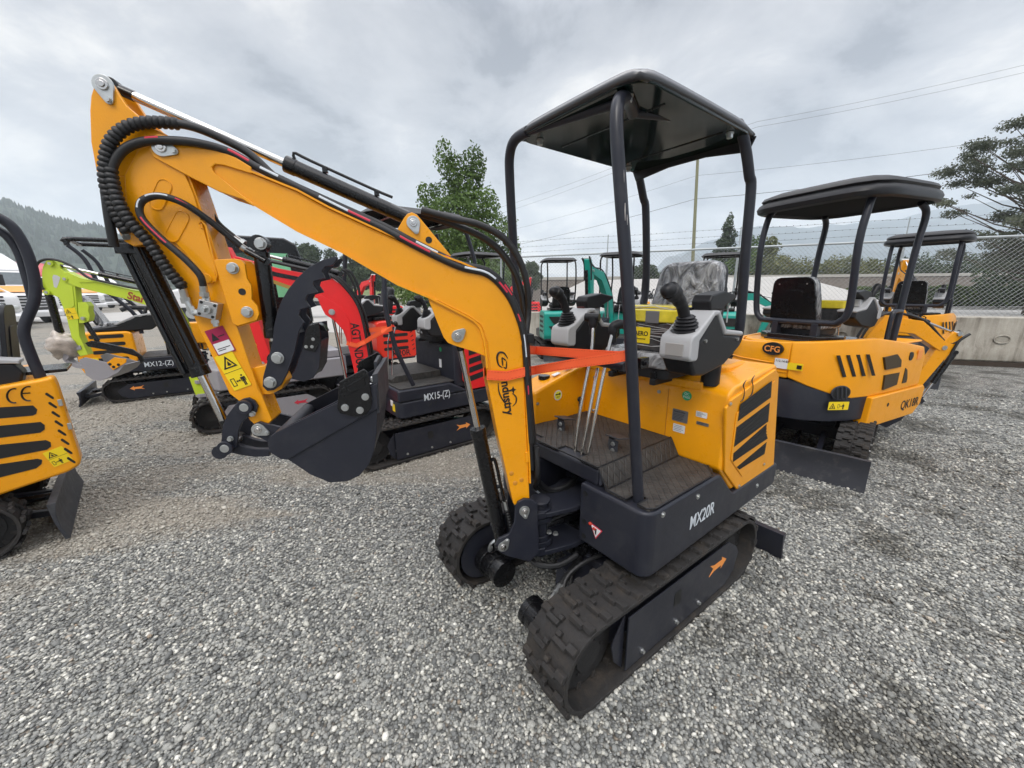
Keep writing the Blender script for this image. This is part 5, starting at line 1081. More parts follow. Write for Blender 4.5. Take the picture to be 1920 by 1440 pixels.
for dx in (0, 7): hose('hydraulic_hose', [AB(x+dx, y, 'y', 0) for x, y in ((640, 505), (652, 512), (664, 535), (668, 560), (667, 585))], .011, agt, ABM)
rstk = tr_(AB, ABM, agt, [(405, 470), (425, 462), (445, 500), (465, 555), (484, 602), (497, 640), (506, 665), (520, 672), (520, 690), (494, 690), (478, 668), (455, 610), (425, 540)], .05, -.045, .045, RED, 'stick')
c = AB(466, 655, 'y', .047); c2 = AB(478, 650, 'y', .047); c3 = AB(459, 628, 'y', .047); person_sticker(rstk, ABM @ c, ABM.to_3x3() @ (c2-c), ABM.to_3x3() @ (c3-c), .075, .15)
b = MB(ABM); c = AB(492, 682, 'y', .05); b.cyl((c.x, -.06, c.z), (c.x, .06, c.z), .02, 14); b.build('pivot_pin', ZNC, rstk)
rbk = [(500, 688), (540, 640), (560, 612), (598, 606), (602, 640), (598, 690), (588, 708), (570, 716), (545, 710), (520, 700)]
b = MB(ABM); P = AB.xz(rbk, .15); b.prism(P, 'y', .142, .15); b.prism(P, 'y', -.15, -.142); b.prism(AB.xz([(520, 698), (545, 708), (570, 714), (588, 706), (598, 690), (602, 640), (596, 640), (592, 688), (582, 702), (568, 708)], .15), 'y', -.148, .148); rb_ = b.build('bucket', DRK, agt, bevel=.002)
b = MB(ABM); P = AB.xz([(566, 640), (575, 612), (598, 605), (602, 640), (590, 660), (570, 655)], .16); b.prism(P, 'y', .151, .16); sc_ = b.build('side_cutter', BLK, rb_, bevel=.002)
for px, py in ((574, 650), (585, 650), (587, 636)):
    c = AB(px, py, 'y', .16); b = MB(ABM); b.bolt((c.x, .16, c.z), (0, 1, 0), .011, .01); b.build('bolt', ZNC, sc_)
tr_(AB, ABM, agt, [(545, 660), (560, 625), (580, 608), (597, 606), (608, 613), (613, 622), (600, 618), (586, 622), (572, 640), (560, 672)], .06, -.05, .06, BLK, 'thumb')
dA = (ABM.to_3x3() @ (AB(672, 700, 'y', .052)-AB(659, 612, 'y', .052))).normalized(); uA = (ABM.to_3x3() @ Vector((0, 1, 0))).cross(dA)
text('boom_word', 'AGT INDUSTRIAL', ABM @ AB(657, 606, 'y', .0515), dA, -uA if uA.dot(Xb) < 0 else uA, .10, BLS, rboom, sx=.78, bold=.002)
def aw_(px, py, y): return AB.w(AB(px, py, 'y', y))
strap([aw_(650, 643, .055), aw_(668, 648, .06), aw_(684, 641, .06), A.w(A(715, 622, 'y', .37)), A.w(A(734, 616, 'y', .38)), A.w(A(735, 612, 'y', .34))], [aw_(650, 641, .05), aw_(653, 634, -.05), aw_(684, 620, -.06), A.w(A(715, 617, 'y', .33)), A.w(A(735, 614, 'y', .34))], 'tie_down_strap', 'orange webbing strap with a buckle tied round the red boom lettered AGT', .02)
tc2 = empty('tool_case', A.w((-.30, .10, 1.16)), aw); tag(tc2, 'yellow and black wrapped case on the seat of the excavator with the AGT boom', 'tool case')
b = MB(); b.prism(rrect(-.08, -.13, .08, .13, .02, 3), 'z', 0, .10); b.build('case_body', MATS['film_wrapped_black'], tc2, bevel=.006); b = MB(); b.prism(rrect(-.09, -.14, .09, .14, .02, 3), 'z', .10, .16); b.build('case_lid', MATS['film_wrapped_yellow'], tc2, bevel=.01)
decal('case_label', YST, tc2, (.0815, -.11, .015), (0, 1, 0), Zp, .09, .07)

# ============ lime-boomed grey machine with a black cab
gx, gy, gw = -3.12, 4.675, R(217)
G = Fr(gx, gy, gw); gm = empty('mini_excavator', (gx, gy, 0), gw)
tag(gm, 'grey mini excavator with a black cab and a lime green boom lettered StarVox', 'excavator', GRP)
undercarriage(gm, None, arrow=1, arrowm=REDP, blade=-.95, bw=.5, frame=GRYP, bm=GRYP, pitch=.075, hole=False)
b = MB(); b.prism([(.50, -.25), (.50, .30), (.42, .47), (-.85, .47), (-.93, .35), (-.93, -.35), (-.85, -.47), (.42, -.47)], 'z', .46, .70); gb = b.build('house_base', GRYP, gm, bevel=.02, seg=3)
b = MB(); b.box((-.5, .473, .56), (.004, .004, .2)); b.build('panel_seam', BLS, gb)
b = MB(); b.prism([(.46, .10), (.62, .06), (.66, .0), (.62, -.06), (.46, -.10)], 'z', .50, .54); b.prism([(.46, .10), (.62, .06), (.66, .0), (.62, -.06), (.46, -.10)], 'z', .34, .38); b.cyl((.60, 0, .3), (.60, 0, .6), .035, 16); b.build('swing_bracket', GRYP, gm, bevel=.004)
b = MB()
cabp = [(.34, .70), (.36, 1.25), (.30, 1.95), (.24, 2.06), (.10, 2.10), (-.55, 2.10), (-.66, 2.04), (-.70, 1.9), (-.76, .70)]
cabp = [(x*1. if x > -.3 else x+.14, z) for x, z in cabp]; b.prism(cabp, 'y', -.30, .40); cb_ = b.build('cab', BLK, gm, bevel=.03, seg=3)
for P, nm in (([(.27, 1.15), (.24, 1.9), (-.10, 1.93), (-.10, 1.15)], 'door_glass'), ([(-.27, 1.45), (-.25, 1.93), (-.42, 1.93), (-.46, 1.45)], 'side_glass'), ([(.28, .80), (.27, 1.08), (-.10, 1.08), (-.10, .80)], 'lower_glass')):
    b = MB(); b.prism(P, 'y', .4005, .4035); b.build(nm, PGL if nm == 'side_glass' else GLS, cb_, smooth=False)
b = MB(); b.add([(.3625, -.24, 1.2), (.3625, .34, 1.2), (.305, .34, 1.92), (.305, -.24, 1.92)], [(0, 1, 2, 3)]); b.build('windscreen', GLS, cb_, smooth=False)
b = MB(); b.add([(-.617, .32, 1.15), (-.617, -.22, 1.15), (-.572, -.22, 1.85), (-.572, .32, 1.85)], [(0, 1, 2, 3)]); b.build('rear_glass', GLS, cb_, smooth=False)
b = MB(); b.tube([(.30+.02*math.cos(t*.63), .05, 2.12+.02*math.sin(t*.63)) for t in range(11)], .004, 6); b.build('lifting_eye', ZNC, cb_)
b = MB(); b.prism([(-.2, .70), (-.2, .80), (-.85, .80), (-.90, .70)], 'y', -.45, .44); b.build('engine_cover', GRYP, gm, bevel=.02)
_k = G.w((.55, .02, 0)); GB = Fr(_k.x, _k.y, R(194)); GBM = GB.rel(G)
lb_ = tr_(GB, GBM, gm, [(115, 514), (125, 509), (150, 521), (183, 528), (250, 544), (275, 547), (300, 551), (325, 570), (345, 600), (365, 660), (385, 735), (378, 745), (366, 740), (340, 670), (325, 620), (312, 590), (297, 579), (233, 560), (167, 544), (142, 537), (120, 526)], .045, -.045, .045, LIM, 'boom')
tr_(GB, GBM, lb_, [(116, 519), (118, 511), (128, 511), (150, 521), (183, 529), (170, 530), (150, 530), (163, 543), (142, 537), (122, 528)], .05, .0455, .052, LIM, 'boom_tip_cheek')
ls_ = tr_(GB, GBM, gm, [(78, 513), (80, 500), (86, 489), (95, 487), (104, 490), (112, 503), (125, 513), (138, 522), (141, 538), (143, 560), (146, 600), (149, 630), (165, 665), (150, 668), (145, 661), (135, 636), (122, 586), (110, 558), (98, 553), (84, 548), (80, 535)], .04, -.04, .04, LIM, 'stick')
tr_(GB, GBM, ls_, [(145, 567), (160, 566), (166, 574), (165, 583), (168, 592), (166, 602), (155, 606), (148, 606)], .04, -.035, .038, LIM, 'thumb_bracket', .002)
tr_(GB, GBM, ls_, [(117, 540), (122, 534), (136, 537), (139, 560), (140, 573), (134, 578), (112, 560)], .042, .0402, .045, LIM, 'stick_gusset', .002)
b = MB(GBM); b.prism(GB.xz([(98, 520), (100, 515), (106, 516), (113, 520), (110, 530), (106, 540), (101, 538)], .042), 'y', .0402, .0415); b.build('stick_window_patch', mat('light_seen_through', (.55, .55, .56), .8), ls_, smooth=False)  # pale patch painted for the bright background behind a hole
for px, py in ((94, 494), (122, 523), (88, 548), (156, 597)):
    c = GB(px, py, 'y', .05); b = MB(GBM); b.cyl((c.x, -.05, c.z), (c.x, .06, c.z), .026 if py != 597 else .018, 16); b.build('pivot_pin', LIM if py != 597 else ZNC, ls_)
    b = MB(GBM); b.cyl((c.x, .06, c.z), (c.x, .064, c.z), .014, 12); b.build('pin_end', ZNC, ls_)
e1, e2 = GB(300, 538, 'y', 0), GB(108, 497, 'y', 0); cylinder(gm, GBM, (e1.x, 0, e1.z), (e2.x, 0, e2.z), .026, .0135, .60, 'stick_cylinder', line=(0, 0, .045), n=16)
e1, e2 = GB(92, 552, 'y', 0), GB(120, 650, 'y', 0); cylinder(gm, GBM, (e1.x, 0, e1.z), (e2.x, 0, e2.z), .033, .014, .72, 'bucket_cylinder', n=16)
hose('hydraulic_hose', [GB(x, y, 'y', .06) for x, y in ((270, 543), (240, 538), (190, 527), (165, 520), (140, 502), (115, 490), (90, 486), (72, 492), (66, 510), (72, 530), (82, 543))], .012, gm, GBM)
gbk = [(147, 675), (160, 670), (197, 679), (228, 688), (234, 684), (222, 698), (204, 708), (188, 714), (174, 712), (161, 703), (157, 690)]
b = MB(GBM); P = GB.xz(gbk, .15); b.prism(P, 'y', .142, .15); b.prism(P, 'y', -.15, -.142); b.prism(GB.xz([(157, 690), (161, 703), (174, 712), (188, 714), (204, 708), (222, 698), (234, 684), (230, 684), (219, 694), (202, 703), (188, 709), (175, 707), (164, 700), (160, 688)], .15), 'y', -.148, .148); gbo = b.build('bucket', GRYP, gm, bevel=.002)
c_ = tr_(GB, GBM, gbo, [(200, 680), (214, 670), (237, 673), (236, 680), (212, 694)], .16, .151, .161, YEL, 'side_cutter', .002)
for px, py in ((206, 683), (213, 688), (222, 684)):
    c = GB(px, py, 'y', .162); b = MB(GBM); b.cyl((c.x, .161, c.z), (c.x, .1625, c.z), .015, 12); b.build('bolt_hole_shade', BLS, c_)  # dark of each hole painted on the cutter as a disc
tr_(GB, GBM, gm, [(159, 643), (170, 639), (195, 643), (248, 655), (266, 668), (270, 677), (264, 682), (257, 669), (241, 664), (186, 654), (165, 650)], .05, .03, .05, BLK, 'thumb', .002)
e1, e2 = GB(158, 600, 'y', 0), GB(187, 645, 'y', 0); cylinder(gm, GBM, (e1.x, 0, e1.z), (e2.x, 0, e2.z), .022, .012, .85, 'thumb_cylinder', n=12)
tr_(GB, GBM, gm, [(118, 672), (116, 665), (122, 655), (135, 648), (150, 648), (152, 655), (138, 657), (130, 664), (128, 672), (123, 676)], .05, -.05, .05, GRYP, 'bucket_link', .002)
tr_(GB, GBM, gm, [(118, 668), (130, 678), (145, 684), (158, 686), (158, 692), (142, 690), (126, 683), (117, 674)], .04, -.04, .04, GRYP, 'bucket_rod', .002)
b = MB(GBM); c = GB(124, 644, 'y', 0); rr = random.Random(2)
b.ball((c.x+.01, 0, c.z-.02), (.135, .10, .13), 26, 18); fw = b.build('film_wrap', mat('brownish_film_wrap', (.50, .43, .37), .3, coat=.4, var=.35, vscale=18, bump=.9, bscale=14), gm)
for v in fw.data.vertices: k = 1+.5*pnoise(v.co*11)+.3*pnoise(v.co*29); cc = GBM @ Vector((c.x, 0, c.z)); v.co = cc+(v.co-cc)*k
dG = (GBM.to_3x3() @ (GB(288, 568, 'y', .046)-GB(236, 553, 'y', .046))).normalized(); text('boom_word', 'StarVox', GBM @ GB(238, 559, 'y', .0465), dG, Zp, .105, mat('brown_red_print', (.35, .06, .03), .5), lb_, sx=.9, bold=.003)
c = GB(128, 600, 'y', .041); c2 = GB(145, 598, 'y', .041); c3 = GB(124, 582, 'y', .041); person_sticker(ls_, GBM @ c, GBM.to_3x3() @ (c2-c), GBM.to_3x3() @ (c3-c), .095, .115)

# ============ orange machine lettered MX12 under the lime boom
mx, my, mw_ = -5.42, 5.90, R(37)
Mq = Fr(mx, my, mw_); mm12 = empty('mini_excavator', (mx, my, 0), mw_)
tag(mm12, 'small orange mini excavator lettered MX12 under a roll hoop, beyond the lime boom', 'excavator', GRP)
undercarriage(mm12, None, xf=.50, xr=-.50, r=.17, yi=.24, yo=.45, arrow=-1, blade=-.88, bw=.46, bz=(.02, .22), bm=DRK, pitch=.07)
bs, cv = block_body(mm12, None, YEL, DRK, L=(.45, -.80), hy=.42, z=(.42, .60, 1.0), hood=-.20)
text('model_name', 'MX12-(Z)', Vector((-.17, -.4215, .475)), (1, 0, 0), Zp, .10, WTS, bs, sx=.80, bold=.0006)
person_sticker(cv, (-.70, -.4345, .50), (1, 0, 0), Zp, .10, .16)
b = MB(); b.prism([(-.6, 1.0), (.0, 1.0), (.15, 1.12), (.1, 1.22), (-.15, 1.18), (-.35, 1.08), (-.6, 1.05)], 'y', -.40, -.26); cs = b.build('control_console', BPL, mm12, bevel=.02)
b = MB(); b.prism([(-.35, 1.085), (-.15, 1.185), (.1, 1.225), (.155, 1.12), (.19, 1.12), (.13, 1.25), (-.15, 1.21), (-.38, 1.10)], 'y', -.41, -.25); b.build('console_shell', GRY, cs, bevel=.006)
for x in (-.05, .08): b = MB(); b.tube([(x, -.33, 1.2), (x+.03, -.33, 1.3), (x+.12, -.33, 1.40)], [.03, .016, .022], 8); b.build('joystick_grip', BPL, cs)
b = MB(); b.tube(smooth_path([(-.3, -.2, 1.28), (-.2, -.2, 1.31), (.0, -.2, 1.30)], 3), .03, 8); b.build('armrest', BPL, cs)
seat(mm12, None, (-.33, 0), 1.04, .16, film=FILM, w=.2, bh=.42)
for y in (-.36, .36):
    b = MB(); b.tube(smooth_path([(-.12, y, .95), (-.14, y, 1.2), (-.30, y, 1.45), (-.42, y, 1.62), (-.50, y, 1.95), (-.62, y, 2.12)], 4), .024, 10); b.build('roll_post', DRK, mm12)
b = MB(); b.tube(smooth_path([(-.62, -.36, 2.12), (-.62, -.36, 2.16), (-.55, -.36, 2.20), (.5, -.36, 2.2), (.55, -.32, 2.2), (.55, .32, 2.2), (.5, .36, 2.2), (-.55, .36, 2.20), (-.62, .3, 2.2), (-.62, -.30, 2.2), (-.58, -.36, 2.18)], 4), .03, 10); b.build('roll_hoop', BLK, mm12)
b = MB(); b.prism([(.28, .75), (.28, .98), (.38, 1.06), (.55, 1.06), (.66, .9), (.62, .72)], 'y', -.12, .12); b.build('boom_foot', YEL, mm12, bevel=.02)
b = MB(); b.box((.18, -.2, .70), (.16, .2, .17)); bt = b.build('battery', BLK, mm12, bevel=.006); b = MB(); b.box((.18, -.2, .80), (.17, .21, .03)); b.build('battery_lid', YST, bt, bevel=.004)
boomset(mm12, Matrix.Translation((.55, 0, 0)) @ Matrix.Rotation(R(40), 4, 'Z'), [(0, .62), (.05, .95), (.30, 1.30), (.95, 1.25)], [.06, .09, .09, .06], [(1.05, 1.40), (1.0, 1.2), (.92, .55)], [.05, .08, .04], [(.92, .55), (.8, .30), (.6, .22), (.5, .35)], YEL, hw=.045)

# ============ left edge machine
lw = R(224); lx, ly = -2.797+1.05*math.cos(lw)+.52*math.sin(lw), 2.097+1.05*math.sin(lw)-.52*math.cos(lw)
Lf = Fr(lx, ly, lw); lm = empty('mini_excavator', (lx, ly, 0), lw)
tag(lm, 'orange mini excavator cut off by the left edge, CE letters on its cover', 'excavator', GRP)
undercarriage(lm, None, xr=-.745, yo=.52, yi=.29, arrow=-1, blade=-1.06, bw=.52, bz=(.02, .27), pitch=.075)
YL = .45
side = Lf.xz([(-60, 735), (72, 712), (98, 706), (106, 722), (152, 862), (150, 873), (128, 886), (-60, 950)], YL)
b = MB(); b.prism(side, 'y', .33, YL); cv = b.build('engine_cover', YEL, lm, bevel=.02, seg=3, ang=25)
b = MB(); b.prism([(x+(.16 if x < -.3 else 0), z-.004) for x, z in side], 'y', -.44, .3295); b.build('rear_cover', YEL, cv, bevel=.03, seg=3, ang=25)
b = MB(); b.prism([(-.2, .42), (-.2, .52), (.42, .52), (.42, .42)], 'y', -.44, .44); b.prism([(-.2, .4), (-.82, .4), (-.86, .44), (-.2, .50)], 'y', -.42, .43); b.build('house_base', DRK, lm, bevel=.01)
for pts in ([(-40, 766), (62, 760), (70, 768), (68, 776), (62, 779), (-40, 788)], [(-40, 802), (76, 791), (84, 797), (84, 805), (76, 811), (-40, 826)], [(-40, 838), (86, 825), (95, 829), (96, 837), (88, 843), (-40, 868)], [(-40, 876), (70, 860), (79, 862), (78, 870), (68, 878), (-40, 905)]):
    b = MB(); b.prism(Lf.xz(pts, YL), 'y', YL+.0002, YL+.002); b.build('vent_mesh', GRL, cv, smooth=False)
for k in range(8):
    x0, y0 = 87+k*5.8, 738+k*17.2; b = MB(); b.prism(Lf.xz([(x0-2, y0-1), (x0+1, y0-2), (x0+14, y0+7), (x0+14, y0+10), (x0+11, y0+10), (x0-2, y0+2)], YL), 'y', YL+.0002, YL+.002); b.build('side_slot', BLS, cv, smooth=False)
for q, n_ in (((16, 741), 'c'), ((43, 737), 'e')):
    P = [Lf(q[0]+11-13*math.sin(R(a))*1.0, q[1]+1-13*math.cos(R(a))-0, 'y', YL+.001) for a in range(-15, 200, 15)]
    b = MB(); vs = []
    b.tube(P, .0075, 4, flat=.3); 
    if n_ == 'e': b.tube([Lf(q[0]-1, q[1]+1, 'y', YL+.001), Lf(q[0]+14, q[1]+0, 'y', YL+.001)], .0075, 4, flat=.3)
    b.build('conformity_mark', BLS, cv)
c = Lf(102, 876, 'y', YL+.0005); c2 = Lf(127, 866, 'y', YL+.0005); c3 = Lf(92, 847, 'y', YL+.0005); person_sticker(cv, c, c2-c, c3-c, .085, .105)
for k in (0, 1): c = Lf(113+k*18, 755+k*44, 'y', YL+.002); b = MB(); b.box(c, (.018, .012, .04)); b.build('door_hinge', ZNC, cv, bevel=.002)
b = MB(); b.box((side[2][0]+.06, .15, side[2][1]+.012), (.22, .3, .02)); b.build('post_foot', BLK, lm, bevel=.004)
for pl_, r in ((((78, 712), (50, 645), (46, 612), (66, 555), (58, 495), (35, 442), (5, 412), (-60, 385)), .026), (((62, 565), (50, 520), (34, 472), (10, 440), (-20, 425), (-80, 405)), .022)):
    P = [Lf(px, py, 'y', .36 if r > .025 else .31) for px, py in pl_]; b = MB(); b.tube(smooth_path(P, 5), r, 14); b.build('canopy_post', DRK, lm)
roof_slab(lm, None, -.12, .03, .46, .40, Lf(-60, 385, 'y', .36).z+.04, 'flat')
b = MB(); T = Matrix.Translation((0, 0, 0))
c = Lf(35, 690, 'y', .12); seat(lm, None, (c.x+.28, .05), c.z-.10, .06, w=.2, bh=.46)
b = MB(); P = Lf.xz([(-60, 680), (25, 682), (45, 700), (40, 718), (10, 735), (-60, 742)], .38); b.prism(P, 'y', .24, .38); cs = b.build('control_console', BPL, lm, bevel=.015)
b = MB(); P = Lf.xz([(-60, 672), (35, 676), (37, 682), (-60, 682)], .385); b.prism(P, 'y', .235, .385); b.build('console_shell', GRY, cs, bevel=.004)

# LEFTBOOM
boomset(lm, Matrix.Translation((.52, 0, 0)) @ Matrix.Rotation(R(-25), 4, 'Z'), [(0, .60), (-.02, .95), (.12, 1.35), (.55, 1.72), (.98, 1.80)], [.06, .08, .10, .08, .05], [(1.12, 1.98), (1.02, 1.78), (.90, .95)], [.05, .085, .04], [(.90, .95), (.70, .78), (.48, .82), (.42, 1.02)], YEL)
zt_ = Lf(-60, 385, 'y', .36).z
for yy in (.36, -.30):
    b = MB(); b.tube(smooth_path([(.25, yy, .50), (.24, yy, 1.2), (.26, yy, zt_-.2), (.20, yy, zt_+.02), (-.2, yy, zt_+.03)], 4), .026, 12); b.build('canopy_post', DRK, lm)
b = MB(); b.tube(smooth_path([(-.88, -.30, 1.0), (-.9, -.30, 1.3), (-.85, -.30, zt_-.3), (-.6, -.30, zt_-.02), (-.2, -.30, zt_+.03)], 4), .026, 12); b.build('canopy_post', DRK, lm)
# ============ rounded machines on the right
def qk(loc, yaw, tyaw, label, first=None, seatf=True):
    root = empty('mini_excavator', (loc[0], loc[1], 0), yaw); fr = Fr(loc[0], loc[1], yaw); T = Matrix.Rotation(tyaw-yaw, 4, 'Z')
    tag(root, label, 'excavator', GRP)
    undercarriage(root, T, arrow=None, blade=-.95, bw=.52, bz=(.0, .25), pitch=.07, hole=True)
    out = [(-.25, .48), (-.55, .47), (-.68, .41), (-.75, .27), (-.775, .05), (-.75, -.13), (-.68, -.26), (-.55, -.37), (-.38, -.44), (-.18, -.475), (.25, -.49), (.72, -.485)]
    def shell(i0, i1, z0, z1, off, mm, nm, par, bev=.012, zt=None):
        seg = out[i0:i1+1]; n = len(seg); b = MB(); vs = []
        for i, (x, y) in enumerate(seg):
            a, c = seg[max(i-1, 0)], seg[min(i+1, n-1)]; d = Vector((c[0]-a[0], c[1]-a[1])).normalized(); o = Vector((d.y, -d.x)); o = o if o.dot(Vector((x+.1, y))) > 0 else -o
            f = i/(n-1); za, zb_ = (z0(f) if callable(z0) else z0), (z1(f) if callable(z1) else z1)
            p = Vector((x, y))+o*off; q = Vector((x, y))-o*.06
            vs += [(p.x, p.y, za), (q.x, q.y, za), (q.x, q.y, zb_), (p.x-o.x*.02, p.y-o.y*.02, zb_), (p.x, p.y, za+(zb_-za)*.75)]
        k = 5; b.add(vs, [(k*i+j, k*i+(j+1) % k, k*i+k+(j+1) % k, k*i+k+j) for i in range(n-1) for j in range(k)]+[tuple(range(k))[::-1], tuple(range(k*(n-1), k*n))])
        return b.build(nm, mm, par, bevel=bev, seg=2, ang=50)
    b = MB(); P = [(x*.93, y*.93) for x, y in out]+[(.66, .44)]; b.prism(P, 'z', .40, 1.0); b.prism(P, 'z', .34, .40) if False else None; core = b.build('house_core', BLK, root, bevel=.01)
    b = MB(); b.prism([(x*.9, y*.9) for x, y in out[:9]]+[(-.05, -.42), (-.05, .42)], 'z', 1.0, 1.045); b.build('top_cover', YELB, core, bevel=.02, seg=3)
    shell(0, 5, .75, lambda f: 1.06-.03*math.sin(f*math.pi), .004, YELB, 'rear_cover', core)
    for k in range(3):
        b = MB(); seg = out[1:6]; b.tube([(x*1.01, y*1.01, .80+k*.035) for x, y in seg], .006, 5); b.build('cover_ridge', YELB, core)
    shell(5, 11, lambda f: .60 if f > .45 else .60+.16*(1-min(1, f/.45)), lambda f: 1.06+.03*math.sin(f*2.4)-.12*max(0, f-.7)/.3, .014, YELB, 'side_cover', core)
    shell(0, 9, .40, lambda f: .74 if f < .62 else .74, .010, DRK, 'lower_guard', core)
    b = MB(); b.prism([(-.22, .345), (-.20, .60), (.76, .60), (.80, .57), (.78, .42), (.66, .33), (-.2, .33)][::-1], 'y', -.525, -.40); cw = b.build('counterweight', YELB, core, bevel=.012, seg=2)
    b = MB(); b.prism([(-.22, .345), (-.20, .60), (.70, .60), (.66, .33)][::-1], 'y', .40, .50); b.build('counterweight_side', YELB, core, bevel=.012)
    b = MB(); b.prism([(.25, -.45), (.25, -.20), (.72, -.20), (.74, -.45)], 'z', 1.0, 1.02); b.build('front_deck', YELB, core, bevel=.01)
    # emblem and print
    b = MB(); xe = -.788; b.prism([(.0+.085*math.cos(t*.262), .99+.055*math.sin(t*.262)) for t in range(24)], 'x', xe-.002, xe+.02); em = b.build('emblem', BLS, core)
    text('emblem_letters', 'CFG', (xe-.003, .0, .965), (0, -1, 0), Zp, .07, ORS, em, align='CENTER', bold=.0012)
    decal('white_label', WHT, core, (-.792, -.06, .86), (.0, -1, 0), Zp, .0, .0) if False else None
    for (y0, w, mm, nm) in ((.05-.08, .10, WHT, 'white_label'), (-.13-.0, .11, YST, 'yellow_label')):
        i = Vector((.14, -1, 0)).normalized(); o = Vector((-.786+(.05-y0)*.10, y0, .83)); d = decal(nm, mm, core, o, (.10 if y0 > -.1 else .22, -1, 0), Zp, w, .085 if y0 > -.1 else .06)
        if mm == WHT: text('label_writing', '112.14-82', o+Vector((-.002, -.006, .055)), (.1, -1, 0), Zp, .026, BLS, d)
        else: b = MB(); b.box(o+Vector((.012, -.085, .03)), (.004, .035, .03)); b.build('label_print', BLS, d)
    text('model_name', 'QK18R', (.36, -.5265, .415), (1, 0, 0), Zp, .115, BLS, cw, bold=.002)
    b = MB(); b.cyl((.10, -.52, .50), (.10, -.5265, .50), .018, 16); b.build('plug_hole_shade', BLS, cw)  # inner shade of the plug hole laid on as a black disc
    def onside(fx, z): return (fx, z)
    for k in range(4):
        x0 = -.56+k*.085; y = -.36-(x0+.56)*.34; n_ = Vector((-.32, -.9, 0)).normalized(); o = Vector((x0, y-.032, 0))
        b = MB(); t = Vector((n_.y*-1, n_.x, 0)); 
        P = [o+t*a_+Vector((0, 0, z_)) for a_, z_ in ((-.03, .97), (.0, .97), (.095, .79), (.065, .79))]
        b.add(P+[p+n_*.004 for p in P], [(3, 2, 1, 0), (4, 5, 6, 7), (0, 1, 5, 4), (1, 2, 6, 5), (2, 3, 7, 6), (3, 0, 4, 7)]); b.build('cover_slot', BLS, core)
    for P in ([(-.10, .93), (.12, .94), (.22, .88), (.24, .82), (-.03, .82)], [(-.02, .77), (.24, .77), (.24, .66), (.0, .64)], [(.34, .80), (.38, .78), (.42, .70), (.42, .66), (.34, .66)]):
        b = MB(); b.prism(P, 'y', -.508, -.490); b.build('cover_window', mat('brown_mesh', (.05, .03, .008), .6), core)
    b = MB(); b.cyl((.40, -.49, .90), (.40, -.509, .90), .038, 20); b.build('lock_hole_shade', BLS, core)  # proud black disc paints the darkness of a lock hole
    b = MB(); b.box((.58, -.504, .90), (.09, .004, .08)); b.build('faint_label', ORS, core)
    n_ = Vector((-.42, -.9, 0)).normalized(); t = Vector((-n_.y, n_.x, 0)); o = Vector((-.50, -.405, .66))+n_*.022
    b = MB(); P = [o+t*.075*math.cos(a)+Vector((0, 0, .055*math.sin(a))) for a in [i*math.pi/9 for i in range(18)]]; b.add(P+[p+n_*.006 for p in P], [tuple(range(18))[::-1], tuple(range(18, 36))]+[(i, (i+1) % 18, 18+(i+1) % 18, 18+i) for i in range(18)]); gv = b.build('round_vent', BLS, core)
    b = MB()
    for k in (-1, 0, 1): b.tube([o+n_*.008+t*(k*.035-.01)+Vector((0, 0, .05)), o+n_*.008+t*(k*.035+.01)-Vector((0, 0, .05))], .007, 5)
    b.tube(P+[P[0]], .007, 6); b.build('vent_bar', DRKM, gv)
    person_sticker(core, o+n_*.004-t*.085-Vector((0, 0, .145)), t, Zp, .17, .07, horiz=True)
    b = MB(); b.prism([(-.30, -.30), (-.30, .30), (-.42, .34), (-.55, .20), (-.55, -.20), (-.42, -.34)], 'z', 1.045, 1.10); b.build('seat_mount', BLK, core, bevel=.01)
    canopy(root, None, cx=-.04, cy=.0, hx=.62, hy=.50, z=2.20, style='thick', px=(.42, -.50), py=.37, low=1.0, bar=1.21, r=.026, lean=.12, tilt=R(-2))
    cockpit(root, None, film=seatf, z=1.14, cx=-.24)
    b = MB(); b.tube(smooth_path([(.15, -.40, 1.02), (.16, -.40, 1.25), (.20, -.40, 1.29), (.38, -.38, 1.29)], 4), .018, 8); b.build('hand_rail', DRK, root)
    b = MB()
    for z_ in (.42, .58): b.prism([(.55, -.12), (.80, -.08), (.86, 0), (.80, .08), (.55, .12)], 'z', z_-.015, z_+.02)
    b.cyl((.80, 0, .36), (.80, 0, .64), .03, 16); b.build('swing_bracket', DRK, root, bevel=.004)
    return root, fr
q1, Q1 = qk((2.96, 3.64), R(26), R(44), 'yellow-orange mini excavator lettered QK18R and CFG, with a domed black canopy')
BR = Matrix.Translation((.80, 0, 0)) @ Matrix.Rotation(R(-36), 4, 'Z')
boomset(q1, BR, [(0, .60), (.02, .92), (.14, 1.14), (.42, 1.10), (.68, .90)], [.06, .08, .085, .07, .045], [(.78, 1.04), (.69, .88), (.46, .34)], [.045, .065, .035], [(.46, .34), (.38, .16), (.26, .07), (.14, .12), (.11, .27)], YEL, thumb=[(.62, .50), (.50, .55), (.44, .72), (.50, .86)])
q2, Q2 = qk((6.75, 6.55), R(40), R(40), 'yellow-orange mini excavator farthest right, in front of the concrete barrier, seat back showing')
boomset(q2, Matrix.Translation((.80, 0, 0)) @ Matrix.Rotation(R(30), 4, 'Z'), [(0, .60), (.0, .9), (.10, 1.3), (.45, 1.6), (.75, 1.75)], [.06, .08, .09, .075, .05], [(.75, 2.0), (.80, 1.72), (1.0, .9)], [.05, .08, .04], [(1.0, .9), (.8, .7), (.6, .75), (.55, .9)], YEL)
c_ = Q1.w((-.06, -.22, 1.24))
tc3 = empty('tool_case', Q1.w((-.18, -.02, 1.22)), R(26)); tag(tc3, 'yellow-topped wrapped case on the seat of the excavator lettered QK18R', 'tool case')
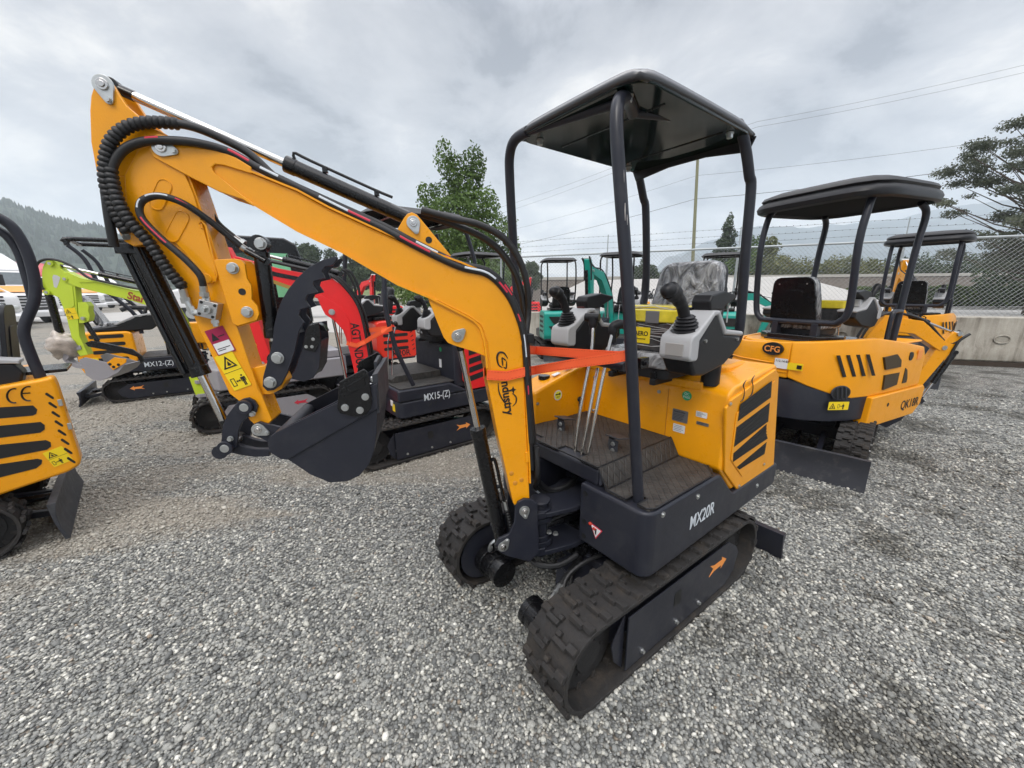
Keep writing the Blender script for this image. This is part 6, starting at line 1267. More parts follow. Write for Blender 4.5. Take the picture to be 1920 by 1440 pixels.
b = MB(); b.prism(rrect(-.07, -.20, .07, .10, .02, 3), 'z', 0, .10); b.build('case_body', MATS['film_wrapped_black'], tc3, bevel=.006); b = MB(); b.prism(rrect(-.08, -.21, .08, .11, .02, 3), 'z', .10, .17); b.build('case_lid', MATS['film_wrapped_yellow'], tc3, bevel=.01)

# ============ plain machines of the back rows
def plain(loc, yaw, col, label, boomcol=None, boompose=None, swing=0., roof='flat', base=DRK, sc=1., name=None, cock=True):
    root = empty('mini_excavator', (loc[0], loc[1], 0), yaw); tag(root, label, 'excavator', GRP)
    undercarriage(root, None, far=True, arrow=None, blade=-.93, bw=.48, pitch=.09)
    bs, cv = block_body(root, None, col, base)
    if name: text('model_name', name, (-.45, .4635, .50) if math.cos(yaw) < 0 else (-.45, -.4635, .5), (-1, 0, 0) if math.cos(yaw) < 0 else (1, 0, 0), Zp, .13, BLS, cv, bold=.002)
    if cock: cockpit(root, None, film=False, z=1.12)
    if roof: canopy(root, None, style=roof, low=.62, r=.016, pm=BLK)
    if boompose:
        M_ = Matrix.Translation((.52, 0, 0)) @ Matrix.Rotation(swing, 4, 'Z'); bm_, wb, st_, wst, bk_ = boompose
        boomset(root, M_, bm_, wb, st_, wst, bk_, boomcol or col, teeth=True)
    return root
UP = ([(0, .60), (-.02, .95), (.12, 1.35), (.55, 1.72), (.98, 1.80)], [.06, .08, .10, .08, .05], [(1.12, 1.98), (1.02, 1.78), (.90, .95)], [.05, .085, .04], [(.90, .95), (.70, .78), (.48, .82), (.42, 1.02)])
FOLD = ([(0, .60), (.0, .95), (.16, 1.30), (.62, 1.32), (1.0, 1.10)], [.06, .08, .09, .075, .05], [(1.15, 1.25), (1.0, 1.08), (.80, .45)], [.05, .08, .04], [(.80, .45), (.62, .28), (.40, .30), (.34, .48)])
def gr(px, py): g = ground(px, py); return (g.x, g.y)
# ---------------------------------------------------------------- back-row machines
plain(gr(672, 724), R(217), REDO, 'orange-red mini excavator lettered K20R behind the red AGT boom', roof=None, name='K20R')
plain((-.55, 7.6), R(40), TEA, 'teal mini excavator with a black seat, seen under the yellow boom', roof='flat', boompose=None)
plain((1.08, 9.15), R(95), TEA, 'teal mini excavator with two black mesh vents on its back and a flat black canopy', roof='flat')
plain((2.10, 7.75), R(240), TEA, 'teal mini excavator with a raised teal boom, behind the near canopy posts', roof='flat', boompose=UP, swing=R(-4))
plain((4.35, 8.2), R(60), TEA, 'teal mini excavator with a flat canopy, left of the QK18R machine', roof='flat', boompose=FOLD, swing=R(-80))
plain((.2, 15.5), R(200), RED, 'small red mini excavator on the pale road beyond the wire fence', roof=None, boompose=UP, swing=R(175), cock=True)
plain((-4.4, 12.6), R(200), RED, 'red mini excavator with a raised red boom tip, far behind the AGT machine', roof=None, boompose=UP, swing=R(120))
plain((5.2, 15.0), R(20), YEL, 'yellow mini excavator far beyond the fence behind the wrapped seat', roof=None, boompose=FOLD, swing=R(40))

# ---------------------------------------------------------------- ground
def stone_ramp(t, src):
    cr = N(t, 'ShaderNodeValToRGB'); t.links.new(src, cr.inputs[0]); e = cr.color_ramp.elements
    pal = [(0, (.085, .085, .080)), (.15, (.150, .153, .147)), (.36, (.225, .228, .216)), (.56, (.305, .303, .277)), (.70, (.39, .385, .35)), (.82, (.52, .505, .44)), (.93, (.74, .72, .65)), (.97, (.30, .23, .16)), (1., (.10, .11, .12))]
    e[0].position = 0; e[0].color = pal[0][1]+(1,); e[1].position = 1; e[1].color = pal[-1][1]+(1,)
    for p, c in pal[1:-1]: q = e.new(p); q.color = c+(1,)
    return cr
def masks(t, pos):
    """0..1 masks in ground metres: trodden dirt, and dark damp patches"""
    L = t.links.new
    mp = N(t, 'ShaderNodeMapping', inp={2: (0, 0, R(-24)), 3: (.28, 1.0, 1)}); L(pos, mp.inputs[0])
    n = N(t, 'ShaderNodeTexNoise', inp={2: 1.15, 3: 7, 4: .62, 8: .4}); L(mp.outputs[0], n.inputs[0])
    sp = N(t, 'ShaderNodeSeparateXYZ'); L(pos, sp.inputs[0])
    # how far from the near gravel: dirt shows more to the left and farther off
    w1 = N(t, 'ShaderNodeMath', operation='MULTIPLY_ADD', inp={1: -.5, 2: 0}); L(sp.outputs[0], w1.inputs[0])
    w2 = N(t, 'ShaderNodeMath', operation='MULTIPLY_ADD', inp={1: .55, 2: -1.35}); L(sp.outputs[1], w2.inputs[0])
    w3 = N(t, 'ShaderNodeMath', operation='ADD'); L(w1.outputs[0], w3.inputs[0]); L(w2.outputs[0], w3.inputs[1])
    w4 = N(t, 'ShaderNodeMapRange', interpolation_type='SMOOTHSTEP', inp={1: -.6, 2: 1.6, 3: -.14, 4: .115}); L(w3.outputs[0], w4.inputs[0])
    s = N(t, 'ShaderNodeMath', operation='ADD'); L(n.outputs[0], s.inputs[0]); L(w4.outputs[0], s.inputs[1])
    d = N(t, 'ShaderNodeMapRange', interpolation_type='SMOOTHSTEP', inp={1: .50, 2: .62, 3: 0, 4: 1}); L(s.outputs[0], d.inputs[0])
    n2 = N(t, 'ShaderNodeTexNoise', inp={2: 1.6, 3: 6, 4: .7}); L(pos, n2.inputs[0])
    v = N(t, 'ShaderNodeMath', operation='MULTIPLY_ADD', inp={1: .22, 2: -.04}); L(sp.outputs[0], v.inputs[0])
    v2 = N(t, 'ShaderNodeClamp', inp={1: -.1, 2: .10}); L(v.outputs[0], v2.inputs[0])
    v3 = N(t, 'ShaderNodeMath', operation='ADD'); L(n2.outputs[0], v3.inputs[0]); L(v2.outputs[0], v3.inputs[1])
    k = N(t, 'ShaderNodeMapRange', interpolation_type='SMOOTHSTEP', inp={1: .585, 2: .72, 3: 0, 4: .85}); L(v3.outputs[0], k.inputs[0])
    return d.outputs[0], k.outputs[0]
def ground_mat():
    m = bpy.data.materials.new('gravel_ground'); m.use_nodes = True; t = m.node_tree; L = t.links.new
    b = t.nodes['Principled BSDF']; b.inputs['Roughness'].default_value = .85
    g = N(t, 'ShaderNodeNewGeometry'); pos = g.outputs['Position']
    v = N(t, 'ShaderNodeTexVoronoi', inp={2: 72.}); L(pos, v.inputs['Vector'])
    sp = N(t, 'ShaderNodeSeparateColor'); L(v.outputs['Color'], sp.inputs[0]); cr = stone_ramp(t, sp.outputs[0])
    v2 = N(t, 'ShaderNodeTexVoronoi', inp={2: 21.}); L(pos, v2.inputs['Vector']); sp2 = N(t, 'ShaderNodeSeparateColor'); L(v2.outputs['Color'], sp2.inputs[0]); cr2 = stone_ramp(t, sp2.outputs[0])
    mxx = N(t, 'ShaderNodeMix', data_type='RGBA', inp={0: .35}); L(cr.outputs[0], mxx.inputs[6]); L(cr2.outputs[0], mxx.inputs[7])
    ed = N(t, 'ShaderNodeMapRange', inp={1: .15, 2: .75, 3: 1.1, 4: .30}); L(v.outputs['Distance'], ed.inputs[0])  # cell rims darkened: shade in the gaps put into the colour
    mul = N(t, 'ShaderNodeMix', data_type='RGBA', blend_type='MULTIPLY', inp={0: 1.}); L(mxx.outputs[2], mul.inputs[6]); L(ed.outputs[0], mul.inputs[7])
    dirt, damp = masks(t, pos)
    nn = N(t, 'ShaderNodeTexNoise', inp={2: 30, 3: 8, 4: .75}); L(pos, nn.inputs[0]); dc = N(t, 'ShaderNodeValToRGB'); L(nn.outputs[0], dc.inputs[0])
    dc.color_ramp.elements[0].position = .35; dc.color_ramp.elements[0].color = (.20, .175, .14, 1); dc.color_ramp.elements[1].position = .7; dc.color_ramp.elements[1].color = (.40, .36, .295, 1)
    f = N(t, 'ShaderNodeMath', operation='MULTIPLY', inp={1: .72}); L(dirt, f.inputs[0])
    # dirt laid over stones and gaps alike by its mask
    m2 = N(t, 'ShaderNodeMix', data_type='RGBA'); L(f.outputs[0], m2.inputs[0]); L(mul.outputs[2], m2.inputs[6]); L(dc.outputs[0], m2.inputs[7])
    m3 = N(t, 'ShaderNodeMix', data_type='RGBA', inp={7: (.045, .042, .034, 1)}); L(damp, m3.inputs[0]); L(m2.outputs[2], m3.inputs[6])
    L(m3.outputs[2], b.inputs['Base Color'])
    bp = N(t, 'ShaderNodeBump', invert=True, inp={0: .8, 1: .012}); L(v.outputs['Distance'], bp.inputs['Height']); L(bp.outputs[0], b.inputs['Normal'])
    return m
def stone_mat():
    m = bpy.data.materials.new('gravel_stone'); m.use_nodes = True; t = m.node_tree; L = t.links.new
    b = t.nodes['Principled BSDF']; b.inputs['Roughness'].default_value = .72
    a = N(t, 'ShaderNodeAttribute', attribute_name='tone'); cr = stone_ramp(t, a.outputs['Fac'])
    g = N(t, 'ShaderNodeNewGeometry'); n = N(t, 'ShaderNodeTexNoise', inp={2: 240, 3: 4, 4: .6}); L(g.outputs['Position'], n.inputs[0])
    mr = N(t, 'ShaderNodeMapRange', inp={1: .3, 2: .7, 3: .75, 4: 1.2}); L(n.outputs[0], mr.inputs[0])
    mul = N(t, 'ShaderNodeMix', data_type='RGBA', blend_type='MULTIPLY', inp={0: 1.}); L(cr.outputs[0], mul.inputs[6]); L(mr.outputs[0], mul.inputs[7])
    dirt, damp = masks(t, g.outputs['Position'])
    f = N(t, 'ShaderNodeMath', operation='MULTIPLY', inp={1: .55}); L(dirt, f.inputs[0])
    m2 = N(t, 'ShaderNodeMix', data_type='RGBA', inp={7: (.33, .29, .23, 1)}); L(f.outputs[0], m2.inputs[0]); L(mul.outputs[2], m2.inputs[6])
    f2 = N(t, 'ShaderNodeMath', operation='MULTIPLY', inp={1: .8}); L(damp, f2.inputs[0])
    m3 = N(t, 'ShaderNodeMix', data_type='RGBA', blend_type='MULTIPLY', inp={7: (.30, .28, .24, 1)}); L(f2.outputs[0], m3.inputs[0]); L(m2.outputs[2], m3.inputs[6])
    L(m3.outputs[2], b.inputs['Base Color']); return m
GX = 2500
b = MB(); n = 1
b.add([(-GX, -GX, 0), (GX, -GX, 0), (GX, GX, 0), (-GX, GX, 0)], [(0, 1, 2, 3)]); tag(b.build('ground', ground_mat(), smooth=False), kind='structure')
# loose stones, one object
rng = np.random.default_rng(11)
def stones():
    t = (1+5**.5)/2
    iv = np.array([(-1, t, 0), (1, t, 0), (-1, -t, 0), (1, -t, 0), (0, -1, t), (0, 1, t), (0, -1, -t), (0, 1, -t), (t, 0, -1), (t, 0, 1), (-t, 0, -1), (-t, 0, 1)])/math.sqrt(1+t*t)
    it = np.array([(0, 11, 5), (0, 5, 1), (0, 1, 7), (0, 7, 10), (0, 10, 11), (1, 5, 9), (5, 11, 4), (11, 10, 2), (10, 7, 6), (7, 1, 8), (3, 9, 4), (3, 4, 2), (3, 2, 6), (3, 6, 8), (3, 8, 9), (4, 9, 5), (2, 4, 11), (6, 2, 10), (8, 6, 7), (9, 8, 1)])
    pts = []
    for (y0, y1, dens, s0, s1) in ((.35, 1.3, 9500, .0042, .0088), (1.3, 2.2, 6600, .0048, .0094), (2.2, 3.4, 2800, .0058, .0105), (3.4, 5.5, 700, .007, .012)):
        W = lambda y: 1.45*(y*.97+.35)+.2
        A = (y1-y0)*2*W(y1); k = int(A*dens); x = rng.uniform(-W(y1), W(y1), k); y = rng.uniform(y0, y1, k)
        ok = np.abs(x) < 1.45*(y*.97+.36)+.15; x, y = x[ok], y[ok]; s = rng.uniform(s0, s1, len(x))*np.where(rng.random(len(x)) < .03, 1.7, 1.)
        pts.append(np.stack([x, y, s], 1))
    O_, R_ = np.array([U.o.x, U.o.y]), np.array([[math.cos(U.yaw), -math.sin(U.yaw)], [math.sin(U.yaw), math.cos(U.yaw)]])
    for sd in (1, -1):      # stones pushed up along the edges of the near machine's tracks
        for y_, n_ in ((.505*sd, 1500), (.265*sd, 1100)):
            q = np.stack([rng.uniform(-.62, .60, n_), y_+rng.normal(0, .012, n_)], 1) @ R_.T+O_; pts.append(np.concatenate([q, rng.uniform(.006, .011, (n_, 1))], 1))
        q = np.stack([rng.uniform(.56, .66, 500), rng.uniform(.28, .5, 500)*sd], 1) @ R_.T+O_; pts.append(np.concatenate([q, rng.uniform(.006, .010, (500, 1))], 1))
    n_ = 160; y_ = rng.uniform(.6, 5, n_); pts.append(np.stack([rng.uniform(-1.3, 1.3, n_)*y_, y_, rng.uniform(.010, .019, n_)], 1))
    P = np.concatenate(pts); k = len(P)
    lift = np.zeros(k); e0 = k-n_-2*(1500+1100+500); lift[e0:k-n_] = rng.uniform(0, .014, k-n_-e0)
    sc = np.stack([rng.uniform(.8, 1.35, k), rng.uniform(.7, 1.1, k), rng.uniform(.45, .8, k)], 1)*P[:, 2:3]
    V = iv[None]*(1+rng.uniform(-.2, .2, (k, 12, 1)))*sc[:, None, :]
    a = rng.uniform(0, 2*math.pi, k); c, s_ = np.cos(a)[:, None], np.sin(a)[:, None]
    tl = rng.uniform(-.5, .5, k)[:, None]
    x, y, z = V[..., 0], V[..., 1], V[..., 2]; z2 = z+x*tl*.7; X = x*c-y*s_; Y = x*s_+y*c
    V = np.stack([X+P[:, 0:1], Y+P[:, 1:2], z2+(P[:, 2]*rng.uniform(.0, .75, k)+lift)[:, None]], 2).reshape(-1, 3)
    F = (it[None]+(np.arange(k)*12)[:, None, None]).reshape(-1)
    me = bpy.data.meshes.new('loose_gravel'); me.vertices.add(len(V)); me.vertices.foreach_set('co', V.ravel().astype(np.float32))
    me.loops.add(len(F)); me.loops.foreach_set('vertex_index', F.astype(np.int32)); nf = len(F)//3; me.polygons.add(nf)
    me.polygons.foreach_set('loop_start', np.arange(0, len(F), 3, dtype=np.int32)); me.polygons.foreach_set('loop_total', np.full(nf, 3, dtype=np.int32))
    me.update(calc_edges=True); me.polygons.foreach_set('use_smooth', np.ones(nf, dtype=bool))
    at = me.attributes.new('tone', 'FLOAT', 'POINT'); at.data.foreach_set('value', np.repeat(np.clip(rng.beta(1.6, 1.8, k), 0, 1), 12).astype(np.float32))
    me.materials.append(stone_mat()); o = link(bpy.data.objects.new('loose_gravel', me)); tag(o, 'loose grey gravel stones covering the yard', 'gravel', kind='stuff'); return k
print('stones', stones())
# ---------------------------------------------------------------- fence, barriers, road beyond
FA, FD = Vector((.6, 10.5, 0)), Vector((.933, -.360, 0)).normalized(); FN = Vector((-FD.y, FD.x, 0))      # FN points away from the yard
def fpt(s, off, z): p = FA+FD*s+FN*off; return Vector((p.x, p.y, z))
GALV = mat('galvanised_wire', (.42, .44, .45), .45, metal=.5, var=.08)
fence = empty('chain_link_fence', fpt(0, .75, 0)); FI = Matrix.Translation(-fpt(0, .75, 0))
tag(fence, 'galvanised chain link fence with three barbed strands above its top rail', 'fence')
S0, S1, ZT, OFF = -1.6, 17.5, 2.42, .75
b = MB(FI); d = .088; k = int((S1-S0)/d)+30
def strip(b, p, q, r): b.tube([p, q], r, 3, caps=False)
for i in range(-30, k):
    for sg in (1, -1):
        s = S0+i*d; e = s+sg*(ZT-.06); z0, z1 = .06, ZT
        a0, a1 = (s, e)
        # clip to the run of the fence
        def clip(u): return max(S0, min(S1, u))
        if max(a0, a1) < S0 or min(a0, a1) > S1: continue
        f0 = (clip(a0)-a0)/(a1-a0); f1 = (clip(a1)-a0)/(a1-a0); strip(b, fpt(a0+(a1-a0)*f0, OFF+.003*sg, z0+(z1-z0)*f0), fpt(a0+(a1-a0)*f1, OFF+.003*sg, z0+(z1-z0)*f1), .0020)
b.build('wire_mesh', GALV, fence, smooth=False)
b = MB(FI); b.tube([fpt(S0, OFF, ZT), fpt(S1, OFF, ZT)], .024, 10); b.build('top_rail', mat('dull_galvanised_pipe', (.40, .43, .44), .45, metal=.3, var=.08), fence)
s = S0+.35
while s < S1:
    b = MB(FI); b.cyl(fpt(s, OFF+.03, 0), fpt(s, OFF+.03, ZT+.02), .027, 10); b.cyl(fpt(s, OFF+.03, ZT+.02), fpt(s, OFF+.03, ZT+.46), .012, 6); b.build('fence_post', MATS['dull_galvanised_pipe'], fence); s += 3.02
for z in (ZT+.14, ZT+.28, ZT+.43):
    b = MB(FI); P = [fpt(S0+i*.5, OFF+.03, z-.02*math.sin((i*.5+.35)/3.02*math.pi)**2) for i in range(int((S1-S0)/.5)+1)]; b.tube(P, .0028, 3)
    for i in range(int((S1-S0)/.13)): q = fpt(S0+i*.13, OFF+.03, z-.008); b.box(q, (.012, .012, .012))
    b.build('barbed_wire', mat('dark_barbed_wire', (.12, .12, .13), .6), fence, smooth=False)
def barrier_mat():
    m = bpy.data.materials.new('streaked_concrete'); m.use_nodes = True; t = m.node_tree; L = t.links.new
    b = t.nodes['Principled BSDF']; b.inputs['Roughness'].default_value = .9
    g = N(t, 'ShaderNodeNewGeometry'); mp = N(t, 'ShaderNodeMapping', inp={3: (9, 9, 1.1)}); L(g.outputs['Position'], mp.inputs[0])
    n = N(t, 'ShaderNodeTexNoise', inp={2: 1., 3: 7, 4: .65, 8: .4}); L(mp.outputs[0], n.inputs[0])
    n2 = N(t, 'ShaderNodeTexNoise', inp={2: 1.6, 3: 6, 4: .6}); L(g.outputs['Position'], n2.inputs[0])
    a = N(t, 'ShaderNodeMath', operation='MULTIPLY_ADD', inp={1: .5}); L(n2.outputs[0], a.inputs[0]); h = N(t, 'ShaderNodeMath', operation='MULTIPLY', inp={1: .5}); L(n.outputs[0], h.inputs[0]); L(h.outputs[0], a.inputs[2])
    cr = N(t, 'ShaderNodeValToRGB'); L(a.outputs[0], cr.inputs[0]); e = cr.color_ramp.elements
    e[0].position = .38; e[0].color = (.13, .11, .085, 1); e[1].position = .66; e[1].color = (.46, .43, .37, 1); q = e.new(.50); q.color = (.31, .285, .24, 1)
    L(cr.outputs[0], b.inputs['Base Color']); n3 = N(t, 'ShaderNodeTexNoise', inp={2: 40, 3: 5, 4: .7}); L(g.outputs['Position'], n3.inputs[0])
    bp = N(t, 'ShaderNodeBump', inp={0: .6, 1: .01}); L(n3.outputs[0], bp.inputs['Height']); L(bp.outputs[0], b.inputs['Normal']); return m
CONC = barrier_mat()
bar0 = None; s = -4.5; i = 0
BL = ['leftmost concrete barrier block seen below the red machine arm beyond the fence line', 'concrete barrier block behind the teal machine with two mesh vents', 'concrete barrier block behind the raised teal boom', 'concrete barrier block behind the wrapped seat of the front machine', 'concrete barrier block behind the QK18R seat', 'concrete barrier block behind the far right excavator', 'rightmost concrete barrier block with a round lifting recess on its face', 'concrete barrier block past the right edge']
while s < 17:
    base_ = fpt(s+1.22, .25, 0); M0 = Matrix.Rotation(math.atan2(FD.y, FD.x), 4, 'Z')
    r = empty('barrier_block', base_, math.atan2(FD.y, FD.x)); tag(r, BL[min(i, 7)], 'barrier', 'concrete barrier blocks along the fence')
    b = MB(); b.prism([(-.23, .09), (-.26, .12), (-.255, .34), (-.235, .37), (-.22, .92), (.22, .92), (.24, .09)], 'x', -1.205, 1.205); o = b.build('block', CONC, r, bevel=.015)
    b = MB(); b.tube([(.2+.11*math.cos(t*.35), -.247+0*t, .52+.075*math.sin(t*.35)) for t in range(19)], .012, 6); b.cyl((.2, -.225, .52), (.2, -.240, .52), .085, 20); b.build('lifting_recess', CONC, o)
    b = MB(); b.box((0, -.05, .045), (2.43, .42, .09)); b.build('timber_sleeper', mat('dark_timber', (.05, .035, .025), .85, var=.2), r, bevel=.004)
    s += 2.46; i += 1
# road and slope beyond the fence
PALE = mat('pale_concrete_road', (.42, .405, .38), .9, var=.08, vscale=.6, bump=.1, dirt=.2)
b = MB(); A_, B_, C_, D_ = fpt(-40, 1.3, .006), fpt(70, 1.3, .006), fpt(70, 24, .006), fpt(-40, 24, .006); b.add([A_, B_, C_, D_], [(0, 1, 2, 3)]); tag(b.build('road', PALE, smooth=False), kind='structure')
b = MB(); b.add([fpt(-3, 6, .012), fpt(12, 6, .012), fpt(12, 13, 1.15), fpt(-3, 13, 1.15), fpt(12, 24, 2.3), fpt(-3, 24, 2.3), fpt(12, 24, 0), fpt(-3, 24, 0)], [(0, 1, 2, 3), (3, 2, 4, 5), (5, 4, 6, 7), (1, 6, 4, 2), (0, 3, 5, 7)]); tag(b.build('embankment', PALE, smooth=False), kind='structure')
STN = mat('brown_stone_wall', (.20, .17, .145), .9, var=.3, vscale=3., bump=.8, bscale=4, dirt=.5, dcol=(.33, .30, .27))
wz = 3.0; W0, W1 = ground(2100, 509, wz), ground(1395, 516, wz); W2 = W1+(W1-W0)*.8
wl = empty('stone_wall', (W1.x, W1.y, 0)); tag(wl, 'long brown stone retaining wall with a pale coping behind the hedge', 'wall')
WI = Matrix.Translation((-W1.x, -W1.y, 0)); dW = (W0-W1).normalized(); nW = Vector((-dW.y, dW.x, 0)); 
if nW.y < 0: nW = -nW
b = MB(WI); g = lambda p, o, z: Vector((p.x+nW.x*o, p.y+nW.y*o, z))
b.add([g(W0, 0, -.1), g(W2, 0, -.1), g(W2, 0, wz-.32), g(W0, 0, wz-.32), g(W0, 1, -.1), g(W2, 1, -.1), g(W2, 1, wz-.32), g(W0, 1, wz-.32)], [(0, 1, 2, 3), (7, 6, 5, 4), (3, 2, 6, 7), (0, 4, 5, 1), (1, 5, 6, 2), (0, 3, 7, 4)]); b.build('wall_face', STN, wl, smooth=False)
b = MB(WI); b.add([g(W0, -.1, wz-.32), g(W2, -.1, wz-.32), g(W2, -.1, wz), g(W0, -.1, wz), g(W0, 1.1, wz-.32), g(W2, 1.1, wz-.32), g(W2, 1.1, wz), g(W0, 1.1, wz)], [(0, 1, 2, 3), (7, 6, 5, 4), (3, 2, 6, 7), (0, 4, 5, 1), (1, 5, 6, 2), (0, 3, 7, 4)]); b.build('coping', mat('pale_coping', (.42, .40, .36), .85, var=.06), wl, smooth=False)
# ---------------------------------------------------------------- vegetation
def leaf_mat(name, c0, c1, c2):
    m = bpy.data.materials.new(name); m.use_nodes = True; t = m.node_tree; L = t.links.new
    b = t.nodes['Principled BSDF']; b.inputs['Roughness'].default_value = .6; b.inputs['Specular IOR Level'].default_value = .3
    g = N(t, 'ShaderNodeNewGeometry'); n = N(t, 'ShaderNodeTexNoise', inp={2: .55, 3: 4, 4: .6}); L(g.outputs['Position'], n.inputs[0])
    w = N(t, 'ShaderNodeTexNoise', inp={2: 9., 3: 1}); L(g.outputs['Position'], w.inputs[0])
    a = N(t, 'ShaderNodeMath', operation='MULTIPLY_ADD', inp={1: .5, 2: 0}); L(w.outputs[0], a.inputs[0]); s = N(t, 'ShaderNodeMath', operation='MULTIPLY_ADD', inp={1: .5}); L(n.outputs[0], s.inputs[0]); L(a.outputs[0], s.inputs[2])
    cr = N(t, 'ShaderNodeValToRGB'); L(s.outputs[0], cr.inputs[0]); e = cr.color_ramp.elements
    e[0].position = .38; e[0].color = c0+(1,); e[1].position = .64; e[1].color = c2+(1,); q = e.new(.5); q.color = c1+(1,)
    L(cr.outputs[0], b.inputs['Base Color'])
    tr = N(t, 'ShaderNodeBsdfTranslucent'); L(cr.outputs[0], tr.inputs[0]); mi = N(t, 'ShaderNodeMixShader', inp={0: .25}); L(b.outputs[0], mi.inputs[1]); L(tr.outputs[0], mi.inputs[2])
    L(mi.outputs[0], t.nodes['Material Output'].inputs[0]); return m
MAPLE = leaf_mat('maple_leaves', (.045, .08, .018), (.085, .145, .03), (.15, .23, .055))
DARKG = leaf_mat('dark_tree_leaves', (.028, .045, .022), (.05, .075, .034), (.085, .115, .05))
OLIVE = leaf_mat('olive_leaves', (.075, .09, .03), (.13, .145, .05), (.22, .21, .08))
HEDG = leaf_mat('hedge_leaves', (.035, .06, .018), (.07, .11, .03), (.13, .18, .05))
BARK = mat('grey_bark', (.09, .07, .055), .9, var=.2, vscale=12, bump=.5)
def leaves(blobs, n, size, seed=1, shell=.55, aspect=.7):
    rg = np.random.default_rng(seed); B_ = np.array([[*c, *((r,)*3 if np.isscalar(r) else r)] for c, r in blobs]); vol = B_[:, 3]*B_[:, 4]*B_[:, 5]; w = vol**.8; w /= w.sum()
    idx = rg.choice(len(B_), n, p=w); d = rg.normal(size=(n, 3)); d /= np.linalg.norm(d, axis=1)[:, None]
    r = shell+(1-shell)*rg.random(n)**.6; r *= 1+.22*np.sin(d[:, 0]*7+idx)*np.sin(d[:, 1]*6+2*idx)*np.sin(d[:, 2]*5)
    C = B_[idx, :3]+d*r[:, None]*B_[idx, 3:]
    nrm = d+rg.normal(size=(n, 3))*.75; nrm /= np.linalg.norm(nrm, axis=1)[:, None]; a = np.cross(nrm, rg.normal(size=(n, 3))); a /= np.linalg.norm(a, axis=1)[:, None]; c = np.cross(nrm, a)
    s = size*rg.uniform(.6, 1.3, n)[:, None]
    V = np.stack([C-a*s, C-c*s*aspect*.6+a*s*.1, C+a*s, C+c*s*aspect+nrm*s*.15], 1).reshape(-1, 3)
    return V
def leaf_mesh(name, V, m, parent, org):
    k = len(V)//4; me = bpy.data.meshes.new(name); me.vertices.add(len(V)); me.vertices.foreach_set('co', (V-np.array(org)).ravel().astype(np.float32))
    me.loops.add(4*k); me.loops.foreach_set('vertex_index', np.arange(4*k, dtype=np.int32)); me.polygons.add(k); me.polygons.foreach_set('loop_start', np.arange(0, 4*k, 4, dtype=np.int32)); me.polygons.foreach_set('loop_total', np.full(k, 4, dtype=np.int32)); me.update(calc_edges=True)
    me.materials.append(m); return link(bpy.data.objects.new(name, me), parent)
def tree(px, pyb, dist, h, w, label, m, n=5000, ls=.12, kind='round', seed=1, grp='trees and bushes beyond the yard', bare=.18, name='tree', cat='tree'):
    """stands at that distance in front of the camera, below picture point px"""
    r = ray(px, 545); k = dist/r.y; X, Y = r.x*k, dist; o = empty(name, (X, Y, 0)); tag(o, label, cat, grp); rg = random.Random(seed); bl = []
    hb = h*bare
    if kind == 'conifer':
        for i in range(9):
            t = i/8; bl.append(((X+rg.uniform(-.08, .08)*w, Y+rg.uniform(-.08, .08)*w, hb+(h-hb)*(.06+.90*t)), (w*.5*(1-t*.86), w*.5*(1-t*.86), (h-hb)*.085)))
    elif kind == 'cone':
        for i in range(16):
            t = (i+rg.uniform(.1, .9))/16; a = rg.uniform(0, 6.28); rad = w*.5*(1-t)**.75*rg.uniform(.7, 1.25); q = rad*.6; bl.append(((X+math.cos(a)*q, Y+math.sin(a)*q, hb+(h-hb)*(.06+.86*t)), (rad*.62+.12*w*.5, rad*.62+.12*w*.5, (h-hb)*.11)))
        for i in range(16): t = rg.uniform(.05, .95); a = rg.uniform(0, 6.28); rad = w*.5*(1-t)**.75*rg.uniform(.95, 1.25); s_ = rg.uniform(.05, .10)*w; bl.append(((X+math.cos(a)*rad, Y+math.sin(a)*rad, hb+(h-hb)*min(.97, t+.05)), (s_, s_, s_*1.5)))
    elif kind == 'bush':
        for i in range(7): a = rg.uniform(-.5, .5); bl.append(((X+a*w*.8, Y+rg.uniform(-.3, .3)*w, h*rg.uniform(.35, .62)), (w*.26, w*.26, h*rg.uniform(.28, .42))))
    else:
        for i in range(13):
            a = rg.uniform(0, 6.28); t = rg.random(); q = w*.36*math.sqrt(rg.random()); bl.append(((X+math.cos(a)*q, Y+math.sin(a)*q, hb+(h-hb)*(.18+.68*t)), (w*.22*(1.15-abs(t-.45)), w*.22*(1.15-abs(t-.45)), (h-hb)*.15)))
    leaf_mesh('crown', leaves(bl, n, ls, seed), m, o, (X, Y, 0))
    b = MB(); b.tube([(0, 0, 0), (0, 0, h*.5), (rg.uniform(-.1, .1)*w, 0, h*.86)], [w*.035+.03, w*.022+.02, .015], 8)
    for (c, rr_) in bl[:9]:
        z = max(hb*.8, c[2]*.55); b.tube([(0, 0, z), ((c[0]-X)*.55, (c[1]-Y)*.55, (z+c[2])/2), (c[0]-X, c[1]-Y, c[2])], [w*.014+.012, w*.009+.008, .006], 5)
    b.build('trunk', BARK, o); return o
tree(866, 0, 21, 8.3, 6.2, 'leafy green maple rising behind the yellow boom', MAPLE, 26000, .085, 'cone', 3, bare=.10)
tree(925, 0, 23, 5.0, 3.4, 'lower green maple just left of the front canopy post', MAPLE, 6000, .085, 'cone', 8, bare=.1)
tree(572, 0, 78, 11.2, 6.5, 'grey-green tree left of the thumb, left one of a pair', DARKG, 4500, .26, 'round', 5)
tree(603, 0, 82, 11.4, 7.5, 'grey-green tree left of the thumb, right one of a pair', DARKG, 5000, .26, 'round', 6)
tree(660, 0, 70, 8.6, 6, 'dark tree between the thumb and the yellow boom', DARKG, 4000, .25, 'round', 7)
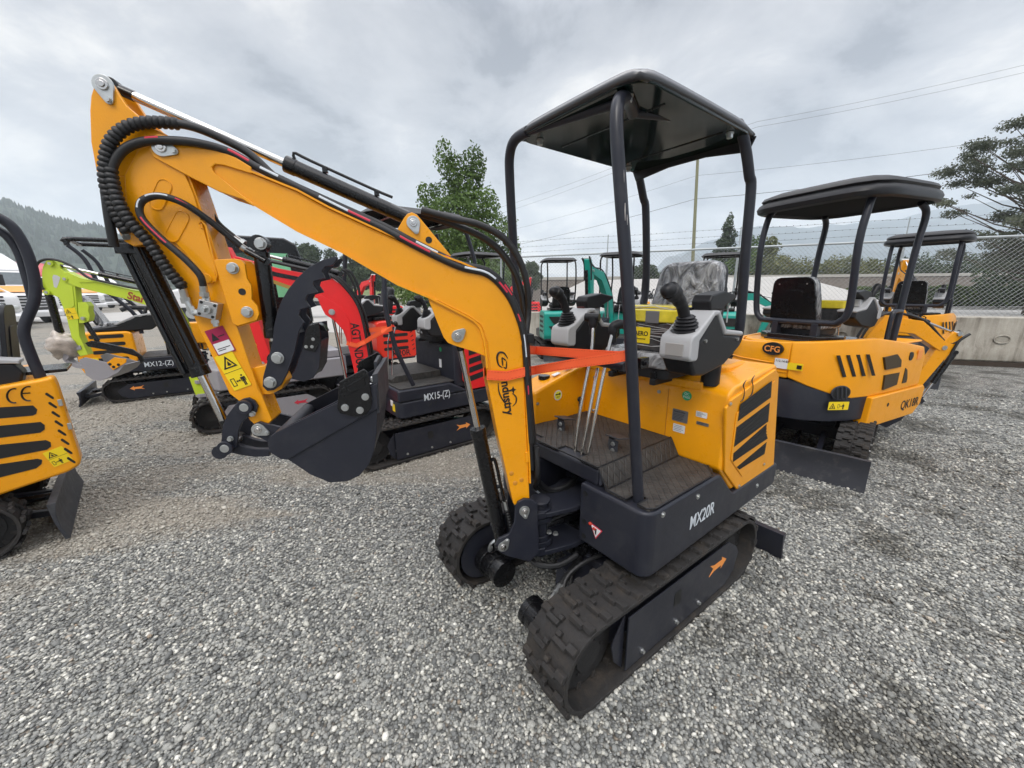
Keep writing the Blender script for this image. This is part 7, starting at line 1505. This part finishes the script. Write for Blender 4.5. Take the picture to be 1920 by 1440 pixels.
tree(700, 0, 64, 7.6, 6, 'dark round tree under the yellow boom by the grass', DARKG, 4000, .24, 'round', 9)
tree(735, 0, 66, 8.8, 5, 'dark slim tree under the yellow boom by the grass', DARKG, 4000, .24, 'cone', 10)
tree(780, 0, 75, 6.5, 8, 'wide dark tree under the yellow boom, right of the slim one', DARKG, 4000, .25, 'round', 12)
tree(985, 0, 36, 4.3, 3.6, 'grey-green bush seen through the fence left of the teal canopy', DARKG, 3500, .14, 'round', 13)
tree(1205, 0, 45, 5.0, 4.2, 'dark bush seen through the fence between the canopy posts', DARKG, 3500, .16, 'round', 14)
tree(1352, 0, 62, 12.2, 6.0, 'tall dark conifer behind the front canopy', DARKG, 7000, .22, 'conifer', 15, bare=.12)
tree(1395, 0, 58, 9.0, 5.6, 'broad green tree right of the tall conifer', MAPLE, 6000, .2, 'round', 16, bare=.1)
tree(1430, 0, 56, 8.2, 6.2, 'green tree beside the front canopy rear post', OLIVE, 6000, .2, 'cone', 17, bare=.1)
for i, (px, h, w, k) in enumerate(((1478, 5.8, 5, 'leftmost olive bush above the stone wall'), (1520, 5.2, 5, 'second olive bush above the stone wall'), (1560, 5.9, 5, 'third olive bush above the stone wall'), (1605, 5.4, 5, 'fourth olive bush above the stone wall'), (1640, 5.7, 4, 'olive bush above the stone wall left of the far canopy'), (1700, 6.2, 6, 'dark bush above the wall behind the far canopy'), (1745, 6.0, 6, 'dark bush above the wall behind the far seat'), (1650+150, 5.6, 6, 'dark bush low under the tall tree'))):
    tree(px, 0, 52, h, w, k, OLIVE if i < 5 else DARKG, 2600, .17, 'bush', 20+i, name='bush', cat='bush', bare=0)
def big_tree():
    r = ray(1945, 545); X, Y = r.x*20/r.y, 20.; o = empty('tree', (X, Y, 0)); tag(o, 'tall loose-leaved tree at the right edge with sky showing through', 'tree', 'trees and bushes beyond the yard')
    rg = random.Random(4); bl = []; b = MB(); b.tube([(0, 0, 0), (0, 0, 4), (.3, 0, 9)], [.3, .22, .06], 8)
    for i in range(230):
        a = rg.uniform(0, 6.28); z = rg.uniform(2.2, 10.2); q = rg.uniform(.6, 4.9)*math.sin(min(1, (z-.5)/9.5)*2.6+.25); c = (math.cos(a)*q, math.sin(a)*q, z+.12*q); s = rg.uniform(.28, .72)
        bl.append(((X+c[0], Y+c[1], c[2]), (s*1.4, s*1.1, s*.55))); b.tube([(0, 0, z*.7), (c[0]*.5, c[1]*.5, z*.85), c], [.06, .03, .01], 5)
    leaf_mesh('crown', leaves(bl, 90000, .062, 4, .05), leaf_mat('grey_green_leaves', (.06, .072, .05), (.10, .115, .075), (.17, .18, .13)), o, (X, Y, 0)); b.build('trunk', BARK, o)
big_tree()
tree(1935, 0, 26, 4.0, 5.5, 'dark bushy tree low at the right edge behind the fence', DARKG, 6000, .13, 'bush', 40, bare=0)
h0, h1 = ground(1478, 574), ground(2300, 574); L_ = (h1-h0).length; dH = (h1-h0).normalized(); nH = Vector((-dH.y, dH.x, 0))
def hedge():
    rg = np.random.default_rng(9); n = 26000; u = rg.uniform(0, L_, n); f = rg.random(n); hh = 1.36+.1*np.sin(u*1.3)+.06*np.sin(u*4.1); z = np.where(f < .35, hh+rg.normal(0, .04, n), rg.uniform(.05, 1, n)*hh); d = np.where(f < .35, rg.uniform(-.1, 1.3, n), rg.normal(0, .06, n))
    C = np.stack([h0.x+dH.x*u+nH.x*d*(1 if nH.y > 0 else -1), h0.y+dH.y*u+nH.y*d*(1 if nH.y > 0 else -1), z], 1); a = rg.normal(size=(n, 3)); a /= np.linalg.norm(a, axis=1)[:, None]; c = np.cross(a, rg.normal(size=(n, 3))); c /= np.linalg.norm(c, axis=1)[:, None]; s = .10*rg.uniform(.6, 1.3, n)[:, None]
    V = np.stack([C-a*s, C-c*s*.6, C+a*s, C+c*s*.7], 1).reshape(-1, 3); o = empty('hedge', h0); tag(o, 'long clipped green hedge in front of the stone wall', 'hedge'); leaf_mesh('foliage', V, HEDG, o, tuple(h0))
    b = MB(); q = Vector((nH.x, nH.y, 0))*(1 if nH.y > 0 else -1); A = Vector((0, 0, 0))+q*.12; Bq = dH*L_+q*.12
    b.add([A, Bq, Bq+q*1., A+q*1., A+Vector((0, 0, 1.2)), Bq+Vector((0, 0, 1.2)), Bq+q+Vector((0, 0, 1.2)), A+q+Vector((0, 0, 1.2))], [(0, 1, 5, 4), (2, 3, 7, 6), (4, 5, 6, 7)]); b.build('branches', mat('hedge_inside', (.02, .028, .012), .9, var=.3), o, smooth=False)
hedge()
# grass strip, rails, far road on the left
GRASS = mat('dry_green_grass', (.13, .16, .055), .9, var=.2, vscale=.8)
b = MB(); P = [ground(620, 559, .008), ground(960, 559, .008), ground(1000, 548.5, .008), ground(600, 552.5, .008)]; b.add(P, [(0, 1, 2, 3)]); tag(b.build('grass', GRASS, smooth=False), kind='structure')
b = MB(); P = [ground(600, 557, 0), ground(960, 556.5, 0)]; b.add([P[0], P[1], P[1]+Vector((0, 8, 2.6)), P[0]+Vector((0, 8, 2.6)), P[1]+Vector((0, 14, 0)), P[0]+Vector((0, 14, 0))], [(0, 1, 2, 3), (3, 2, 4, 5)]); tag(b.build('grass_bank', GRASS, smooth=False), kind='structure')
gp0, gp1 = P[0]+Vector((0, 7.6, 0)), P[1]+Vector((0, 7.6, 0)); rl = empty('guard_rail', (gp0.x, gp0.y, 0)); tag(rl, 'pale guard rail along the top of the grass bank', 'guard rail')
b = MB(Matrix.Translation((-gp0.x, -gp0.y, 0))); b.tube([gp0+Vector((0, 0, 3.2)), gp1+Vector((0, 0, 3.2))], .16, 4); b.build('rail', mat('pale_steel_rail', (.45, .45, .44), .5), rl, smooth=False)
b = MB(Matrix.Translation((-gp0.x, -gp0.y, 0)))
for i in range(14): q = gp0.lerp(gp1, i/13); b.box(q+Vector((0, 0, 2.8)), (.14, .14, .9))
tag(b.build('rail_posts', MATS['pale_steel_rail'], rl, smooth=False), kind='stuff')
# traffic cones, dirt heap
def cone(px, py, hgt, label):
    g_ = ground(px, py); o = empty('traffic_cone', g_); tag(o, label, 'traffic cone', 'orange traffic cones'); b = MB(); b.cyl((0, 0, .03), (0, 0, hgt), hgt*.2, 14, .03); c = b.build('cone_body', mat('orange_cone', (.85, .09, .03), .5), o)
    b = MB(); b.box((0, 0, .015), (hgt*.55, hgt*.55, .03)); b.build('cone_base', MATS['orange_cone'], o)
cone(697, 583, .75, 'small orange traffic cone on the gravel under the yellow boom')
cone(247, 571, .75, 'small orange traffic cone at the end of the truck row')
g_ = ground(728, 607); o = empty('dirt_heap', g_); b = MB(); b.ball((0, 0, 0), (1.7, 1.1, .55), 26, 12); q = b.build('heap', mat('tan_dirt', (.36, .25, .15), .95, var=.2, vscale=4, bump=.6, bscale=10), o)
for v in q.data.vertices: v.co *= 1+.3*pnoise(v.co*1.6)
tag(o, 'low heap of tan dirt behind the orange-red machine', 'dirt heap')
# utility pole and lines
def at(px, py, Y): r = ray(px, py); return EYEV+r*(Y/r.y)
pt_, pb_ = at(1310, 262, 38), at(1300, 468, 38); dirp = (pt_-pb_).normalized(); foot = pb_-dirp*(pb_.z/dirp.z)
up_ = empty('utility_pole', foot); b = MB(Matrix.Translation(-foot)); b.tube([foot, pb_, pt_+dirp*1.0], [.17, .15, .11], 12); b.build('pole', mat('greenish_timber_pole', (.22, .22, .13), .85, var=.1), up_); tag(up_, 'weathered greenish timber utility pole behind the front canopy', 'utility pole')
def wire(pts, label, r=.012):
    P = [at(*p) for p in pts]; o = empty('overhead_wire', P[0]); b = MB(Matrix.Translation(-P[0])); Q = []
    for i in range(len(P)-1):
        for j in range(10): t = j/10; q = P[i].lerp(P[i+1], t); q.z -= .35*4*t*(1-t)*((P[i+1]-P[i]).length/40); Q.append(q)
    Q.append(P[-1]); b.tube(Q, r, 5); b.build('cable', mat('dark_cable', (.05, .05, .055), .6), o); tag(o, label, 'overhead wire', 'overhead wires')
wire([(930, 467, 60), (1304, 373, 38), (1920, 303, 25), (2300, 250, 20)], 'lowest and darkest overhead wire, bending at the timber pole', .016)
wire([(930, 438, 60), (1307, 329, 38), (1920, 256, 27), (2300, 212, 22)], 'faint overhead wire just above the lowest one', .009)
wire([(900, 412, 70), (1150, 324, 50), (1420, 238, 45), (1920, 136, 40), (2300, 55, 36)], 'faint overhead wire crossing high at the right, lower of two', .011)
wire([(900, 400, 70), (1150, 314, 50), (1420, 228, 45), (1920, 122, 40), (2300, 40, 36)], 'faint overhead wire crossing high at the right, topmost of all', .011)
# trucks in a row
TW = mat('white_truck_paint', (.72, .72, .72), .3, coat=.4, var=.03); TB = mat('truck_black', (.02, .02, .022), .5, var=.1); TO = mat('truck_orange', (.80, .34, .03), .4, coat=.3, var=.03); TRD = mat('truck_red', (.50, .04, .05), .4, coat=.3, var=.03)
def truck(px, py, yaw, label, stripe, roof=None):
    g_ = ground(px, py); o = empty('truck', g_, yaw); tag(o, label, 'truck', 'white trucks parked in a row')
    W2 = 1.2      # x forward, origin under the bumper
    b = MB(); b.prism([(0, .75), (0, 1.35), (-.12, 1.55), (-1.5, 1.95), (-1.75, 2.0), (-1.9, 2.05), (-2.35, 2.75), (-2.6, 2.85), (-5.0, 2.9), (-5.0, .75)], 'y', -W2, W2); cab_ = b.build('cab', TW, o, bevel=.12, seg=3)
    b = MB(); b.prism([(-2.45, 2.80), (-2.9, 3.35), (-4.0, 3.85), (-5.0, 3.95), (-5.0, 2.80)], 'y', -W2*.96, W2*.96); b.build('roof_fairing', roof or TW, o, bevel=.15, seg=3)
    b = MB(); b.add([(-1.90, -W2*.86, 2.07), (-1.90, W2*.86, 2.07), (-2.36, W2*.78, 2.72), (-2.36, -W2*.78, 2.72)], [(0, 1, 2, 3)]); b.add([(-2.1, W2+.012, 2.05), (-3.1, W2+.012, 2.05), (-3.1, W2+.012, 2.65), (-2.45, W2+.012, 2.65)], [(0, 1, 2, 3)]); b.add([(-2.1, -W2-.012, 2.05), (-3.1, -W2-.012, 2.05), (-3.1, -W2-.012, 2.65), (-2.45, -W2-.012, 2.65)], [(0, 1, 2, 3)])
    for v in range(4): b.v[v] = (b.v[v][0]+.03, b.v[v][1], b.v[v][2]+.02)
    b.build('windscreen', DGL, cab_, smooth=False)
    for k in range(6):
        b = MB(); b.prism(rrect(-.72, .62+k*.155, .72, .70+k*.155, .03, 2), 'x', .0, .022) ; b.build('grille_slot', TB, cab_, smooth=False)
    b = MB(); b.prism([(.10, .35), (.12, .60), (.02, .72), (-.5, .72), (-.5, .35)], 'y', -W2, W2); b.build('bumper', TW if stripe != 'dark' else TB, o, bevel=.04)
    for sd in (1, -1):
        b = MB(); b.ball((-.06, sd*.98, .98), (.10, .17, .13)); b.build('headlight', mat('headlight_lens', (.6, .62, .6), .15, coat=.5), cab_)
        b = MB(); b.box((-1.75, sd*1.42, 2.2), (.12, .22, .5)); b.build('mirror', TB, cab_, bevel=.03)
        for x in (-1.15, -4.2, -5.4):
            b = MB(); b.cyl((x, sd*1.18, .5), (x, sd*.85, .5), .5, 22); w_ = b.build('wheel', TB, o, bevel=.04); b = MB(); b.cyl((x, sd*1.185, .5), (x, sd*1.1, .5), .26, 16); b.build('wheel_hub', ZNC, w_)
    if stripe in ('orange', 'red'):
        b = MB(); b.prism([(-.35, 1.665), (-1.5, 1.985), (-1.5, 1.998), (-.35, 1.675)], 'y', -W2*.8, W2*.8); mm = TO if stripe == 'orange' else TRD
        b.prism([(-.9, 1.35), (-3.2, 1.75), (-3.2, 1.5), (-.9, 1.15)], 'y', -W2-.006, W2+.006); b.build('paint_stripe', mm, cab_, smooth=False)
    b = MB(); b.box((-5.2, 0, .85), (5.6, .9, .25)); b.build('chassis', TB, o)
ty = R(-18)
for (px, py, st_, rf_, lab) in ((-22, 622, 'orange', None, 'white truck cut off by the left edge, first of the row'), (66, 607, 'orange', None, 'white truck with an orange striped bonnet behind the left excavator post'), (132, 592, None, TRD, 'white truck with a red roof fairing, third of the row'), (172, 584, 'orange', None, 'white truck with a chrome slatted grille under the lime boom, fourth of the row'), (200, 578, None, TRD, 'white truck with a red roof, fifth of the row under the lime boom'), (220, 574, 'orange', None, 'white truck with an orange stripe, sixth of the row under the lime boom'), (234, 571.5, None, None, 'plain white truck, seventh and farthest of the row')):
    truck(px, py, ty, lab, st_, rf_)
truck(318, 606, R(-148), 'white truck with a dark bumper between the lime boom and the black cylinder', 'dark')
# ---------------------------------------------------------------- hills and haze
def hills(name, prof, dist, depth, m, seed, rough, trees=0, label=None):
    P = [at(px, py, dist) for px, py in prof]; n = 150; rows = 26; V = []; F = []; xs = [p.x for p in P]
    def ridge(x):
        for i in range(len(P)-1):
            if P[i].x <= x <= P[i+1].x: t = (x-P[i].x)/(P[i+1].x-P[i].x); t = t*t*(3-2*t); return P[i].z*(1-t)+P[i+1].z*t
        return P[-1].z
    for j in range(rows+1):
        v = j/rows
        for i in range(n+1):
            x = xs[0]+(xs[-1]-xs[0])*i/n; z = ridge(x); s = math.sin(min(1, v*1.25)*math.pi/2) if v < .8 else 1-(v-.8)/.2*.6
            q = Vector((x*(1-.0*v), dist-depth*(1-v/.8), 0)); z = z*s+rough*pnoise(Vector((x, q.y, seed))*(4/depth))*math.sin(min(v, .8)/.8*math.pi)*1.5+rough*.25*pnoise(Vector((x, q.y, seed))*(18/depth)); V.append((x, q.y, max(z, -.5)))
    for j in range(rows):
        for i in range(n): a = j*(n+1)+i; F.append((a, a+1, a+n+2, a+n+1))
    b = MB(); b.add(V, F); o = b.build(name, m, ang=80); tag(o, kind='structure')
    if trees:
        rg = np.random.default_rng(seed); VV = np.array(V).reshape(rows+1, n+1, 3); T = []; FF = []
        k = trees; jj = rg.integers(3, int(rows*.8)+1, k); jj[:k//4] = int(rows*.8); ii = rg.integers(0, n, k); f = rg.random(k)[:, None]; C = VV[jj, ii]*(1-f)+VV[jj, ii+1]*f; h = dist*.013*rg.uniform(.6, 1.5, k); w = h*rg.uniform(.22, .34, k)
        ang = np.linspace(0, 2*math.pi, 6)[:-1]; ring = np.stack([np.cos(ang), np.sin(ang), np.zeros(5)], 1)
        base_ = C[:, None]+ring[None]*w[:, None, None]-np.array([0, 0, 1])*0; mid = C[:, None]+ring[None]*(w*.62)[:, None, None]+np.array([0, 0, 1])*(h*.5)[:, None, None]; top = C+np.array([0, 0, 1])*h[:, None]
        Vt = np.concatenate([base_, mid, top[:, None]], 1).reshape(-1, 3)
        for t_ in range(k):
            q = t_*11; FF += [(q+i, q+(i+1) % 5, q+5+(i+1) % 5, q+5+i) for i in range(5)]+[(q+5+i, q+5+(i+1) % 5, q+10) for i in range(5)]
        me = bpy.data.meshes.new('forest'); me.from_pydata(Vt.tolist(), [], FF); me.materials.append(m); fo = link(bpy.data.objects.new('forest', me)); tag(fo, label, 'forest', kind='stuff')
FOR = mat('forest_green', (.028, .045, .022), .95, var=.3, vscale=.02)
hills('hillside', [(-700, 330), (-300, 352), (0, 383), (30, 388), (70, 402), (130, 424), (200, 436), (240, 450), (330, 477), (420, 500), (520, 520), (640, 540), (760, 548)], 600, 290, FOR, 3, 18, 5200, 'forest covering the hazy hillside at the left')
hills('mountains', [(1250, 480), (1340, 450), (1400, 438), (1440, 436), (1516, 428), (1580, 424), (1647, 417), (1736, 401), (1814, 394), (1860, 399), (1920, 390), (2100, 400), (2500, 470)], 2000, 950, mat('haze_tinted_forest', (.022, .045, .055), .95, var=.2, vscale=.01), 8, 45)  # blue of the haze tinted into the forest colour
hills('far_mountains', [(1240, 505), (1340, 488), (1420, 478), (1480, 482), (1560, 470), (1640, 474), (1760, 456), (1900, 462), (2200, 480)], 1350, 450, mat('haze_tinted_forest', (.022, .045, .055), .95, var=.2, vscale=.01), 5, 24)  # same haze blue painted into these slopes
b = MB(); b.box((0, 0, 229), (5200, 5200, 460)); hz = b.build('haze', mat('haze_air', (.8, .8, .8)), smooth=False)
hm = bpy.data.materials.new('pale_haze'); hm.use_nodes = True; t = hm.node_tree; t.nodes.clear(); pv = N(t, 'ShaderNodeVolumePrincipled'); pv.inputs['Color'].default_value = (.84, .93, 1, 1); pv.inputs['Density'].default_value = .00048; pv.inputs['Anisotropy'].default_value = .0
ou = N(t, 'ShaderNodeOutputMaterial'); t.links.new(pv.outputs[0], ou.inputs['Volume']); hz.data.materials.clear(); hz.data.materials.append(hm); tag(hz, 'pale haze in the air over the yard and the hills', 'haze', kind='stuff')
